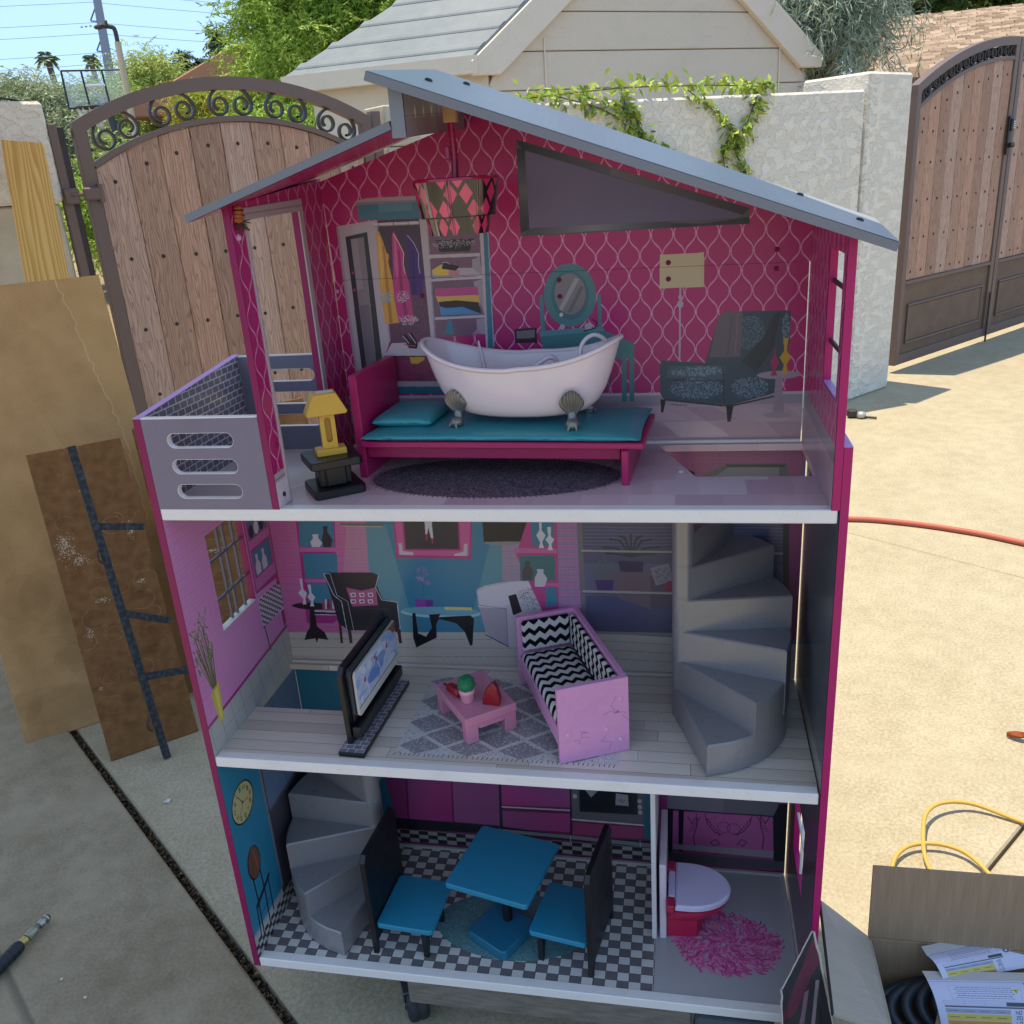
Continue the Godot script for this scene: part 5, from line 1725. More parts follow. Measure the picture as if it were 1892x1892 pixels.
	p.path("a9a4a5",6,[536.5,1033.3,511.3,991.3])
	p.path("6d686c",5,[543,1021.8,523.7,987.7])
	p.poly("5a9096",[478.1,961.6,569.6,965.2,574.1,958.1,479.3,953.7])
	p.poly("467a80",[479.3,953.7,574.1,958.8,615.4,939.5,615,917.7,486.9,916.9])
	p.poly("4d8086",[485.8,927.3,492.2,927.1,488.6,856.6,482,856.7])
	p.poly("4d8086",[497,927,503.4,926.8,500,856.3,493.5,856.4])
	p.poly("4d8086",[597.3,923.8,604.3,923.5,602.8,854,595.7,854.2])
	p.poly("4d8086",[608.1,923.4,615.1,923.2,613.9,853.8,606.8,853.9])
	p.poly("3a1d28",[441.4,966.1,474.4,967.2,474.8,945.2,441.7,945.5])
	p.poly("7a7076",[444.5,962.8,471.9,964.2,471.2,952.4,444.5,951.8])
	p.ell("b5a9ae",512.5,966.6,3.9,3.9)
	p.ell("b5a9ae",550.2,965.9,5.4,5.4)
	p.path("2a2028",1.6,[542.9,959.2,560.2,963.2,562.8,970.8,556.7,975.7])
	p.fuzz("5e5a62",573.6,888.7,7.9,17.7,160)
	p.poly("cbb993",[652.4,1059.8,712.2,1060.3,712.6,1014,652,1014.6])
	p.path("b7a0b4",2.6,[680.2,1014.8,678.8,849.9])
	p.ell("b7a0b4",680.3,991.8,4.4,5.2)
	p.ell("b7a0b4",680.3,1001.5,2.9,3.7)
	p.path("4a2a3a",0.7,[667.1,847.8,690.4,845.7])
	p.poly("354c5a",[651.1,906.4,654.8,913.8,669.4,912.1,715.2,908.2,733.2,974,742.4,979.5,829.7,977.1,830.1,939.5,822,884.2,813.5,862.2,754.5,846,741.2,846.3,656.9,855.8,651.6,866.1])
	p.fuzz("7690a0",703.4,871.2,38.6,15.2,620)
	p.fuzz("7690a0",777.8,870.6,26,15.1,460)
	p.fuzz("64808e",775.7,948.6,20.8,24,420)
	p.fuzz("7690a0",823.9,951.6,5,21.4,160)
	p.poly("47606c",[663.3,904.8,743.8,903.7,740.6,884,660.8,888.6])
	p.fuzz("8aa3ae",703.2,896.2,36,7,240)
	p.path("1f2f39",1.2,[660.8,884.9,740.6,881])
	p.path("1f2f39",1.2,[740.3,902.5,742.4,847.5])
	p.poly("263843",[816,977.2,808.7,928.3,786.6,892.1,765,909.1,795.5,943.1,807.2,971])
	p.poly("6a6069",[732.1,974,742.5,978.8,765.6,978.8,763.7,915.3,721,915.4])
	p.path("574d57",1.4,[751.9,973.2,745.9,918.3])
	p.path("7d727b",1.2,[758.8,975.3,756.5,917.9])
	p.path("5a5058",0.7,[722.2,915.6,720.9,909.3])
	p.path("5a5058",0.7,[725.8,915.5,724.5,909.2])
	p.path("5a5058",0.7,[729.4,915.4,728,909.1])
	p.path("5a5058",0.7,[732.9,915.3,731.6,908.9])
	p.path("5a5058",0.7,[736.5,915.2,735.2,908.8])
	p.path("5a5058",0.7,[740.1,915.1,738.7,908.7])
	p.path("5a5058",0.7,[743.6,914.9,742.3,908.6])
	p.path("5a5058",0.7,[747.2,914.8,745.9,908.5])
	p.path("5a5058",0.7,[750.7,914.7,749.4,908.4])
	p.path("5a5058",0.7,[754.2,914.6,753,908.3])
	p.path("5a5058",0.7,[757.8,914.5,756.5,908.2])
	p.path("5a5058",0.7,[761.3,914.4,760,908.1])
	p.poly("241c22",[652,857.1,659.4,854.4,655.6,836.5,652.8,836.5])
	p.poly("241c22",[745.3,846.2,755.9,845.9,752.1,821,747.7,821.1])
	p.path("3a2a2a",2.2,[656.9,855.8,740,845,754.5,844.7,811.3,857.3])
	p.ell("a3929b",817.2,888,30.2,5.9)
	p.poly("9c8b95",[812.7,883.3,821.1,883,826.3,834.4,811.1,834.7])
	p.ell("a3929b",816.5,830,19.4,4.5)
	p.poly("b02e60",[806,887.1,808.5,894.4,804.4,905.5,809.1,916.3,809.6,928.3,811.9,916.2,816.1,905.2,812.3,894.3,814.9,886.9])
	p.poly("cba136",[820.9,889.2,823.1,902.5,817.2,912.4,822.8,921.8,821.6,939.8,828,939.6,826.5,921.7,832.4,911.9,826.8,902.4,829.7,888.9])
func print_living(p: Painter) -> void:
	p.poly("3b7a95",[14.8,722.4,535.4,720.9,525.9,468.6,-32.9,450.3])
	p.poly("bdb1a6",[-53.7,449.6,525.9,468.6,883.1,457.3,886.4,390.8,-68.1,369.5])
	p.path("857a72",0.8,[-56.1,436.5,525.3,454.5,875.6,443.5])
	p.path("857a72",0.8,[-59.2,418.8,524.7,438.2,876.4,427.9])
	p.path("857a72",0.8,[-62.5,401,524.1,421.8,877.1,412.2])
	p.poly("b8538c",[11.8,760,178.2,758.7,159.7,456.6,-32.9,450.3])
	p.bricks("c9719f",-32.5,452.5,193.6,721.9)
	p.bricks("c9719f",384.9,466,525.4,720.9)
	p.poly("3b7a95",[175.2,722,403.4,721.3,389.4,464.1,159.7,456.6])
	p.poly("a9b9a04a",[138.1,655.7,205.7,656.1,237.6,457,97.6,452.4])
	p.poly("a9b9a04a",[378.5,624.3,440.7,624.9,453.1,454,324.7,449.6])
	p.poly("a62c78",[49.4,667.7,119.1,668,97.2,478.4,89.2,472.1,38.8,470.6,46.7,600.3])
	p.poly("3a7890",[54.9,667.7,116.4,668,110.8,616.6,49.8,615.9])
	p.poly("bf6598",[47.9,614.5,118.3,615.3,117.7,607.4,47.7,606])
	p.poly("3a7890",[52.2,602.6,113.9,604,109.6,558.2,49.9,556.5])
	p.poly("bf6598",[48,555.6,111.3,556.8,110.8,551,48.1,548.9])
	p.poly("3a7890",[52.4,547.8,106,548.9,99.3,502.3,47.9,501])
	p.poly("c9c3c9",[75.1,638.7,86.1,638.8,84.5,631.8,90.7,623.4,85.3,615.5,71.4,615.3,69.6,624.6,75.4,631.7])
	p.poly("2a2432",[96,653.6,104.8,653.6,102.7,643.1,109.9,629.2,105.1,615.2,92.1,615,90.7,629,95.5,643])
	p.path("2a1a24",5,[18.2,503.8,87,505.6])
	p.ell("241820",52.7,504.1,34.8,6.6)
	p.poly("1e151d",[49.3,501,57.9,501.2,56.7,465.1,69.3,453.3,74.2,438.2,55.9,441.2,51.6,431.8,50.1,441,29.1,436.6,35.9,452.2,43.2,461.6])
	p.poly("cfc9cd",[36.8,506.6,40.5,517.2,31.8,528.8,39.3,536.3,38.9,555.4,44,556.9,42.7,536.4,48.4,529.2,43.6,517.2,44.4,507.4])
	p.poly("cfc9cd",[50,503.4,53.8,513,47.8,521.8,53.5,529.3,51.4,544.8,57.7,545.5,56.9,529.4,62.5,521.5,57.2,513.1,58,503.6])
	p.poly("a04060",[74.7,518,78.4,518.1,76.1,498.7,72.5,499.2])
	p.poly("c9bfc3",[79.3,518.1,83,518.2,80.6,498.8,77,499.3])
	p.poly("7a3050",[83.8,518.2,87.5,518.3,85.2,499,81.6,499.5])
	p.poly("a04060",[88.3,518.3,92,518.4,89.7,499.1,86.1,499.6])
	p.poly("c9bfc3",[92.9,518.4,96.5,518.5,94.3,499.2,90.7,499.7])
	p.poly("7a3050",[97.4,518.5,101.1,518.6,98.8,499.3,95.2,499.8])
	p.poly("bdb3ba",[57.3,496.7,98.4,496.3,97.1,487.4,55.7,486.8])
	p.poly("241a24",[56.6,492.8,97.9,492.7,97.4,489.2,56,488.6])
	p.poly("1f1c27",[84.8,566.4,95,568.9,172.4,570.2,183.1,564.7,177.4,545.1,183.9,520.6,209.4,515.4,209.5,457.9,158.1,459.2,114.2,457.8,98.1,470.9,92.9,516.9])
	p.path("cfcbd3",1.2,[84.8,566.4,97,525.9,109.4,514.4,111.5,459.2])
	p.path("cfcbd3",1.2,[182.6,564.7,174.3,542.2,182.4,519.1,209.4,515.4,208.8,463.8])
	p.path("b9b5bf",1.0,[84.8,566.4,96,566.6,102.7,526,120.7,514.7,124.1,458.1])
	p.path("cfcbd3",1.0,[98.1,470.9,114.2,457.8,158.1,459.2])
	p.path("353241",2.0,[130.3,503.1,191.3,501.8])
	p.poly("b8587e",[121.6,541,148.6,535.8,174.3,542.2,174.4,508.7,127.8,505.4])
	p.poly("e0ccd6",[127.4,531,137,531.8,137,523.9,128,523.1])
	p.poly("9a2a55",[129.9,529,135,529.4,135,525.6,130.3,525.2])
	p.poly("e0ccd6",[125.7,518.6,135.3,519.4,135.4,511.5,126.3,510.7])
	p.poly("9a2a55",[128.2,516.6,133.3,517.1,133.4,513.2,128.6,512.8])
	p.poly("e0ccd6",[143,531.3,152.6,532.1,152.6,524.3,143.7,523.5])
	p.poly("9a2a55",[145.6,529.3,150.6,529.7,150.6,526,145.9,525.6])
	p.poly("e0ccd6",[141.4,519,150.9,519.8,151,511.9,142,511.1])
	p.poly("9a2a55",[143.9,517,149,517.4,149,513.6,144.2,513.2])
	p.poly("e0ccd6",[158.6,531.7,168.1,532.5,168.2,524.6,159.2,523.8])
	p.poly("9a2a55",[161.1,529.7,166.1,530.1,166.2,526.3,161.4,525.9])
	p.poly("e0ccd6",[157,519.4,166.5,520.2,166.6,512.3,157.6,511.5])
	p.poly("9a2a55",[159.5,517.4,164.5,517.8,164.6,514,159.8,513.6])
	p.poly("3a2228",[98.1,470.9,102.8,468,100.7,433,96.1,432.8])
	p.poly("3a2228",[113,459.3,119.1,458.6,118.5,433.6,112.8,433.4])
	p.poly("3a2228",[203.1,462.2,209.1,461.5,209.1,436.8,203.5,436.6])
	p.poly("b03a78",[220.1,674.6,354.2,675.1,345.2,597.6,217.5,597.1])
	p.poly("c75a92",[223.2,669.7,350.3,670.2,342.6,602.6,221.4,602.3])
	p.poly("a8306c",[235.3,669.7,331.4,670.1,329,612.1,233.6,611.5])
	p.poly("302a38",[238.3,669.7,329,670.1,326.4,615.1,236.3,614.1])
	p.poly("cfc6cc",[273.6,669.9,286.1,669.9,284.8,652.5,284.8,633.6,282.1,626,280.9,633.6,278.3,652.4,275.3,639.9,273.7,632.3,272.1,639.8])
	p.poly("a83048",[272.2,640.3,275.8,640.4,274.6,629.2,272.7,629.2])
	p.poly("a83048",[280.9,633.6,285.3,633.6,283.7,623.5,281.8,623.5])
	p.poly("bfb5bd",[224.7,624.2,230.1,624.2,229.7,610.1,247.9,607.8,247.3,602.6,224,603.6])
	p.poly("bfb5bd",[341.5,624.1,335.6,624.1,333.6,610.1,318.3,606.1,316.8,602.3,339.2,602.6])
	p.path("4a6a58",0.8,[256.1,504.1,258.5,541.5,258.9,573])
	p.fuzz("c264a4",260.2,573.1,9.8,10,50)
	p.fuzz("d98cbc",255,559.9,6.2,5.3,30)
	p.fuzz("c264a4",266.7,552.8,6.2,4.8,30)
	p.poly("6b2a80",[241.5,522.5,272.8,520.6,270.7,500.4,240.6,500.4])
	p.poly("8a3f98",[241.5,522.5,260.9,521.3,258.2,500.3,240.6,500.4])
	p.ell("a3c4ca",283.5,497.5,69.8,10.3)
	p.ell("6ea2b0",283.7,500.5,67.9,8.1)
	p.poly("19191f",[234.2,495.3,239.3,495.5,240.2,457.2,253.5,450.8,266,469,263,493.4,283.2,495.4,273.9,477.5,272.5,450,233.9,429.2,230.3,448.6])
	p.poly("19191f",[270,488.2,335.2,494.1,340.8,487.6,334.2,438.4,330.2,435.5,322.6,462.7,309.1,478.5,279.8,485.8,272.1,472])
	p.poly("d6c47a",[292,509,338.9,508.9,339.7,503.6,291.4,502.9])
	p.poly("bfb3ba",[349.3,539.5,351.6,543.5,364.2,549.5,383.8,554.6,408,558.4,429.5,560.6,448.4,561,460.1,559.7,464.6,556.2,466,530.5,462.4,493.8,454.9,467,439.1,443.5,419.3,437.4,397.2,436.6,380.4,442.8,366.3,451.9,359.8,463.9,355.9,482.7,354.5,501.4,351.2,509.3])
	p.poly("cfc4ca",[352.4,538.8,363.9,545.9,390.9,552.7,417.4,557.3,441.2,558.3,457.5,556.1,451.9,540.5,432.1,527.1,412.5,518.7,392.8,513.5,373.3,511.4,352.8,514.1])
	p.poly("a99da6",[351.2,509.3,373.1,508.8,398.2,510.5,397.2,486.6,395.5,437.3,380.4,443.4,367.6,453.3,360.4,465.3,356.4,482.7])
	p.path("d8ced4",1.6,[350.6,511.4,373.2,509.8,397.6,512.1])
	p.path("7d727b",1.0,[352.7,513.3,397.3,507.8,396,437.9])
	p.poly("26242c",[402.5,531.6,416,535.8,423.5,503.2,408.5,496.2])
	p.poly("bdb6bb",[417.5,541,447.7,549.4,464.6,512.2,425.6,499.3])
	p.fuzz("2a2830",439.3,527.3,19,21,90)
	p.path("4a2a34",1.6,[358.2,458.4,397.2,436.6])
	p.poly("1e1e28",[369.5,670.2,445.6,670.6,443.5,628.9,405.4,623.5,369.1,626.9])
	p.poly("8a8684",[369.2,627.7,405.8,629,443.1,628.9,440.5,625.1,405.3,622.5,371.3,624.2])
	p.path("6a625a",3.4,[128.4,657.1,202,656.1])
	p.path("b5a78f",1.6,[130.6,653.8,199,653.1])
	p.poly("b5427f",[444.5,670.6,490.1,670.7,485.4,502.3,459.2,501.6,420.6,606.2])
	p.poly("3a7890",[447.9,670.6,485.5,670.7,483.1,623.1,448.4,621])
	p.poly("bf6598",[417.9,617.4,487.4,617,487.1,609.5,417.3,608.7])
	p.poly("3d6d70",[426.4,604.3,483,605.5,482.4,561.7,424.7,559.3])
	p.poly("bf6598",[464.6,556.7,488.4,556.7,488.2,551.1,464.3,550.6])
	p.poly("3a7890",[465.4,549,482.9,549.4,483.7,517.9,464.6,512.2])
	p.poly("cfc9cd",[458.2,617.9,461.1,627.8,455.3,640.1,460.9,648.7,461.4,665.8,465.5,665.8,464.5,648.8,470.5,640.2,464.3,627.9,467,618])
	p.poly("cfc9cd",[472.3,614.3,475.2,624.3,469.6,632.9,474.6,639,473.5,654.2,480,654.7,478.7,639.1,483.9,633,478.8,624.3,481.1,614.4])
	p.poly("52484c",[434,595.1,442.9,595.2,442,587.6,447.4,576.3,443.7,560.9,428.3,560.6,428.6,576,433.5,587.5])
	p.poly("c4bcc2",[453.1,580.9,464,581.1,463.2,574,469.3,565.2,464.2,549.8,447.7,549.4,448.7,566.1,453.4,573.9])
	p.poly("6e6a74",[520.8,674.5,529.9,674.5,529.5,459.9,521.5,471.5])
	p.poly("56556e",[529.4,674.5,836.9,675.6,845.1,476.3,529.7,465.8])
	p.path("6b6b8c",1.0,[531.9,661.1,623.7,660,720.3,661.6,835.2,660.2])
	p.path("4a4a66",1.0,[531.8,658.2,623.6,657.1,720.4,658.7,835.3,657.4])
	p.path("6b6b8c",1.0,[531.6,655.2,623.6,654.2,720.4,655.8,835.4,654.5])
	p.path("4a4a66",1.0,[531.5,652.2,623.6,651.2,720.4,652.9,835.6,651.7])
	p.path("6b6b8c",1.0,[531.4,649.2,623.5,648.3,720.5,650,835.7,648.8])
	p.path("4a4a66",1.0,[531.3,646.2,623.5,645.3,720.5,647.1,835.8,645.9])
	p.path("6b6b8c",1.0,[531.2,643.2,623.4,642.4,720.5,644.2,835.9,643.1])
	p.path("4a4a66",1.0,[531.1,640.2,623.4,639.4,720.6,641.3,836,640.2])
	p.path("6b6b8c",1.0,[531,637.2,623.3,636.4,720.6,638.4,836.1,637.3])
	p.path("4a4a66",1.0,[530.8,634.2,623.3,633.5,720.6,635.5,836.3,634.5])
	p.path("6b6b8c",1.0,[530.7,631.2,623.3,630.5,720.6,632.5,836.4,631.6])
	p.path("4a4a66",1.0,[530.6,628.2,623.2,627.5,720.7,629.6,836.5,628.7])
	p.path("6b6b8c",1.0,[530.5,625.2,623.2,624.6,720.7,626.7,836.6,625.8])
	p.path("4a4a66",1.0,[530.4,622.2,623.1,621.6,720.7,623.7,836.7,622.9])
	p.poly("615f7a",[529.3,592.5,837.9,594.5,840.2,537.6,529.5,530.2])
	p.poly("55546f",[529.7,535.9,840.2,537.6,842.7,476.2,529.7,465.8])
	p.path("3a4048",3.4,[604.2,604.7,582,619.2,559.4,620.6])
	p.path("3a4048",3.4,[604.2,604.7,588.3,631.5,571.9,634.4])
	p.path("3a4048",3.4,[604.2,604.7,595.9,636.5,587,639.9])
	p.path("3a4048",3.4,[604.2,604.7,604.8,639,604.9,642.8])
	p.path("3a4048",3.4,[604.2,604.7,613.7,636.6,622.7,640.2])
	p.path("3a4048",3.4,[604.2,604.7,621.1,631.8,637.3,635])
	p.path("3a4048",3.4,[604.2,604.7,626.8,619.7,649,621.6])
	p.path("3a4048",3.4,[604.2,604.7,584.8,609.4,565.1,609.7])
	p.path("3a4048",3.4,[604.2,604.7,623.7,609.9,643,610.7])
	p.poly("3f3a52",[584,597.5,624,596.7,622.5,578.7,587.3,578.1])
	p.path("5d6462",3.0,[560.3,565,546.7,572.6,537.6,575.9])
	p.path("5d6462",3.0,[560.3,565,550.1,582.5,543.2,589.9])
	p.path("5d6462",3.0,[560.3,565,556.4,588.5,553.7,598.4])
	p.path("5d6462",3.0,[560.3,565,562.6,590.5,563.9,601.4])
	p.path("5d6462",3.0,[560.3,565,568.5,586.7,573.8,596])
	p.path("5d6462",3.0,[560.3,565,573.7,581,582.5,587.8])
	p.path("5d6462",3.0,[560.3,565,575,571.2,584.7,573.9])
	p.poly("4c3a66",[546.1,563.3,576.8,563.9,573.8,545.5,549.4,544.9])
	p.poly("6f5e68",[572.1,579.3,637.5,577.6,634.3,512.7,583.7,531.5])
	p.poly("5e5060",[633.7,572,672.2,561.6,672.1,522.3,634.2,509.9])
	p.poly("85808c",[633.8,585.8,662.4,594.5,669.7,564.3,642.3,555.4])
	p.fuzz("403e4e",652.4,575.1,12.4,13.9,60)
	p.ell("8a3550",664.7,553.1,8.5,11.2)
	p.path("9b978f",3.4,[527,614.1,838.3,613.2])
	p.path("4a4850",1.0,[526.9,611.9,838.4,611])
	p.path("9b978f",4.2,[526.1,543,841.2,541.8])
	p.path("4a4850",1.2,[525.9,539.9,841.3,538.8])
	p.path("8a867f",5,[527.1,468.1,844.1,470.6])
	p.poly("33323c",[831.1,675.6,839.6,675.6,848.2,470.7,839.3,470.4])
	p.poly("8a3a6c",[839.6,675.6,859.7,675.7,869.6,465.8,848.4,465])
	p.rect("8a4a72",520,690,858,790)
	p.bricks("9c5a84",520,690,858,790)
	p.poly("5f5f66",[684.4,724.7,749.5,757.5,834.1,756.8,835.4,724.2])
	p.poly("7d7d84",[714.6,724.6,751.9,752.5,822.8,751.9,823.9,724.2])
	p.poly("3f3f47",[745.6,755.9,831.8,755.2,830.5,751,749.6,751.6])
func print_kitchen(p: Painter) -> void:
	p.poly("6c2850",[-109.1,203.5,642.5,252,640.5,20.7,-151.7,-29.7])
	p.rect("26667c",0,60,160,395)
	p.poly("8f9094",[-44.7,290.5,-0.3,347.7,-0.7,292.9])
	p.poly("55575e",[-37.2,290.9,-3.6,334,-5,292.6])
	p.blend("8a4674","9c2f6c",-0.6,[188.6,177.4,270.8,183.2,264.2,62.2,180.3,60.7])
	p.blend("8f4f7c","86406c",0.8,[274,183.5,360.4,189.6,353.4,60.6,267.4,62.5])
	p.poly("863564",[140.3,174,183.8,177.1,177,60.4,152.7,62.2])
	p.path("4b1c3a",0.9,[183.8,177.1,178.4,58.6])
	p.path("4b1c3a",0.9,[273.3,183.4,267.3,60.6])
	p.poly("2b2733",[359.8,189.5,364.1,189.8,359.3,55.4,354.3,55])
	p.blend("a33a74","8c4a78",0.3,[365,189.9,488.7,198.6,486.1,112.7,361.2,107.9])
	p.blend("8c4a78","a33a74",0.5,[361.2,94.9,486.1,98.1,485.5,57.3,359.9,55.5])
	p.path("b8b0ae",3.0,[360.9,103.8,485.9,106.1])
	p.path("3a333c",1.4,[360.6,99.3,485.7,101.7])
	p.poly("26242c",[489.3,198.6,494,199,487.5,46.3,484,49.7])
	p.poly("5e5a5e",[490.5,198.7,619.4,207.8,617.1,87.5,489.1,83.6])
	p.poly("27252d",[505.5,199.8,608,207,606.4,106.5,503.2,105])
	p.poly("1b1a22",[506.6,154,598.5,155.8,599.2,111.2,504.8,107.7])
	p.ell("aba5a4",496.2,138.1,3.9,4.7)
	p.ell("aba5a4",610.3,136.5,3.8,4.6)
	p.ell("aba5a4",610.7,123.7,3.8,4.7)
	p.ell("aba5a4",611.1,112.3,3.8,4.7)
	p.poly("8f8890",[569.4,150,590.3,148,591,124.2,567.6,124.8])
	p.poly("8f8890",[514,154.5,537.4,152.8,525.2,137.5])
	p.path("26242c",1.0,[573.4,133.5,577.9,138.2,579.2,131.1,585.1,137])
	p.path("bdb7b2",3.2,[489.2,86.6,617.1,84.6])
	p.poly("8a3a62",[489.5,79.2,617,80.2,616.1,54.4,488.4,53.1])
	p.poly("28606c",[619.4,207.8,639.2,209.2,634.8,52.5,617.3,54.6])
	p.poly("1d1b25",[142.8,61.3,354,59.8,485.8,49.9,634.8,50.7,634.7,35.8,485.3,38.6,352.7,41.5,139.7,35.8])
	p.poly("77757a",[353.5,53,485.9,50.6,634.7,45.1,634.7,35.8,485.5,42.4,353,45.4])
	p.path("a9a5a6",1.4,[352.1,54.8,351.8,37.6])
	p.path("a9a5a6",1.4,[484.3,49.8,484.5,32.9])
	p.path("a9a5a6",1.4,[609.9,50.2,610.5,33.5])
	p.checks(-150.7,8,645,36,"8d8884","1f1d22",18.2,9)
	p.poly("8c3a6c",[640.7,171.4,871.7,189,879.6,10.8,639.1,-13.9])
	p.poly("b0588c",[668.2,119.8,837.7,122.2,840.4,47,666.8,45.9])
	p.poly("77727c",[658.7,172.8,753.5,180,753.7,122.2,658.5,125])
	p.poly("6a656d",[753.5,180,841.1,186.6,843.5,122.6,753.7,122.2])
	p.path("211f28",2.4,[658.5,123.2,843.5,122.6])
	p.poly("1f1d26",[658.5,125,668.2,124.3,666.3,30.8,658.8,30.1])
	p.poly("1f1d26",[677.4,122.1,686.8,121.9,684.5,32,677.4,31.9])
	p.poly("1f1d26",[836.5,122.1,845.9,149.3,859.7,150.5,860.2,24.3,841.3,22.4])
	p.ring("4c2344",755,92.5,11,1.0)
	p.ring("4c2344",771.7,90.9,11,1.0)
	p.path("4c2344",1.6,[722.4,118.3,727.4,97.6,739.6,80.4,754,76.3])
	p.path("4c2344",1.6,[708,117.1,709.4,93,703.5,67.9,706.1,40.3])
	p.path("4c2344",1.6,[749.6,53.7,742.2,65.4,732.6,58.3,740,49.7,744.8,54.8])
	p.path("4c2344",1.6,[693.6,109.8,700.9,95.3,705.7,107.8])
	p.ell("5a2a4e",727.3,106.7,1.2,2.7)
	p.ell("5a2a4e",730.7,101.5,1.2,2.7)
	p.ell("5a2a4e",734.1,96.4,1.2,2.7)
	p.ell("5a2a4e",737.5,91.2,1.2,2.7)
	p.ell("5a2a4e",741,86,1.2,2.7)
	p.ell("5a2a4e",744.4,80.9,1.2,2.8)
	p.ell("5a2a4e",747.8,75.7,1.2,2.8)
	p.path("532848",1.3,[715.2,111.7,709.3,105.1])
	p.path("532848",1.3,[712.9,105.4,706.4,100])
	p.path("532848",1.3,[710.5,99.2,703.6,94.9])
	p.path("532848",1.3,[708.2,92.9,700.7,89.8])
	p.path("532848",1.3,[705.8,86.6,697.8,84.6])
	p.path("532848",1.3,[703.4,80.2,694.9,79.5])
	p.path("4c2344",1.6,[802.7,125.1,798.6,103.9,787.2,84.7,773.1,78])
	p.path("4c2344",1.6,[816.6,126.3,816.2,102.4,822.8,78.9,821.4,51.3])
	p.path("4c2344",1.6,[778.4,56.5,785.2,69.4,794.9,64.1,788,54.3,783.1,58.4])
	p.path("4c2344",1.6,[830.8,121.6,824.3,106.1,819.2,117.6])
	p.ell("5a2a4e",798.3,112.8,1.2,2.7)
	p.ell("5a2a4e",795.2,107.2,1.1,2.7)
	p.ell("5a2a4e",792,101.5,1.2,2.7)
	p.ell("5a2a4e",788.9,95.8,1.1,2.7)
	p.ell("5a2a4e",785.7,90.1,1.2,2.8)
	p.ell("5a2a4e",782.5,84.3,1.2,2.7)
	p.ell("5a2a4e",779.3,78.6,1.2,2.8)
	p.path("532848",1.3,[809.8,119.8,815.8,114.3])
	p.path("532848",1.3,[812.3,114,818.8,109.8])
	p.path("532848",1.3,[814.9,108.3,821.7,105.3])
	p.path("532848",1.3,[817.4,102.5,824.7,100.8])
	p.path("532848",1.3,[819.9,96.7,827.7,96.2])
	p.path("532848",1.3,[822.4,90.9,830.6,91.7])
	p.fuzz("602c52",753.5,105.9,26.1,13.5,40)
	p.poly("8f8890",[666.8,48.4,840.4,48.6,839.7,33.1,666.8,37.2])
	p.poly("4e4a50",[656.8,29.9,864.7,27.9,863.1,9.1,656.7,7.1])

# ---------------------------------------------------------------- furniture
func cushion(mb: MB, c: Vector3, lx: float, lz: float, hgt: float, pw: float, wav: float, sd: int, nx := 28, nz := 14) -> void:
	var n := noise(sd, 38.0, 2)
	var top := []
	var bot := []
	for j in nz + 1:
		var a := []
		var b := []
		var v: float = (1.0 - cos(PI * j / nz)) - 1.0
		for i in nx + 1:
			var u: float = (1.0 - cos(PI * i / nx)) - 1.0
			var e: float = pow(max(0.0, 1.0 - pow(abs(u), pw)), 0.45) * pow(max(0.0, 1.0 - pow(abs(v), pw)), 0.45)
			var x := u * lx * 0.5 * (1.0 - 0.018 * (1.0 - v * v) * pow(abs(u), 6))
			var z := v * lz * 0.5 * (1.0 - 0.03 * (1.0 - u * u) * pow(abs(v), 6))
			var w := n.get_noise_2d(x, z) * wav
			var w2 := n.get_noise_2d(x * 2.5 + 3.0, z * 0.4) * wav * (1.0 - e) * 1.8
			a.append(c + Vector3(x + w2 * 0.4, hgt * (0.42 + 0.58 * e) + w + w2, z + w2 * 0.6))
			b.append(c + Vector3(x + w2 * 0.4, hgt * 0.42 * (1.0 - e) + w2 * (1.0 - e), z + w2 * 0.6))
		top.append(a)
		bot.append(b)
	top.reverse()
	mb.grid(top)
	mb.grid(bot)

func rounded(w: float, d: float, r: float, n := 5) -> Array:
	var p := []
	for k in 4:
		var c := Vector2((w / 2 - r) * (1 if k in [0, 3] else -1), (d / 2 - r) * (1 if k < 2 else -1))
		for i in n + 1:
			var a := PI / 2 * k + PI / 2 * i / n
			p.append(c + Vector2(cos(a), sin(a)) * r)
	return p

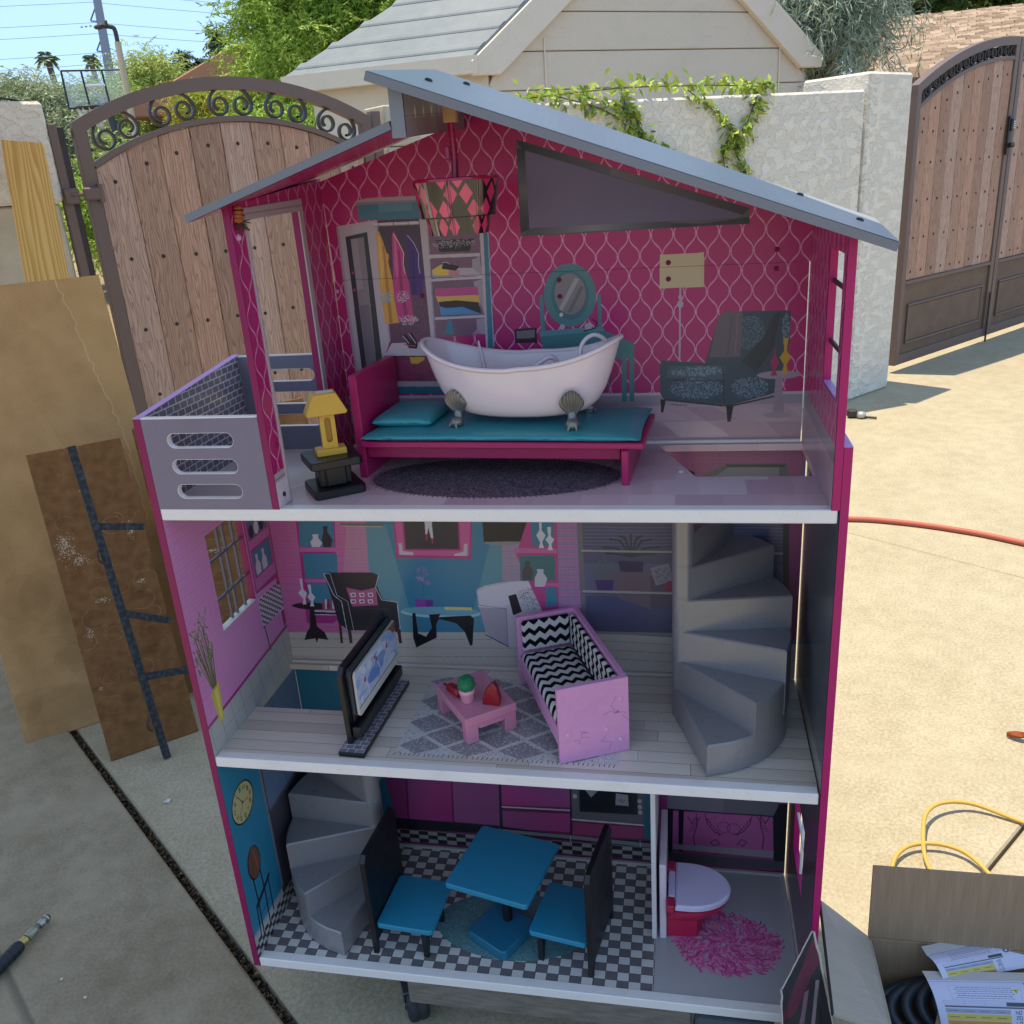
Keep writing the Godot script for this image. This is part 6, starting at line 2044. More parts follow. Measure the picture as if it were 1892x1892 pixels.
func furnish_bedroom() -> void:
	# bed
	var bed := thing("bed", "magenta wooden toy bed with tall headboard on the bedroom floor", "bed", Vector3(0.237, Y2, -0.129), -0.06)
	var pm := worn(mat("b0205f", 0.34), 5.0)
	part("headboard", MB.new().prism(v2([0.0, 0.0, -0.148, 0.0, -0.148, 0.140, -0.144, 0.145, -0.004, 0.145, 0.0, 0.141]), xf_x(), -0.0115, 0.0, 0.0008), pm, bed, true)
	part("platform", MB.new().box(Vector3(0.206, 0.0505, -0.066), Vector3(0.389, 0.009, 0.150), 0.0015), pm, bed, true)
	part("apron", MB.new().box(Vector3(0.19, 0.0365, -0.012), Vector3(0.356, 0.0185, 0.008), 0.001), pm, bed, true)
	part("apron", MB.new().box(Vector3(0.19, 0.0365, -0.128), Vector3(0.356, 0.0185, 0.008), 0.001), pm, bed, true)
	part("leg", MB.new().box(Vector3(0.3765, 0.023, -0.058), Vector3(0.0095, 0.046, 0.148), 0.001), pm, bed, true)
	var teal := mat("1d8790", 0.34, 0.0, 0.65)
	teal.rim_enabled = true
	teal.rim = 0.4
	teal.rim_tint = 0.6
	var mt := thing("mattress", "thin teal satin mattress lying on the magenta bed", "mattress", Vector3(0.237, Y2, -0.129), -0.06)
	var m := MB.new()
	cushion(m, Vector3(0.205, 0.0552, -0.066), 0.384, 0.158, 0.012, 9.0, 0.0009, 4, 60, 22)
	part("cover", m, teal, mt, true)
	var pl := thing("pillow", "teal satin pillow at the headboard end of the mattress", "pillow", Vector3(0.237, Y2, -0.129), -0.06)
	m = MB.new()
	cushion(m, Vector3(0.062, 0.065, -0.072), 0.088, 0.104, 0.019, 5.0, 0.0008, 9, 26, 26)
	part("cover", m, teal, pl, true)
	# bathtub
	var c := Vector3(0.467, 0.857, -0.180)
	var tub := thing("bathtub", "white claw-foot toy bathtub standing on the teal mattress", "bathtub", c, -0.14)
	var porc := mat("e6d3d6", 0.16, 0.0, 0.6)
	var rim := func(a: float) -> float:
		var k: float = abs(cos(a))
		return 0.081 + 0.030 * pow(k, 2.4) + (0.002 if cos(a) > 0 else 0.0)
	var prof := [[1.0, 0.0], [0.985, 0.08], [0.955, 0.22], [0.91, 0.42], [0.855, 0.62], [0.785, 0.79], [0.69, 0.91], [0.56, 0.975], [0.25, 1.0], [0.001, 1.0]]
	var outr := []
	var inr := []
	for q in prof:
		var ro := []
		var ri := []
		for i in 48:
			var a := TAU * i / 48
			var ca := cos(a)
			var sa := sin(a)
			var sx: float = sign(ca) * pow(abs(ca), 0.92) * 0.139 * (q[0] if q[0] > 0.5 else q[0] * 1.0)
			var y: float = lerp(rim.call(a), 0.011, q[1])
			var wd: float = 0.062 * (1.0 - 0.06 * ca)
			ro.append(Vector3(sx, y, -sa * wd * q[0]))
			ri.append(Vector3(sx * 0.972, lerp(rim.call(a), 0.0155, q[1]), -sa * wd * q[0] * 0.95))
		outr.append(ro)
		inr.append(ri)
	m = MB.new()
	var od := outr.duplicate()
	od.reverse()
	m.grid(od, true)
	part("shell", m, porc, tub, true)
	m = MB.new()
	m.grid(inr, true)
	part("basin", m, porc, tub, true)
	m = MB.new()
	var rp := []
	for i in 64:
		var a := TAU * i / 64
		rp.append(Vector3(sign(cos(a)) * pow(abs(cos(a)), 0.92) * 0.1395, rim.call(a) + 0.001, -sin(a) * 0.062 * (1.0 - 0.06 * cos(a))))
	m.tube(rp, 0.0036, 8, true)
	part("rim", m, porc, tub, true)
	var metal := mat("84837f", 0.36, 0.6)
	for k in 4:
		var sx: float = [-1, 1, 1, -1][k]
		var sz: float = [1, 1, -1, -1][k]
		var at := Vector3(sx * 0.080, 0.0, sz * 0.036)
		var o := Vector3(sx * 0.25, 0, sz).normalized()
		var tn := o.cross(Vector3.UP)
		var f := MB.new()
		f.tube([at + Vector3(0, 0.030, 0) - o * 0.006, at + Vector3(0, 0.021, 0) + o * 0.003, at + Vector3(0, 0.012, 0) + o * 0.004, at + Vector3(0, 0.006, 0) + o * 0.008], [0.009, 0.0065, 0.006, 0.009], 10)
		f.lathe([[0.0001, -0.007], [0.006, -0.006], [0.0095, -0.001], [0.0095, 0.003], [0.006, 0.0075], [0.0001, 0.009]], at + Vector3(0, 0.0068, 0) + o * 0.009, 14)
		var fan := []
		for jj in 2:
			for i in 9:
				var row := []
				var hh := i / 8.0
				for q in 29:
					var t := (q - 14) / 14.0
					var wd := lerpf(0.0045, 0.0165, smoothstep(0.0, 0.75, hh)) * (1.0 - 0.12 * smoothstep(0.8, 1.0, hh))
					var rid := 0.0019 * cos(t * TAU * 3.5) * smoothstep(0.1, 0.5, hh)
					row.append(at + tn * t * wd + Vector3(0, 0.016 + hh * (0.037 - 0.012 * t * t), 0) + o * (0.006 + 0.008 * sin(PI * 0.5 * hh) + rid - 0.0035 * t * t - 0.003 * jj))
				fan.append(row)
			f.grid(fan, false, false, 2)
			fan = []
		for j in 0:
			var t := (j - 3) / 3.0
			var tip: Vector3 = at + tn * t * 0.0155 + Vector3(0, 0.053 - 0.016 * t * t, 0) + o * (0.0135 - 0.002 * abs(t))
			var mid := at + tn * t * 0.011 + Vector3(0, 0.036 - 0.004 * t * t, 0) + o * 0.0135
			f.tube(spline([at + Vector3(0, 0.017, 0) + o * 0.0055 + tn * t * 0.003, mid, tip], 4), [0.0022, 0.0024, 0.0026, 0.0028, 0.003, 0.0031, 0.0030, 0.0027, 0.0015], 7)
		for j in [-1, 1]:
			f.tube([at + Vector3(0, 0.010, 0) + o * 0.015 + tn * 0.0035 * j, at + Vector3(0, 0.004, 0) + o * 0.018 + tn * 0.005 * j, at + Vector3(0, 0.001, 0) + o * 0.017 + tn * 0.006 * j], 0.0022, 6)
		part("claw_foot", f, metal, tub, true)
	m = MB.new()
	m.tube(spline([Vector3(0.087, 0.078, 0.010), Vector3(0.089, 0.105, 0.006), Vector3(0.103, 0.116, -0.004), Vector3(0.118, 0.104, -0.014), Vector3(0.121, 0.075, -0.02)]), 0.003, 8)
	part("faucet", m, porc, tub, true)
	m = MB.new()
	m.tube(spline([Vector3(0.010, 0.068, 0.018), Vector3(0.028, 0.080, 0.012), Vector3(0.042, 0.088, 0.004), Vector3(0.05, 0.083, -0.002), Vector3(0.053, 0.068, -0.006)]), 0.0036, 8)
	m.lathe([[0.0001, -0.003], [0.006, -0.002], [0.007, 0.002], [0.0001, 0.004]], Vector3(0.010, 0.068, 0.018), 12)
	part("hand_shower", m, porc, tub, true)
	m = MB.new()
	m.lathe([[0.0001, 0.0], [0.006, 0.001], [0.0065, 0.004], [0.0001, 0.006]], Vector3(-0.006, 0.067, 0.020), 12)
	part("tap_button", m, mat("c86478", 0.3), tub, true)
	m = MB.new()
	m.tube([Vector3(-0.075, 0.103, -0.043), Vector3(-0.069, 0.07, -0.040), Vector3(-0.058, 0.04, -0.030)], [0.0012, 0.003, 0.002], 6)
	part("inner_ridge", m, porc, tub, true)
	# side table and lamp
	var st := thing("side_table", "small black two-tier toy side table beside the bed", "side table", Vector3(0.219, Y2, -0.078), 0.62)
	var bk := mat("121216", 0.35)
	part("base", MB.new().prism(rounded(0.07, 0.07, 0.007), xf_y(), 0.0, 0.011, 0.0012), bk, st, true)
	part("column", MB.new().box(Vector3(0, 0.0255, 0), Vector3(0.044, 0.030, 0.032), 0.002).box(Vector3(0, 0.0255, 0.004), Vector3(0.028, 0.028, 0.034), 0.002), bk, st, true)
	part("table_top", MB.new().prism(rounded(0.07, 0.07, 0.007), xf_y(), 0.040, 0.051, 0.0012), bk, st, true)
	var yl := worn(mat("d6a83e", 0.38), 8.0)
	var la := thing("table_lamp", "yellow wooden toy lamp standing on the black side table", "lamp", Vector3(0.2195, Y2 + 0.051, -0.080), 0.52)
	part("foot", MB.new().box(Vector3(0, 0.0045, 0), Vector3(0.040, 0.009, 0.024), 0.001), yl, la, true)
	var body := MB.new()
	for q in slots(-0.0275, 0.0275, -0.010, 0.010, [0.0], -0.019, 0.015, 0.0042): body.prism(q, Transform3D(Basis(Vector3(0, 1, 0), Vector3(-1, 0, 0), Vector3(0, 0, 1)), Vector3(0, 0.036, 0)), -0.005, 0.006)
	part("stem", body, yl, la, true)
	part("stem_groove", MB.new().box(Vector3(0, 0.036, -0.001), Vector3(0.012, 0.036, 0.006)), mat("a87a24", 0.5), la, true)
	part("lamp_shade", MB.new().prism(v2([-0.025, 0.055, 0.025, 0.055, 0.0275, 0.058, 0.015, 0.084, -0.015, 0.084, -0.0275, 0.058]), xf_z(), -0.014, 0.014, 0.001), yl, la, true)
	part("worn_patch", MB.new().box(Vector3(0.002, 0.0843, 0), Vector3(0.022, 0.0006, 0.014), 0.0001), mat("d8d3c8", 0.6), la, true)
	# moth-like clip on the wall corner
	var bg := thing("insect", "small orange and brown fuzzy insect-like clip at the top corner of the balcony doorway", "insect", Vector3(0.176, 1.158, -0.012), 0.0)
	m = MB.new()
	for k in 4:
		m.lathe([[0.0001, -0.004], [0.0052, -0.0025], [0.006, 0], [0.0052, 0.0025], [0.0001, 0.004]], Vector3(0.178, 1.160 - k * 0.0042, -0.012 + k * 0.001), 10)
	part("body", m, mat("a8552a", 0.6), bg)
	m = MB.new()
	for k in 2: m.lathe([[0.0056, -0.001], [0.0066, 0], [0.0056, 0.001]], Vector3(0.178, 1.158 - k * 0.006, -0.0115), 10)
	part("stripe", m, mat("1d1512", 0.6), bg)
	m = MB.new()
	for k in 40:
		var p0 := Vector3(0.178, 1.146, -0.012)
		var d := Vector3(rng.randf_range(-0.4, 0.8), rng.randf_range(-1.2, 0.1), rng.randf_range(-0.9, 0.9)).normalized()
		m.tube([p0, p0 + d * rng.randf_range(0.008, 0.016)], [0.0009, 0.0003], 4)
	part("hair", m, mat("5a3f36", 0.8), bg)

func chevron() -> ImageTexture:
	var p := Painter.new(0, 0, 120, 240, 4.0, "c9c2bf")
	for k in 26:
		var y := k * 20.0 - 24
		var a := []
		for i in 15: a.append_array([i * 8.6, y + (7.6 if i % 2 else 0.0) + 9.4])
		for i in range(14, -1, -1): a.append_array([i * 8.6, y + (7.6 if i % 2 else 0.0)])
		p.poly("15141a", a)
	return p.tex()

func furnish_living() -> void:
	# daybed
	var sf := thing("daybed", "pink wooden toy daybed with black and white chevron cushions", "sofa", Vector3(0.517, Y1, -0.033), 0.424)
	var pk := worn(mat("d895c0", 0.36), 6.0)
	var near := part("end_panel", MB.new().box(Vector3(0.051, 0.0602, -0.004), Vector3(0.104, 0.1203, 0.0085), 0.0008), pk, sf, true)
	var scr := MB.new()
	for k in 6:
		var pts := []
		var q := Vector2(rng.randf_range(0.02, 0.085), rng.randf_range(0.03, 0.11))
		for i in 6:
			pts.append(Vector3(q.x, q.y, 0.00035))
			q += Vector2(rng.randf_range(-0.008, 0.012), rng.randf_range(-0.012, 0.004))
		scr.tube(pts, 0.0003, 4)
	part("pen_scratches", scr, mat("9a6f96", 0.6), near, true)
	for q in [[0.012, 0.046], [0.090, 0.088], [0.068, 0.043], [0.089, 0.022]]: screw(Vector3(q[0], q[1], 0.0003), Vector3.BACK, mat("e0a8c8", 0.3), near, 0.0034)
	part("end_panel", MB.new().box(Vector3(0.051, 0.0602, -0.231), Vector3(0.104, 0.1203, 0.0085), 0.0008), pk, sf, true)
	part("back_panel", MB.new().box(Vector3(0.0985, 0.072, -0.1175), Vector3(0.0085, 0.0965, 0.2175), 0.0008), pk, sf, true)
	part("front_rail", MB.new().box(Vector3(0.0045, 0.037, -0.1175), Vector3(0.0085, 0.028, 0.2175), 0.0008), pk, sf, true)
	part("seat_board", MB.new().box(Vector3(0.05, 0.0345, -0.1175), Vector3(0.080, 0.008, 0.2175)), pk, sf, true)
	var cm := tmat(chevron(), 0.85, 0.2)
	var m := MB.new().uv(Vector3(0, 0, 0), Vector3(1 / 0.12, 0, 0), Vector3(0, 0, 1 / 0.24))
	cushion(m, Vector3(0.045, 0.0395, -0.1175), 0.086, 0.214, 0.025, 9.0, 0.0006, 3, 20, 30)
	part("seat_cushion", m, cm, sf, true)
	m = MB.new().uv(Vector3.ZERO, Vector3(0, 1 / 0.12, 0), Vector3(0, 0, 1 / 0.24))
	m.box(Vector3(0.0895, 0.088, -0.1175), Vector3(0.008, 0.054, 0.206), 0.003)
	part("back_cushion", m, cm, sf, true)
	m = MB.new().uv(Vector3.ZERO, Vector3(1 / 0.12, 0, 0), Vector3(0, 1 / 0.24, 0))
	m.box(Vector3(0.046, 0.088, -0.2225), Vector3(0.080, 0.054, 0.007), 0.003)
	part("end_cushion", m, cm, sf, true)
	# television wall
	var tv := thing("fireplace_tv", "black toy television wall on a grey brick-print base", "television stand", Vector3(0.213, Y1, -0.121), -0.04)
	var p := Painter.new(0, 0, 40, 204, 5.0, "d9d5da")
	for j in 22:
		for i in 4:
			var x := i * 13.0 - (6.5 if j % 2 else 0.0)
			p.rect(["77737f", "6f6b77", "7f7b86"][(i + j * 2) % 3], x + 0.5, j * 9.6 + 0.5, x + 12.5, j * 9.6 + 9.1)
	var blk := mat("131317", 0.32)
	part("base", MB.new().box(Vector3(0, 0.0042, 0), Vector3(0.040, 0.0083, 0.203), 0.0008), blk, tv, true)
	var top := MB.new().uv(Vector3(-0.02, 0, -0.102), Vector3(1 / 0.04, 0, 0), Vector3(0, 0, 1 / 0.204))
	top.quad(Vector3(-0.0192, 0.0087, 0.1008), Vector3(0.0192, 0.0087, 0.1008), Vector3(0.0192, 0.0087, -0.1008), Vector3(-0.0192, 0.0087, -0.1008))
	part("brick_print", top, tmat(p.tex(), 0.5), tv, true)
	part("back_panel", MB.new().prism(v2([-0.112, 0.0088, 0.082, 0.0088, 0.085, 0.125, 0.075, 0.136, -0.098, 0.136, -0.112, 0.118]), xf_x(), 0.005, 0.013, 0.0008), blk, tv, true)
	part("surround", MB.new().prism(v2([-0.107, 0.040, 0.070, 0.040, 0.074, 0.121, 0.068, 0.129, -0.095, 0.129, -0.107, 0.114]), xf_x(), 0.0018, 0.0048, 0.0008), mat("26262c", 0.25), tv, true)
	part("mantel", MB.new().box(Vector3(0.003, 0.027, -0.012), Vector3(0.014, 0.018, 0.182), 0.0012), blk, tv, true)
	p = Painter.new(0, 0, 150, 84, 5.0, "cdd3e6")
	for k in 60: p.ell(["b9c6e6", "dfe3ee", "c4cde8", "9fb6e2"][k % 4], p.r.randf() * 150, 20 + p.r.randf() * 64, p.r.randf_range(4, 14), p.r.randf_range(3, 9))
	p.ell("6f92d4", 66, 42, 30, 13)
	p.ell("86a5dc", 84, 52, 22, 10)
	p.rect("d9d2c6", 0, 0, 150, 17)
	p.path("6d6660", 2.2, [0, 17, 150, 17])
	for q in [[28, 52], [72, 60], [112, 58]]:
		p.path("f2f2f6", 1.6, [q[0] - 12, q[1] + 16, q[0], q[1], q[0] + 10, q[1] - 24, q[0] + 8, q[1] - 40])
		p.ell("b8436a", q[0], q[1], 3.4, 5.2)
		p.ell("e8d9d2", q[0] - 5, q[1] + 10, 2.4, 2.8)
	p.poly("3b4250", [64, 70, 72, 70, 68, 62])
	p.poly("8f5a4a", [118, 84, 150, 84, 150, 62, 138, 66, 132, 76])
	part("screen", MB.new().prism(v2([-0.108, 0.042, 0.056, 0.042, 0.060, 0.046, 0.060, 0.111, 0.055, 0.116, -0.108, 0.116]), xf_x(), -0.0035, 0.001, 0.0006), mat("d9d2c9", 0.4), tv, true)
	var scn := MB.new().uv(Vector3(0, 0.116, 0.060), Vector3(0, 0, -1 / 0.168), Vector3(0, -1 / 0.074, 0))
	scn.sheet(v2([-0.1075, 0.0425, 0.0595, 0.0465, 0.0595, 0.1105, 0.0548, 0.1155, -0.1075, 0.1155]), xf_x(Vector3(0.0039, 0, 0)), 0.0)
	part("picture", scn, tmat(p.tex(), 0.3), tv, true)
	# coffee table and what stands on it
	var ct := thing("coffee_table", "low pink wooden toy coffee table on the grey printed rug", "coffee table", Vector3(0.375, Y1, -0.063), 0.66)
	var salm := worn(mat("d0849c", 0.36), 6.0)
	part("table_top", MB.new().box(Vector3(0.041, 0.038, -0.0575), Vector3(0.084, 0.014, 0.117), 0.0012), salm, ct, true)
	for q in [[0.0095, -0.0095], [0.0725, -0.0095], [0.0095, -0.1055], [0.0725, -0.1055]]: part("leg", MB.new().box(Vector3(q[0], 0.0158, q[1]), Vector3(0.019, 0.0315, 0.017), 0.0008), salm, ct, true)
	for z in [-0.0095, -0.1055]: part("rail", MB.new().prism(v2([0.019, 0.0312, 0.063, 0.0312, 0.063, 0.025, 0.060, 0.022, 0.022, 0.022, 0.019, 0.025]), xf_z(Vector3(0, 0, z)), -0.0083, 0.0083), salm, ct, true)
	var ty := Y1 + 0.0452
	var cp := thing("potted_cactus", "round green toy cactus in a small pink pot on the coffee table", "cactus", Vector3(0.3665, ty, -0.112), 0.0)
	part("pot", MB.new().lathe([[0.0001, 0], [0.0088, 0], [0.0095, 0.001], [0.0112, 0.015], [0.0122, 0.0155], [0.0122, 0.021], [0.0112, 0.022], [0.0001, 0.0215]], Vector3.ZERO, 24), mat("e09fb2", 0.4), cp, true)
	m = MB.new()
	var cn := noise(8, 1.0, 1)
	var rows := []
	for j in 15:
		var row := []
		for i in 24:
			var ph := PI * (j + 0.02) / 14.04
			var a := TAU * i / 24
			var bump := 1.0 + 0.07 * sin(a * 12.0) * sin(ph * 14.0) * sin(ph)
			row.append(Vector3(0, 0.030, 0) + Vector3(sin(ph) * cos(a), cos(ph), -sin(ph) * sin(a)) * 0.0135 * bump)
		rows.append(row)
	rows.reverse()
	m.grid(rows, true)
	for k in 70:
		var d := Vector3(rng.randfn(), rng.randfn() + 0.4, rng.randfn()).normalized()
		m.lathe([[0.0015, 0], [0.0012, 0.0012], [0.0001, 0.0016]], Vector3(0, 0.030, 0) + d * 0.0132, 5, Basis(Quaternion(Vector3.UP, d)))
	part("cactus_ball", m, mat("127048", 0.5), cp, true)
	var red := mat("8c1520", 0.18)
	var rb := thing("toy_bottle", "dark red toy bottle lying on its side behind the cactus pot", "bottle", Vector3(0.338, ty, -0.132), 0.0)
	part("body", MB.new().lathe([[0.0001, -0.020], [0.0018, -0.020], [0.0022, -0.012], [0.0075, -0.006], [0.0082, 0.0], [0.0085, 0.018], [0.007, 0.021], [0.0001, 0.0215]], Vector3(0, 0.0085, 0), 16, Basis(Vector3(0.8, 0, 0.6).normalized().cross(Vector3.UP), PI / -2.0)), red, rb, true)
	var wd := thing("toy_wedge", "red translucent wedge-shaped toy standing on the front of the coffee table", "toy", Vector3(0.405, ty, -0.108), -0.12)
	part("body", MB.new().prism(v2([-0.0135, 0.0, 0.0125, 0.0, 0.0145, 0.010, 0.011, 0.030, 0.006, 0.038, 0.001, 0.036, -0.007, 0.026, -0.0125, 0.012]), xf_z(), -0.006, 0.006, 0.0015), red, wd, true)
	part("eyelet", MB.new().lathe([[0.0012, 0], [0.0022, 0.0005], [0.0012, 0.001]], Vector3(-0.009, 0.015, 0.006), 10, Basis(Vector3.RIGHT, PI / 2)), mat("b4323c", 0.2), wd, true)

func furnish_kitchen() -> void:
	var blue := worn(mat("2685a6", 0.34), 5.0)
	var dark := worn(mat("131419", 0.38), 5.0)
	var t := thing("dining_table", "blue square toy dining table on a single black leg", "table", Vector3(0.399, 0.0, -0.113), -0.23)
	part("table_top", MB.new().prism(rounded(0.142, 0.143, 0.006), xf_y(), 0.125, 0.135, 0.0014), blue, t, true)
	part("leg", MB.new().lathe([[0.0078, 0.018], [0.0078, 0.126]], Vector3.ZERO, 18), dark, t, true)
	part("base", MB.new().prism(rounded(0.082, 0.082, 0.008), Transform3D(Basis(Vector3.UP, -0.30) * Basis(Vector3(1, 0, 0), Vector3(0, 0, -1), Vector3(0, 1, 0)), Vector3(-0.004, 0, 0.018)), 0.0005, 0.019, 0.0014), mat("1c6784", 0.42), t, true)
	screw(Vector3(-0.022, 0.019, 0.02), Vector3.UP, mat("b9b9b9", 0.3), t, 0.0042)
	var spec := [["bench seat with tall black back standing left of the blue table", Vector3(0.197, 0, -0.033), -0.067, 1.0], ["bench seat with tall black back standing right of the blue table", Vector3(0.541, 0, -0.031), -0.17, -1.0]]
	for k in 2:
		var b := thing("bench", "blue " + spec[k][0], "bench", spec[k][1], spec[k][2], "dining benches")
		var s: float = spec[k][3]
		part("backrest", MB.new().prism(v2([-0.128, 0.0, -0.122, 0.0, -0.118, 0.022, -0.010, 0.022, -0.006, 0.0, 0.0, 0.0, 0.002, 0.186, -0.006, 0.197, -0.120, 0.197, -0.129, 0.186]), xf_x(), 0.0 if k == 0 else -0.009, 0.009 if k == 0 else 0.0, 0.001), dark, b, true)
		var off := Vector3(s * (0.048 + (0.001 if k == 0 else 0.001)), 0, -0.058)
		part("seat", MB.new().prism(rounded(0.096, 0.110, 0.007), xf_y(off), 0.052, 0.0615, 0.0014), blue, b, true)
		part("leg", MB.new().prism(v2([-0.098, 0.052, -0.012, 0.052, -0.014, 0.0, -0.020, 0.0, -0.030, 0.034, -0.080, 0.034, -0.088, 0.0, -0.096, 0.0]), xf_x(Vector3(s * 0.080, 0, 0.006)), -0.0045, 0.0045, 0.0008), dark, b, true)
	# toilet
	var to := thing("toilet", "pink toy toilet with lilac lid against the bathroom partition", "toilet", Vector3(0.69, 0, -0.15), 0.0)
	var wht := worn(mat("ddc9d6", 0.25), 5.0)
	var rd := mat("b41f48", 0.35)
	part("back_plate", MB.new().box(Vector3(0.6545, 0.0755, -0.185), Vector3(0.0105, 0.150, 0.133), 0.0012), wht, to)
	part("pedestal", MB.new().prism(v2([0.660, 0.124, 0.708, 0.128, 0.716, 0.145, 0.714, 0.180, 0.700, 0.192, 0.660, 0.192]), xf_y(), 0.0005, 0.052, 0.002), rd, to)
	var m := MB.new()
	var rws := []
	for q in [[0.62, 0.040], [0.74, 0.048], [0.92, 0.060], [1.0, 0.071], [0.99, 0.0735]]:
		var ring := []
		for i in 30:
			var a := -PI / 2 + PI * i / 29.0
			ring.append(Vector3(0.690 + cos(a) * 0.069 * q[0], q[1], -0.152 - sin(a) * 0.050 * q[0]))
		ring.append(Vector3(0.664, q[1], -0.152 - 0.050 * q[0]))
		ring.append(Vector3(0.664, q[1], -0.152 + 0.050 * q[0]))
		rws.append(ring)
	m.grid(rws, true)
	m.fan(rws[-1], Vector3(0.70, 0.0735, -0.152))
	part("bowl", m, rd, to)
	var lid := []
	for i in 30:
		var a := -PI / 2 + PI * i / 29.0
		lid.append(Vector2(0.694 + cos(a) * 0.067, 0.152 + sin(a) * 0.0495))
	lid.append(Vector2(0.674, 0.2015))
	lid.append(Vector2(0.674, 0.1025))
	part("lid", MB.new().prism(lid, xf_y(), 0.0745, 0.0865, 0.003), mat("cfc0da", 0.25), to)
	part("hinge", MB.new().box(Vector3(0.668, 0.0795, -0.152), Vector3(0.011, 0.012, 0.056), 0.0015), mat("cfc0da", 0.25), to)
	for z in [-0.112, -0.192]: part("hinge_block", MB.new().box(Vector3(0.6665, 0.0795, z), Vector3(0.0125, 0.013, 0.022), 0.0015), rd, to)

# ---------------------------------------------------------------- things in the yard
func leaning(called: String, label: String, category: String, at: Vector3, ang: float) -> Node3D:
	var o := thing(called, label, category, at, 0.74, "", false)
	o.basis = Basis(Vector3.UP, 0.74) * Basis(Vector3.RIGHT, -ang)
	return o

func yard_things() -> void:
	# dolly
	var dl := thing("dolly", "low wheeled dolly of grey weathered boards under the doll house", "dolly", Vector3(0.45, 0, -0.15), 0.0, "", false)
	var wood := tmat(speckle(256, [[0.02, 0.6, 4], [0.2, 0.4, 2]], [[0.0, "5f5850"], [1.0, "948a7e"]], 61), 0.9, 0.2)
	wood.uv1_triplanar = true
	wood.uv1_scale = Vector3(3, 20, 20)
	for k in 3: part("deck_board", MB.new().box(Vector3(0.475, 0.106, -0.048 - k * 0.09), Vector3(0.45, 0.050, 0.085), 0.003), wood, dl)
	for x in [0.215]: part("cross_board", MB.new().box(Vector3(x, 0.106, -0.16), Vector3(0.065, 0.050, 0.20), 0.002), wood, dl)
	part("carpet_pad", MB.new().box(Vector3(0.762, 0.1085, -0.03), Vector3(0.115, 0.044, 0.08), 0.006), mat("4c5157", 0.95), dl)
	for q in [[0.243, -0.052], [0.73, -0.052], [0.243, -0.245], [0.73, -0.245]]:
		var w := MB.new()
		var bs := Basis(Vector3.UP, 0.5) * Basis(Vector3(0, 0, 1), PI / 2)
		w.lathe([[0.006, -0.018], [0.024, -0.018], [0.029, -0.0155], [0.0308, -0.010], [0.0308, -0.003], [0.0292, -0.0015], [0.0292, 0.0015], [0.0308, 0.003], [0.0308, 0.010], [0.029, 0.0155], [0.024, 0.018], [0.006, 0.018]], Vector3(q[0], 0.031, q[1]), 28, bs)
		var cw := part("wheel", w, mat("26292c", 0.6), dl)
		part("hub", MB.new().lathe([[0.0001, -0.0225], [0.005, -0.0225], [0.005, 0.0225], [0.0001, 0.0225]], Vector3(q[0], 0.031, q[1]), 10, bs, true), M.steel, cw, true)
		var fk := MB.new()
		for s in [-1.0, 1.0]: fk.box(Vector3(q[0], 0.05, q[1]) + Basis(Vector3.UP, 0.5) * Vector3(s * 0.0205, 0, -0.004), Vector3(0.0022, 0.05, 0.022), 0.0005, Basis(Vector3.UP, 0.5))
		fk.box(Vector3(q[0], 0.0762, q[1] - 0.004), Vector3(0.05, 0.004, 0.05), 0.001, Basis(Vector3.UP, 0.5))
		part("fork", fk, mat("5d6063", 0.45, 0.6), cw, true)
	# leaning boards
	var p := Painter.new(0, 0, 500, 1240, 0.9, "b08a5a")
	var tile: Image = speckle(512, [[0.01, 0.35, 4], [0.25, 0.4, 2], [0.5, 0.25, 1]], [[0.0, "97714a"], [0.5, "b48d5f"], [1.0, "c8a172"]], 17).get_image()
	for y in range(0, p.im.get_height(), 512): p.im.blit_rect(tile, Rect2i(0, 0, 512, 512), Vector2i(0, y))
	for k in 46: p.ell("6d5230" + ["0c", "12"][k % 2], p.r.randf() * 500, p.r.randf() * 500, p.r.randf_range(20, 120), p.r.randf_range(20, 90))
	for k in 30: p.path(["c7a87520", "7a5c3630"][k % 2], 1.6, [p.r.randf() * 500, p.r.randf() * 1240, p.r.randf() * 500, p.r.randf() * 1240] if k < 3 else [k * 16.0, k * 40.0, k * 16.0 + 14, k * 40.0 + 3])
	var tear := [362, 1240]      # torn face paper at the right edge
	for i in 40: tear.append_array([372 + i * 1.7 + p.r.randf_range(-5, 5), 1225 - i * 12])
	for i in 30: tear.append_array([440 + p.r.randf_range(-3, 4), 745 - i * 8])
	tear.append_array([500, 500, 500, 1240])
	p.poly("c39f6640", tear)
	p.path("d0b17e", 1.6, tear.slice(0, tear.size() - 4))
	var hb := leaning("hardboard_sheet", "large tan hardboard sheet with a torn edge leaning at the left", "board", Vector3(-1.03, 0.001, -0.697), 0.35)
	part("panel", MB.new().uv(Vector3(0, 1.24, 0), Vector3(1 / 0.5, 0, 0), Vector3(0, -1 / 1.24, 0)).box(Vector3(0.243, 0.611, -0.004), Vector3(0.486, 1.221, 0.007), 0.001), tmat(p.tex(), 0.8, 0.3), hb, true)
	p = Painter.new(0, 0, 230, 820, 2.0, "7d5a38")
	tile = speckle(512, [[0.012, 0.45, 4], [0.2, 0.35, 2], [0.5, 0.2, 1]], [[0.0, "5a3c22"], [0.45, "7a5533"], [1.0, "96714a"]], 19).get_image()
	for y in range(0, p.im.get_height(), 512): p.im.blit_rect(tile, Rect2i(0, 0, 512, 512), Vector2i(0, y))
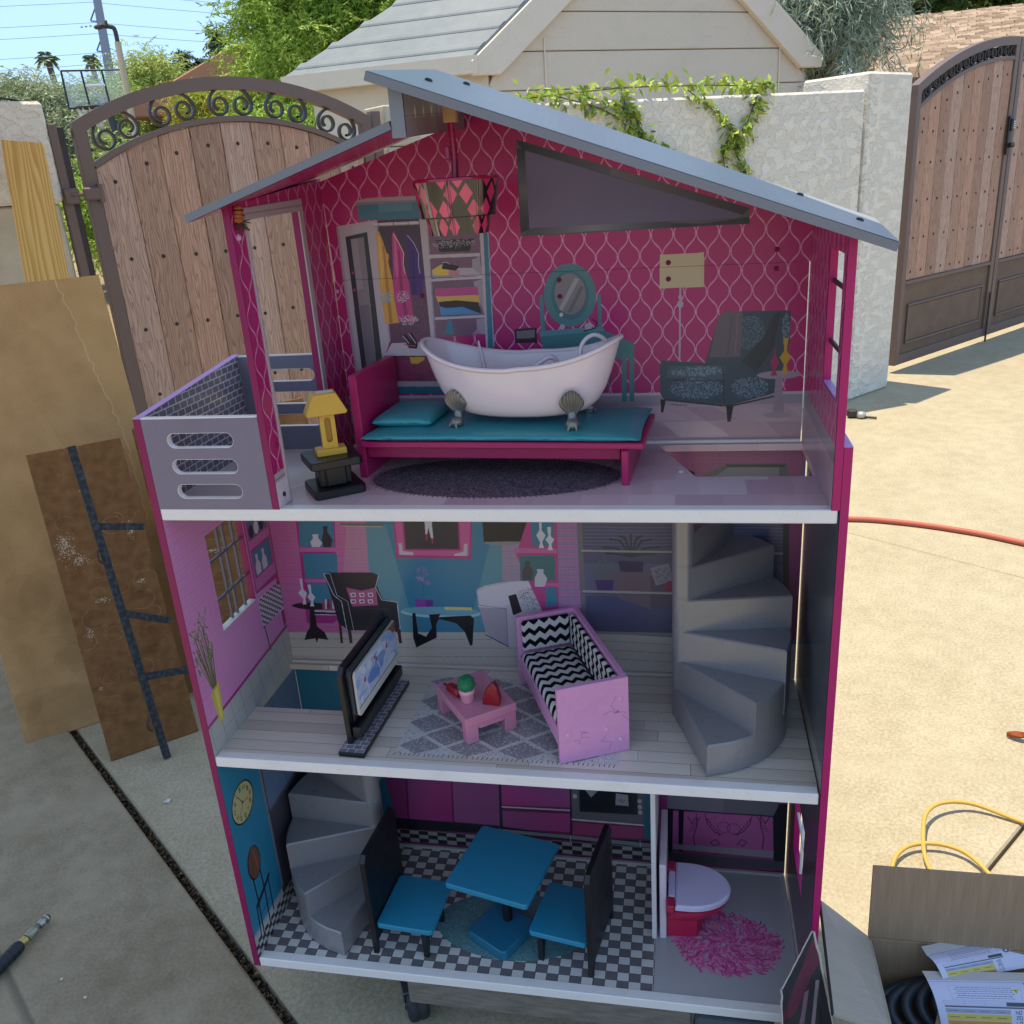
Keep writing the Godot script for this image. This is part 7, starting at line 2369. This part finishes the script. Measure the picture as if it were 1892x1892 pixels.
	for k in 26:      # paint can rings
		var c := Vector2(p.r.randf_range(20, 210), p.r.randf_range(120, 640))
		var r := p.r.randf_range(16, 32)
		var a := []
		var a0 := p.r.randf() * TAU
		for i in 20: a.append_array([c.x + cos(a0 + i * 0.24) * r, c.y + sin(a0 + i * 0.24) * r * 0.8])
		p.path("c9bfae" + ["50", "30", "60"][k % 3], p.r.randf_range(0.6, 1.4), a)
	for q in [[40, 560, 20, 34], [62, 520, 16, 18], [196, 560, 9, 26], [88, 405, 16, 9], [40, 330, 7, 20], [30, 190, 6, 9], [190, 430, 12, 8], [110, 690, 8, 4]]:
		for k in int(q[2] * q[3] * 0.28):
			p.ell("d8d2c6" + ["90", "60"][k % 2], q[0] + p.r.randfn(0, q[2] * 0.5), q[1] + p.r.randfn(0, q[3] * 0.5), p.r.randf_range(0.6, 2.2), p.r.randf_range(0.5, 1.8))
	for k in 60: p.ell("4a2f1a" + ["18", "28"][k % 2], p.r.randf() * 230, p.r.randf() * 500, p.r.randf_range(4, 22), p.r.randf_range(4, 16))
	for k in 14: p.ell("d8d2c670", p.r.randfn(110, 14), 795 + p.r.randfn(0, 5), 1.6, 1.0)
	hb = leaning("stained_board", "smaller brown paint-stained board leaning on the tan sheet", "board", Vector3(-0.741, 0.001, -0.665), 0.30)
	part("panel", MB.new().uv(Vector3(-0.02, 0.82, 0), Vector3(1 / 0.23, 0, 0), Vector3(0, -1 / 0.82, 0)).box(Vector3(0.098, 0.401, -0.007), Vector3(0.22, 0.801, 0.014), 0.0015), tmat(p.tex(), 0.75, 0.3), hb, true)
	var p3 := leaning("stained_board", "brown ring-stained board behind the doll house, seen through its left window", "board", Vector3(-0.66, 0.001, -0.95), 0.22)
	part("panel", MB.new().uv(Vector3(-0.1, 0.82, 0), Vector3(1 / 0.6, 0, 0), Vector3(0, -1 / 0.82, 0)).box(Vector3(0.24, 0.391, -0.007), Vector3(0.48, 0.781, 0.014), 0.0015), tmat(p.tex(), 0.75, 0.3), p3, true)
	# iron rack
	var im := tmat(speckle(256, [[0.03, 0.6, 4], [0.3, 0.4, 2]], [[0.0, "1f1d20"], [0.5, "33373b"], [0.75, "4a4f52"], [1.0, "5d3f30"]], 23), 0.6, 0.4)
	im.metallic = 0.2
	im.uv1_triplanar = true
	im.uv1_scale = Vector3.ONE * 8.0
	var rk := leaning("iron_rack", "rusty dark iron bar with three side arms leaning on the stained board", "rack", Vector3(-0.623, 0.001, -0.682), 0.27)
	part("bar", MB.new().box(Vector3(0.0, 0.408, 0.007), Vector3(0.019, 0.816, 0.014), 0.001, Basis(Vector3(0, 0, 1), 0.032)), im, rk, true)
	for q in [[0.618, 0.115, -0.25], [0.393, 0.118, -0.46], [0.222, 0.13, -0.15]]:
		part("arm", MB.new().box(Vector3(0.0 - q[0] * 0.02 + q[1] / 2, q[0] - 0.004 + q[2] * 0.055, 0.006), Vector3(q[1], 0.017, 0.012), 0.001, Basis(Vector3(0, 0, 1), q[2])), im, rk, true)
	part("loop_handle", MB.new().tube(spline([Vector3(-0.012, 0.56, 0.014), Vector3(-0.020, 0.55, 0.018), Vector3(-0.020, 0.53, 0.018), Vector3(-0.010, 0.52, 0.014)]), 0.003, 6), mat("4a2a26", 0.6), rk, true)
	part("loop_handle", MB.new().tube(spline([Vector3(-0.004, 0.115, 0.014), Vector3(-0.012, 0.105, 0.018), Vector3(-0.012, 0.09, 0.018), Vector3(-0.004, 0.08, 0.014)]), 0.003, 6), mat("4a2a26", 0.6), rk, true)
	# lumber
	var pi := Image.create(128, 512, false, Image.FORMAT_RGB8)
	var pn := noise(91, 0.01, 3)
	for y in 512:
		for x in 128:
			var w := x / 15.0 + pn.get_noise_2d(x * 1.2, y * 0.25) * 1.6
			var f: float = w - floor(w)
			pi.set_pixel(x, y, Color("c48f45").lerp(Color("e0b36a"), smoothstep(0.0, 0.8, f) * (1.0 - smoothstep(0.86, 1.0, f)) * 0.9 + 0.1 * pn.get_noise_2d(x * 8.0, y * 2.0)))
	var foot := Vector3(-0.915, 0.0, -0.96)
	var tip := Vector3(-1.776, 1.57, -2.221)
	var lb := thing("lumber", "yellow pine plank leaning against the left stucco pillar", "plank", foot, 0.0, "", false)
	var ay := (tip - foot).normalized()
	var axx := Vector3(0.67, 0, -0.742)
	axx = (axx - ay * axx.dot(ay)).normalized()
	lb.basis = Basis(axx, ay, axx.cross(ay))
	part("plank", MB.new().uv(Vector3(-0.07, 2.19, 0), Vector3(1 / 0.14, 0, 0), Vector3(0, -1 / 2.19, 0)).box(Vector3(0, 1.097, 0), Vector3(0.14, 2.19, 0.038), 0.003), tmat(ImageTexture.create_from_image(pi), 0.65, 0.3), lb, true)
	# cardboard box with cords
	var cb := tmat(speckle(256, [[0.02, 0.5, 3], [0.3, 0.5, 2]], [[0.0, "8c745c"], [1.0, "ac937a"]], 71), 0.9, 0.2)
	cb.uv1_triplanar = true
	cb.uv1_scale = Vector3(30, 1.5, 30)
	var skylit_cb := tmat(speckle(256, [[0.02, 0.5, 3], [0.3, 0.5, 2]], [[0.0, "9c8f80"], [1.0, "b5a898"]], 72), 0.9, 0.2)  # same cardboard coloured paler and greyer for skylight on the left flap
	skylit_cb.uv1_triplanar = true
	skylit_cb.uv1_scale = Vector3(3, 3, 30)
	var bx := thing("cardboard_box", "open brown cardboard box holding black cords at the lower right", "box", Vector3(1.16, 0, 0.02), 0.0, "", false)
	part("side", MB.new().box(Vector3(1.16, 0.127, -0.062), Vector3(0.416, 0.246, 0.004), 0.0005), cb, bx)
	part("side", MB.new().box(Vector3(1.16, 0.127, 0.172), Vector3(0.416, 0.246, 0.004), 0.0005), cb, bx)
	part("side", MB.new().box(Vector3(0.954, 0.127, 0.055), Vector3(0.004, 0.246, 0.228), 0.0005), skylit_cb, bx)
	part("side", MB.new().box(Vector3(1.366, 0.127, 0.055), Vector3(0.004, 0.246, 0.228), 0.0005), cb, bx)
	part("bottom", MB.new().box(Vector3(1.16, 0.0035, 0.055), Vector3(0.41, 0.004, 0.228), 0.0005), cb, bx)
	var fv := func(a: Vector3, b: Vector3, c: Vector3, d: Vector3) -> MB:
		var n := (b - a).cross(c - a).normalized() * 0.002
		return MB.new().hexa([a - n, b - n, c - n, d - n, a + n, b + n, c + n, d + n])
	part("flap", fv.call(Vector3(0.952, 0.252, -0.063), Vector3(1.368, 0.252, -0.063), Vector3(1.37, 0.378, -0.066), Vector3(0.951, 0.376, -0.068)), cb, bx)
	part("flap", fv.call(Vector3(0.951, 0.252, -0.060), Vector3(0.951, 0.252, 0.100), Vector3(0.880, 0.272, 0.095), Vector3(0.884, 0.302, -0.070)), skylit_cb, bx)
	var cg := MB.new()
	var l0 := Vector3(0.8835, 0.3022, -0.070)
	var l1 := Vector3(0.8795, 0.2722, 0.095)
	for k in 3:
		var pts := []
		for i in 40: pts.append(l0.lerp(l1, i / 39.0) + Vector3(-0.001, 0.0015 * (k - 1) + (0.0008 if i % 2 else -0.0008) * (1 if k == 1 else 0), 0))
		cg.tube(pts, 0.0015, 5)
	part("corrugated_edge", cg, mat("2b2622", 0.9), bx)
	part("flap", fv.call(Vector3(0.953, 0.25, 0.175), Vector3(1.366, 0.25, 0.175), Vector3(1.37, 0.205, 0.26), Vector3(0.95, 0.205, 0.26)), cb, bx)
	# the printed carton lid
	p = Painter.new(0, 0, 120, 230, 4.0, "2b2a30")
	p.poly("5c2438", [0, 120, 60, 230, 120, 230, 120, 200, 70, 190, 20, 120])
	p.poly("7c5a66", [25, 60, 42, 150, 50, 152, 34, 60])
	p.poly("8b7a80", [50, 60, 62, 160, 68, 160, 58, 60])
	p.rect("1b1b22", 70, 0, 92, 200)
	p.poly("39434d", [92, 0, 112, 0, 112, 200, 96, 200])
	p.poly("7a6248", [30, 0, 60, 90, 84, 0])
	p.poly("4d4a50", [10, 30, 40, 110, 44, 106, 16, 26])
	var ctn := thing("printed_carton_lid", "torn dark printed carton lid standing between doll house and cardboard box", "carton", Vector3(0.86, 0.15, 0.06), 0.0, "", false)
	var q0 := Vector3(0.826, 0.11, 0.085)
	var q1 := Vector3(0.906, 0.12, 0.062)
	var q2 := Vector3(0.858, 0.345, 0.03)
	var q3 := Vector3(0.817, 0.285, 0.075)
	var cm := MB.new().uv(Vector3(0.815, 0.345, 0), Vector3(1 / 0.095, 0, 0), Vector3(0, -1 / 0.235, 0))
	var nn := (q1 - q0).cross(q2 - q0).normalized() * 0.002
	cm.hexa([q0 - nn, q1 - nn, q2 - nn, q3 - nn, q0 + nn, q1 + nn, q2 + nn, q3 + nn])
	part("panel", cm, tmat(p.tex(), 0.55), ctn)
	var torn := MB.new()
	var tp := []
	for i in 22:
		var f := i / 21.0
		tp.append(q1.lerp(q2, f) + Vector3(0.002 + rng.randf_range(-0.001, 0.0015), 0, 0.001))
	torn.tube(tp, 0.0019, 5)
	tp = []
	for i in 18: tp.append(q0.lerp(q3, i / 17.0) + Vector3(-0.001 + rng.randf_range(-0.0015, 0.001), 0, 0.001))
	torn.tube(tp, 0.0016, 5)
	tp = []
	for i in 18: tp.append(q3.lerp(q2, i / 17.0) + Vector3(rng.randf_range(-0.0005, 0.0005), 0, 0.0))
	torn.tube(tp, 0.0013, 5)
	part("torn_edge", torn, mat("b9aca4", 0.9), ctn)
	part("foot_flap", MB.new().hexa([Vector3(0.826, 0.001, 0.09), Vector3(0.915, 0.001, 0.066), Vector3(0.915, 0.001, 0.062), Vector3(0.826, 0.001, 0.086), q0 + nn, q1 + nn, q1 - nn, q0 - nn]), cb, ctn)
	# cords
	var cordm := mat("2b353d", 0.4)
	for k in 2:
		var cc := [Vector3(1.078, 0.182, 0.002), Vector3(1.072, 0.150, 0.075)][k] as Vector3
		var co := thing("extension_cord", ["coiled black cord at the back of the cardboard box", "coiled black cord at the front of the cardboard box, nearer the camera"][k], "cord", cc - Vector3(0, 0.06, 0), 0.0, "coiled cords in the box", false)
		for i in 5:
			var pts := []
			var rx := 0.122 - i * 0.0185
			var rz := 0.056 - i * 0.0085
			for j in 40:
				var a := TAU * j / 40
				pts.append(cc + Vector3(cos(a) * rx + i * 0.002, 0.006 * i - 0.010 + sin(a) * 0.020 + 0.003 * sin(a * 2.0 + i), -sin(a) * rz - 0.003 * i))
			part("loop", MB.new().tube(pts, 0.0082, 9, true), cordm, co)
		p = Painter.new(0, 0, 150, 75, 5.0, "c7c6dc")
		p.rect("9aa0c0", 0, 71, 150, 72.5)
		p.ring("b9b9cc", 30, 50, 0.1, 0.1)
		for q in [[22, 36, 108, 36], [22, 62, 108, 62], [22, 36, 22, 62], [108, 36, 108, 62]]: p.path("8f90a6", 0.5, q)
		for r in 6:
			var x := 27.0 + (r % 2) * 3
			while x < 96:
				var l := p.r.randf_range(2, 6)
				p.path("6a6b84", 1.1, [x, 39.5 + r * 3.9, x + l, 39.5 + r * 3.9])
				x += l + 1.2
		p.poly("c9b93a", [97, 58, 107, 58, 102, 48])
		p.path("4d4420", 0.8, [102, 56, 102, 51])
		p.rect("44464e", 88, 28, 112, 34)
		for r in 3: p.path("7f8090", 0.5, [10, 28 + r * 3.0, 88, 28 + r * 3.0])
		for r in 4: p.path("7f8090", 0.5, [10 + r * 26.0, 28, 10 + r * 26.0, 34])
		p.rect("55565f", 10, 24.6, 112, 27)
		p.rect("9a9cae", 10, 17, 92, 23)
		p.rect("c7b545", 10, 8, 92, 16)
		p.rect("c98a3c", 10, 0, 92, 7.4)
		for r in 3:
			for j in 4: p.path("6f6b50", 0.9, [14 + j * 20, 20 - r * 8.3, 26 + j * 20, 20 - r * 8.3])
			p.digit("4a4b58", 0, 104, 20 - r * 7, 4.4, 0.8, PI)
			p.digit("4a4b58", [4, 2, 1][r], 100, 20 - r * 7, 4.4, 0.8, PI)
		p.ring("7c7d92", 122, 52, 6, 2.0)
		p.ell("8d8ea2", 122, 52, 4, 5)
		p.ring("3f4048", 122, 38, 4, 2.4)
		p.rect("c9633f", 112, 68, 150, 71)
		var L := [[Vector3(1.026, 0.25, -0.039), Vector3(1.152, 0.25, -0.088), Vector3(1.168, 0.235, -0.05), Vector3(1.044, 0.235, -0.009)], [Vector3(1.021, 0.237, -0.008), Vector3(1.19, 0.237, -0.026), Vector3(1.182, 0.203, 0.022), Vector3(1.033, 0.203, 0.034)]][k] as Array
		var lm := MB.new()
		var nv := 6
		for i in nv:
			var t0 := i / float(nv)
			var t1 := (i + 1) / float(nv)
			var bul := func(t: float) -> Vector3: return Vector3(0, 0.008 * sin(PI * t), 0)
			var vv := [L[0].lerp(L[3], t0) + bul.call(t0), L[0].lerp(L[3], t1) + bul.call(t1), L[1].lerp(L[2], t1) + bul.call(t1), L[1].lerp(L[2], t0) + bul.call(t0)]
			var tt := [Vector2(0, t0), Vector2(0, t1), Vector2(1, t1), Vector2(1, t0)]
			for m in [0, 2, 1, 0, 3, 2]:
				lm.st.set_uv(tt[m])
				lm.st.add_vertex(vv[m])
		var lbm := part("label_sleeve", lm, tmat(p.tex(), 0.35), co)
		part("sleeve_fold", MB.new().hexa([L[0] + Vector3(-0.004, 0.002, -0.012), L[1] + Vector3(0.004, 0.002, -0.012), L[1], L[0], L[0] + Vector3(-0.004, 0.003, -0.012), L[1] + Vector3(0.004, 0.003, -0.012), L[1] + Vector3(0, 0.001, 0), L[0] + Vector3(0, 0.001, 0)]), mat("b7b2ae", 0.6), lbm, true)
	var tg := thing("card_tag", "small beige card with a red dot among the black cords", "tag", Vector3(1.045, 0.19, 0.025), 0.0, "", false)
	part("card", MB.new().box(Vector3(1.045, 0.196, 0.028), Vector3(0.034, 0.0015, 0.028), 0.0005, Basis(Vector3.UP, -0.4) * Basis(Vector3.RIGHT, 0.3)), mat("a5937f", 0.8), tg)
	part("red_dot", MB.new().lathe([[0.005, 0], [0.005, 0.0006], [0.0001, 0.0006]], Vector3(1.045, 0.197, 0.028), 16, Basis(Vector3.UP, -0.4) * Basis(Vector3.RIGHT, 0.3)), mat("a83a3a", 0.6), tg)
	# cords and hose on the driveway
	var yc := thing("extension_cord", "yellow extension cord looping on the sunny driveway behind the cardboard box", "cord", Vector3(1.2, 0, -0.6), 0.0, "", false)
	part("cord", MB.new().tube(spline([Vector3(1.47, 0.006, -0.60), Vector3(1.378, 0.006, -0.644), Vector3(1.291, 0.018, -0.678), Vector3(1.225, 0.028, -0.664), Vector3(1.183, 0.03, -0.625), Vector3(1.165, 0.022, -0.571), Vector3(1.155, 0.016, -0.51), Vector3(1.165, 0.006, -0.47), Vector3(1.20, 0.006, -0.43), Vector3(1.265, 0.008, -0.46), Vector3(1.24, 0.016, -0.522), Vector3(1.195, 0.018, -0.546), Vector3(1.143, 0.018, -0.541), Vector3(1.107, 0.016, -0.515), Vector3(1.087, 0.008, -0.476), Vector3(1.08, 0.006, -0.42), Vector3(1.10, 0.006, -0.36)], 8), 0.0043, 8), mat("c7a04a", 0.6), yc)
	var ho := thing("hose", "faded red air hose lying straight across the driveway", "hose", Vector3(1.5, 0, -2.3), 0.0, "", false)
	part("hose", MB.new().tube(spline([Vector3(0.2, 0.011, -2.25), Vector3(0.9, 0.011, -2.36), Vector3(1.298, 0.011, -2.363), Vector3(1.464, 0.011, -2.336), Vector3(1.655, 0.011, -2.262), Vector3(1.855, 0.011, -2.134), Vector3(2.4, 0.011, -1.7)], 8), 0.0105, 8), worn(mat("b85c48", 0.6), 3.0), ho)
	# air tool fitting
	var at := thing("air_chuck", "black handled air hose fitting with brass and chrome tip on the garage floor", "tool", Vector3(-0.555, 0.007, -0.09), 0.0, "", false)
	var ax := Vector3(0.10, 0.0, -1.0).normalized()
	var o := Vector3(-0.548, 0.0225, -0.12)
	var tb := Basis(Quaternion(Vector3.UP, ax))
	part("chuck", MB.new().lathe([[0.005, 0.0], [0.0085, 0.001], [0.0085, 0.011], [0.006, 0.013], [0.006, 0.016], [0.0095, 0.017], [0.0095, 0.021], [0.0001, 0.022]], o + ax * 0.006, 6, tb, true), M.steel, at)
	part("ball_end", MB.new().lathe([[0.004, 0], [0.0065, 0.003], [0.004, 0.006]], o + ax * 0.027, 12, tb), M.iron, at)
	part("sleeve", MB.new().lathe([[0.0085, 0], [0.009, 0.002], [0.009, 0.020], [0.007, 0.024], [0.004, 0.026], [0.004, 0.030]], o - ax * 0.024, 16, tb), mat("9a9c8c", 0.4, 0.7), at)
	part("brass_nut", MB.new().lathe([[0.0085, 0], [0.0092, 0.001], [0.0092, 0.013], [0.008, 0.014]], o - ax * 0.039, 6, tb, true), mat("c2ab6a", 0.32, 0.8), at)
	part("grip", MB.new().lathe([[0.008, 0], [0.011, 0.006], [0.0125, 0.02], [0.0125, 0.12], [0.010, 0.126]], o - ax * 0.165, 16, tb), mat("20242c", 0.5), at)
	for k in 6: part("grip_band", MB.new().lathe([[0.0122, 0], [0.0132, 0.0015], [0.0122, 0.003]], o - ax * (0.055 + k * 0.012), 16, tb), mat("171a20", 0.5), at)
	# small litter
	var dlf := thing("dry_leaf", "curled reddish dry leaf on the driveway at the right edge", "leaf", Vector3(1.458, 0, -0.953), 0.0, "", false)
	var lm := MB.new()
	for j in 5:
		var t0 := j / 5.0
		var t1 := (j + 1) / 5.0
		var fw := func(t: float, s: float) -> Vector3: return Vector3(1.44 + t * 0.045, 0.003 + 0.012 * abs(s) + 0.008 * t * t, -0.955 + t * 0.012) + Vector3(0.2, 0, 1).normalized() * s * 0.012 * sin(PI * clampf(t * 0.9 + 0.06, 0, 1))
		for s in [-1.0, 0.0]: lm.quad(fw.call(t0, s), fw.call(t1, s), fw.call(t1, s + 1.0), fw.call(t0, s + 1.0))
	part("blade", lm, mat("9a4f22", 0.7), dlf)
	var vl := thing("valve", "small dark metal gate stop lying at the foot of the right pillar", "metal fitting", Vector3(1.592, 0, -3.896), 0.0, "", false)
	part("plate", MB.new().box(Vector3(1.57, 0.025, -3.90), Vector3(0.05, 0.045, 0.04), 0.008), M.iron, vl)
	part("knob", MB.new().lathe([[0.0001, 0], [0.022, 0.002], [0.026, 0.015], [0.02, 0.03], [0.0001, 0.034]], Vector3(1.615, 0.004, -3.885), 14), mat("b5b3ae", 0.4, 0.5), vl)
	part("pin", MB.new().tube([Vector3(1.60, 0.012, -3.88), Vector3(1.69, 0.008, -3.86)], 0.006, 6), M.iron, vl)
	for k in 3:
		var q := [Vector3(-0.514, 0.007, -0.526), Vector3(-0.43, 0.009, -0.03), Vector3(-0.36, 0.009, 0.0)][k] as Vector3
		if k == 0: q.y = 0.002
		var b := thing("paper_scrap", ["white paper scrap on the concrete between iron rack and joint", "tiny white paint chip on the garage floor nearest the camera", "pale flake on the garage floor near the joint"][k], "scrap", q, rng.randf() * 3.0, "", false)
		part("scrap", MB.new().prism(v2([-0.008, -0.004, 0.006, -0.007, 0.009, 0.003, 0.001, 0.008]), xf_y(), 0.0, 0.0025, 0.0005), mat("cfc9c0", 0.8), b, true)
		b.scale = Vector3.ONE * [1.0, 0.4, 0.4][k]
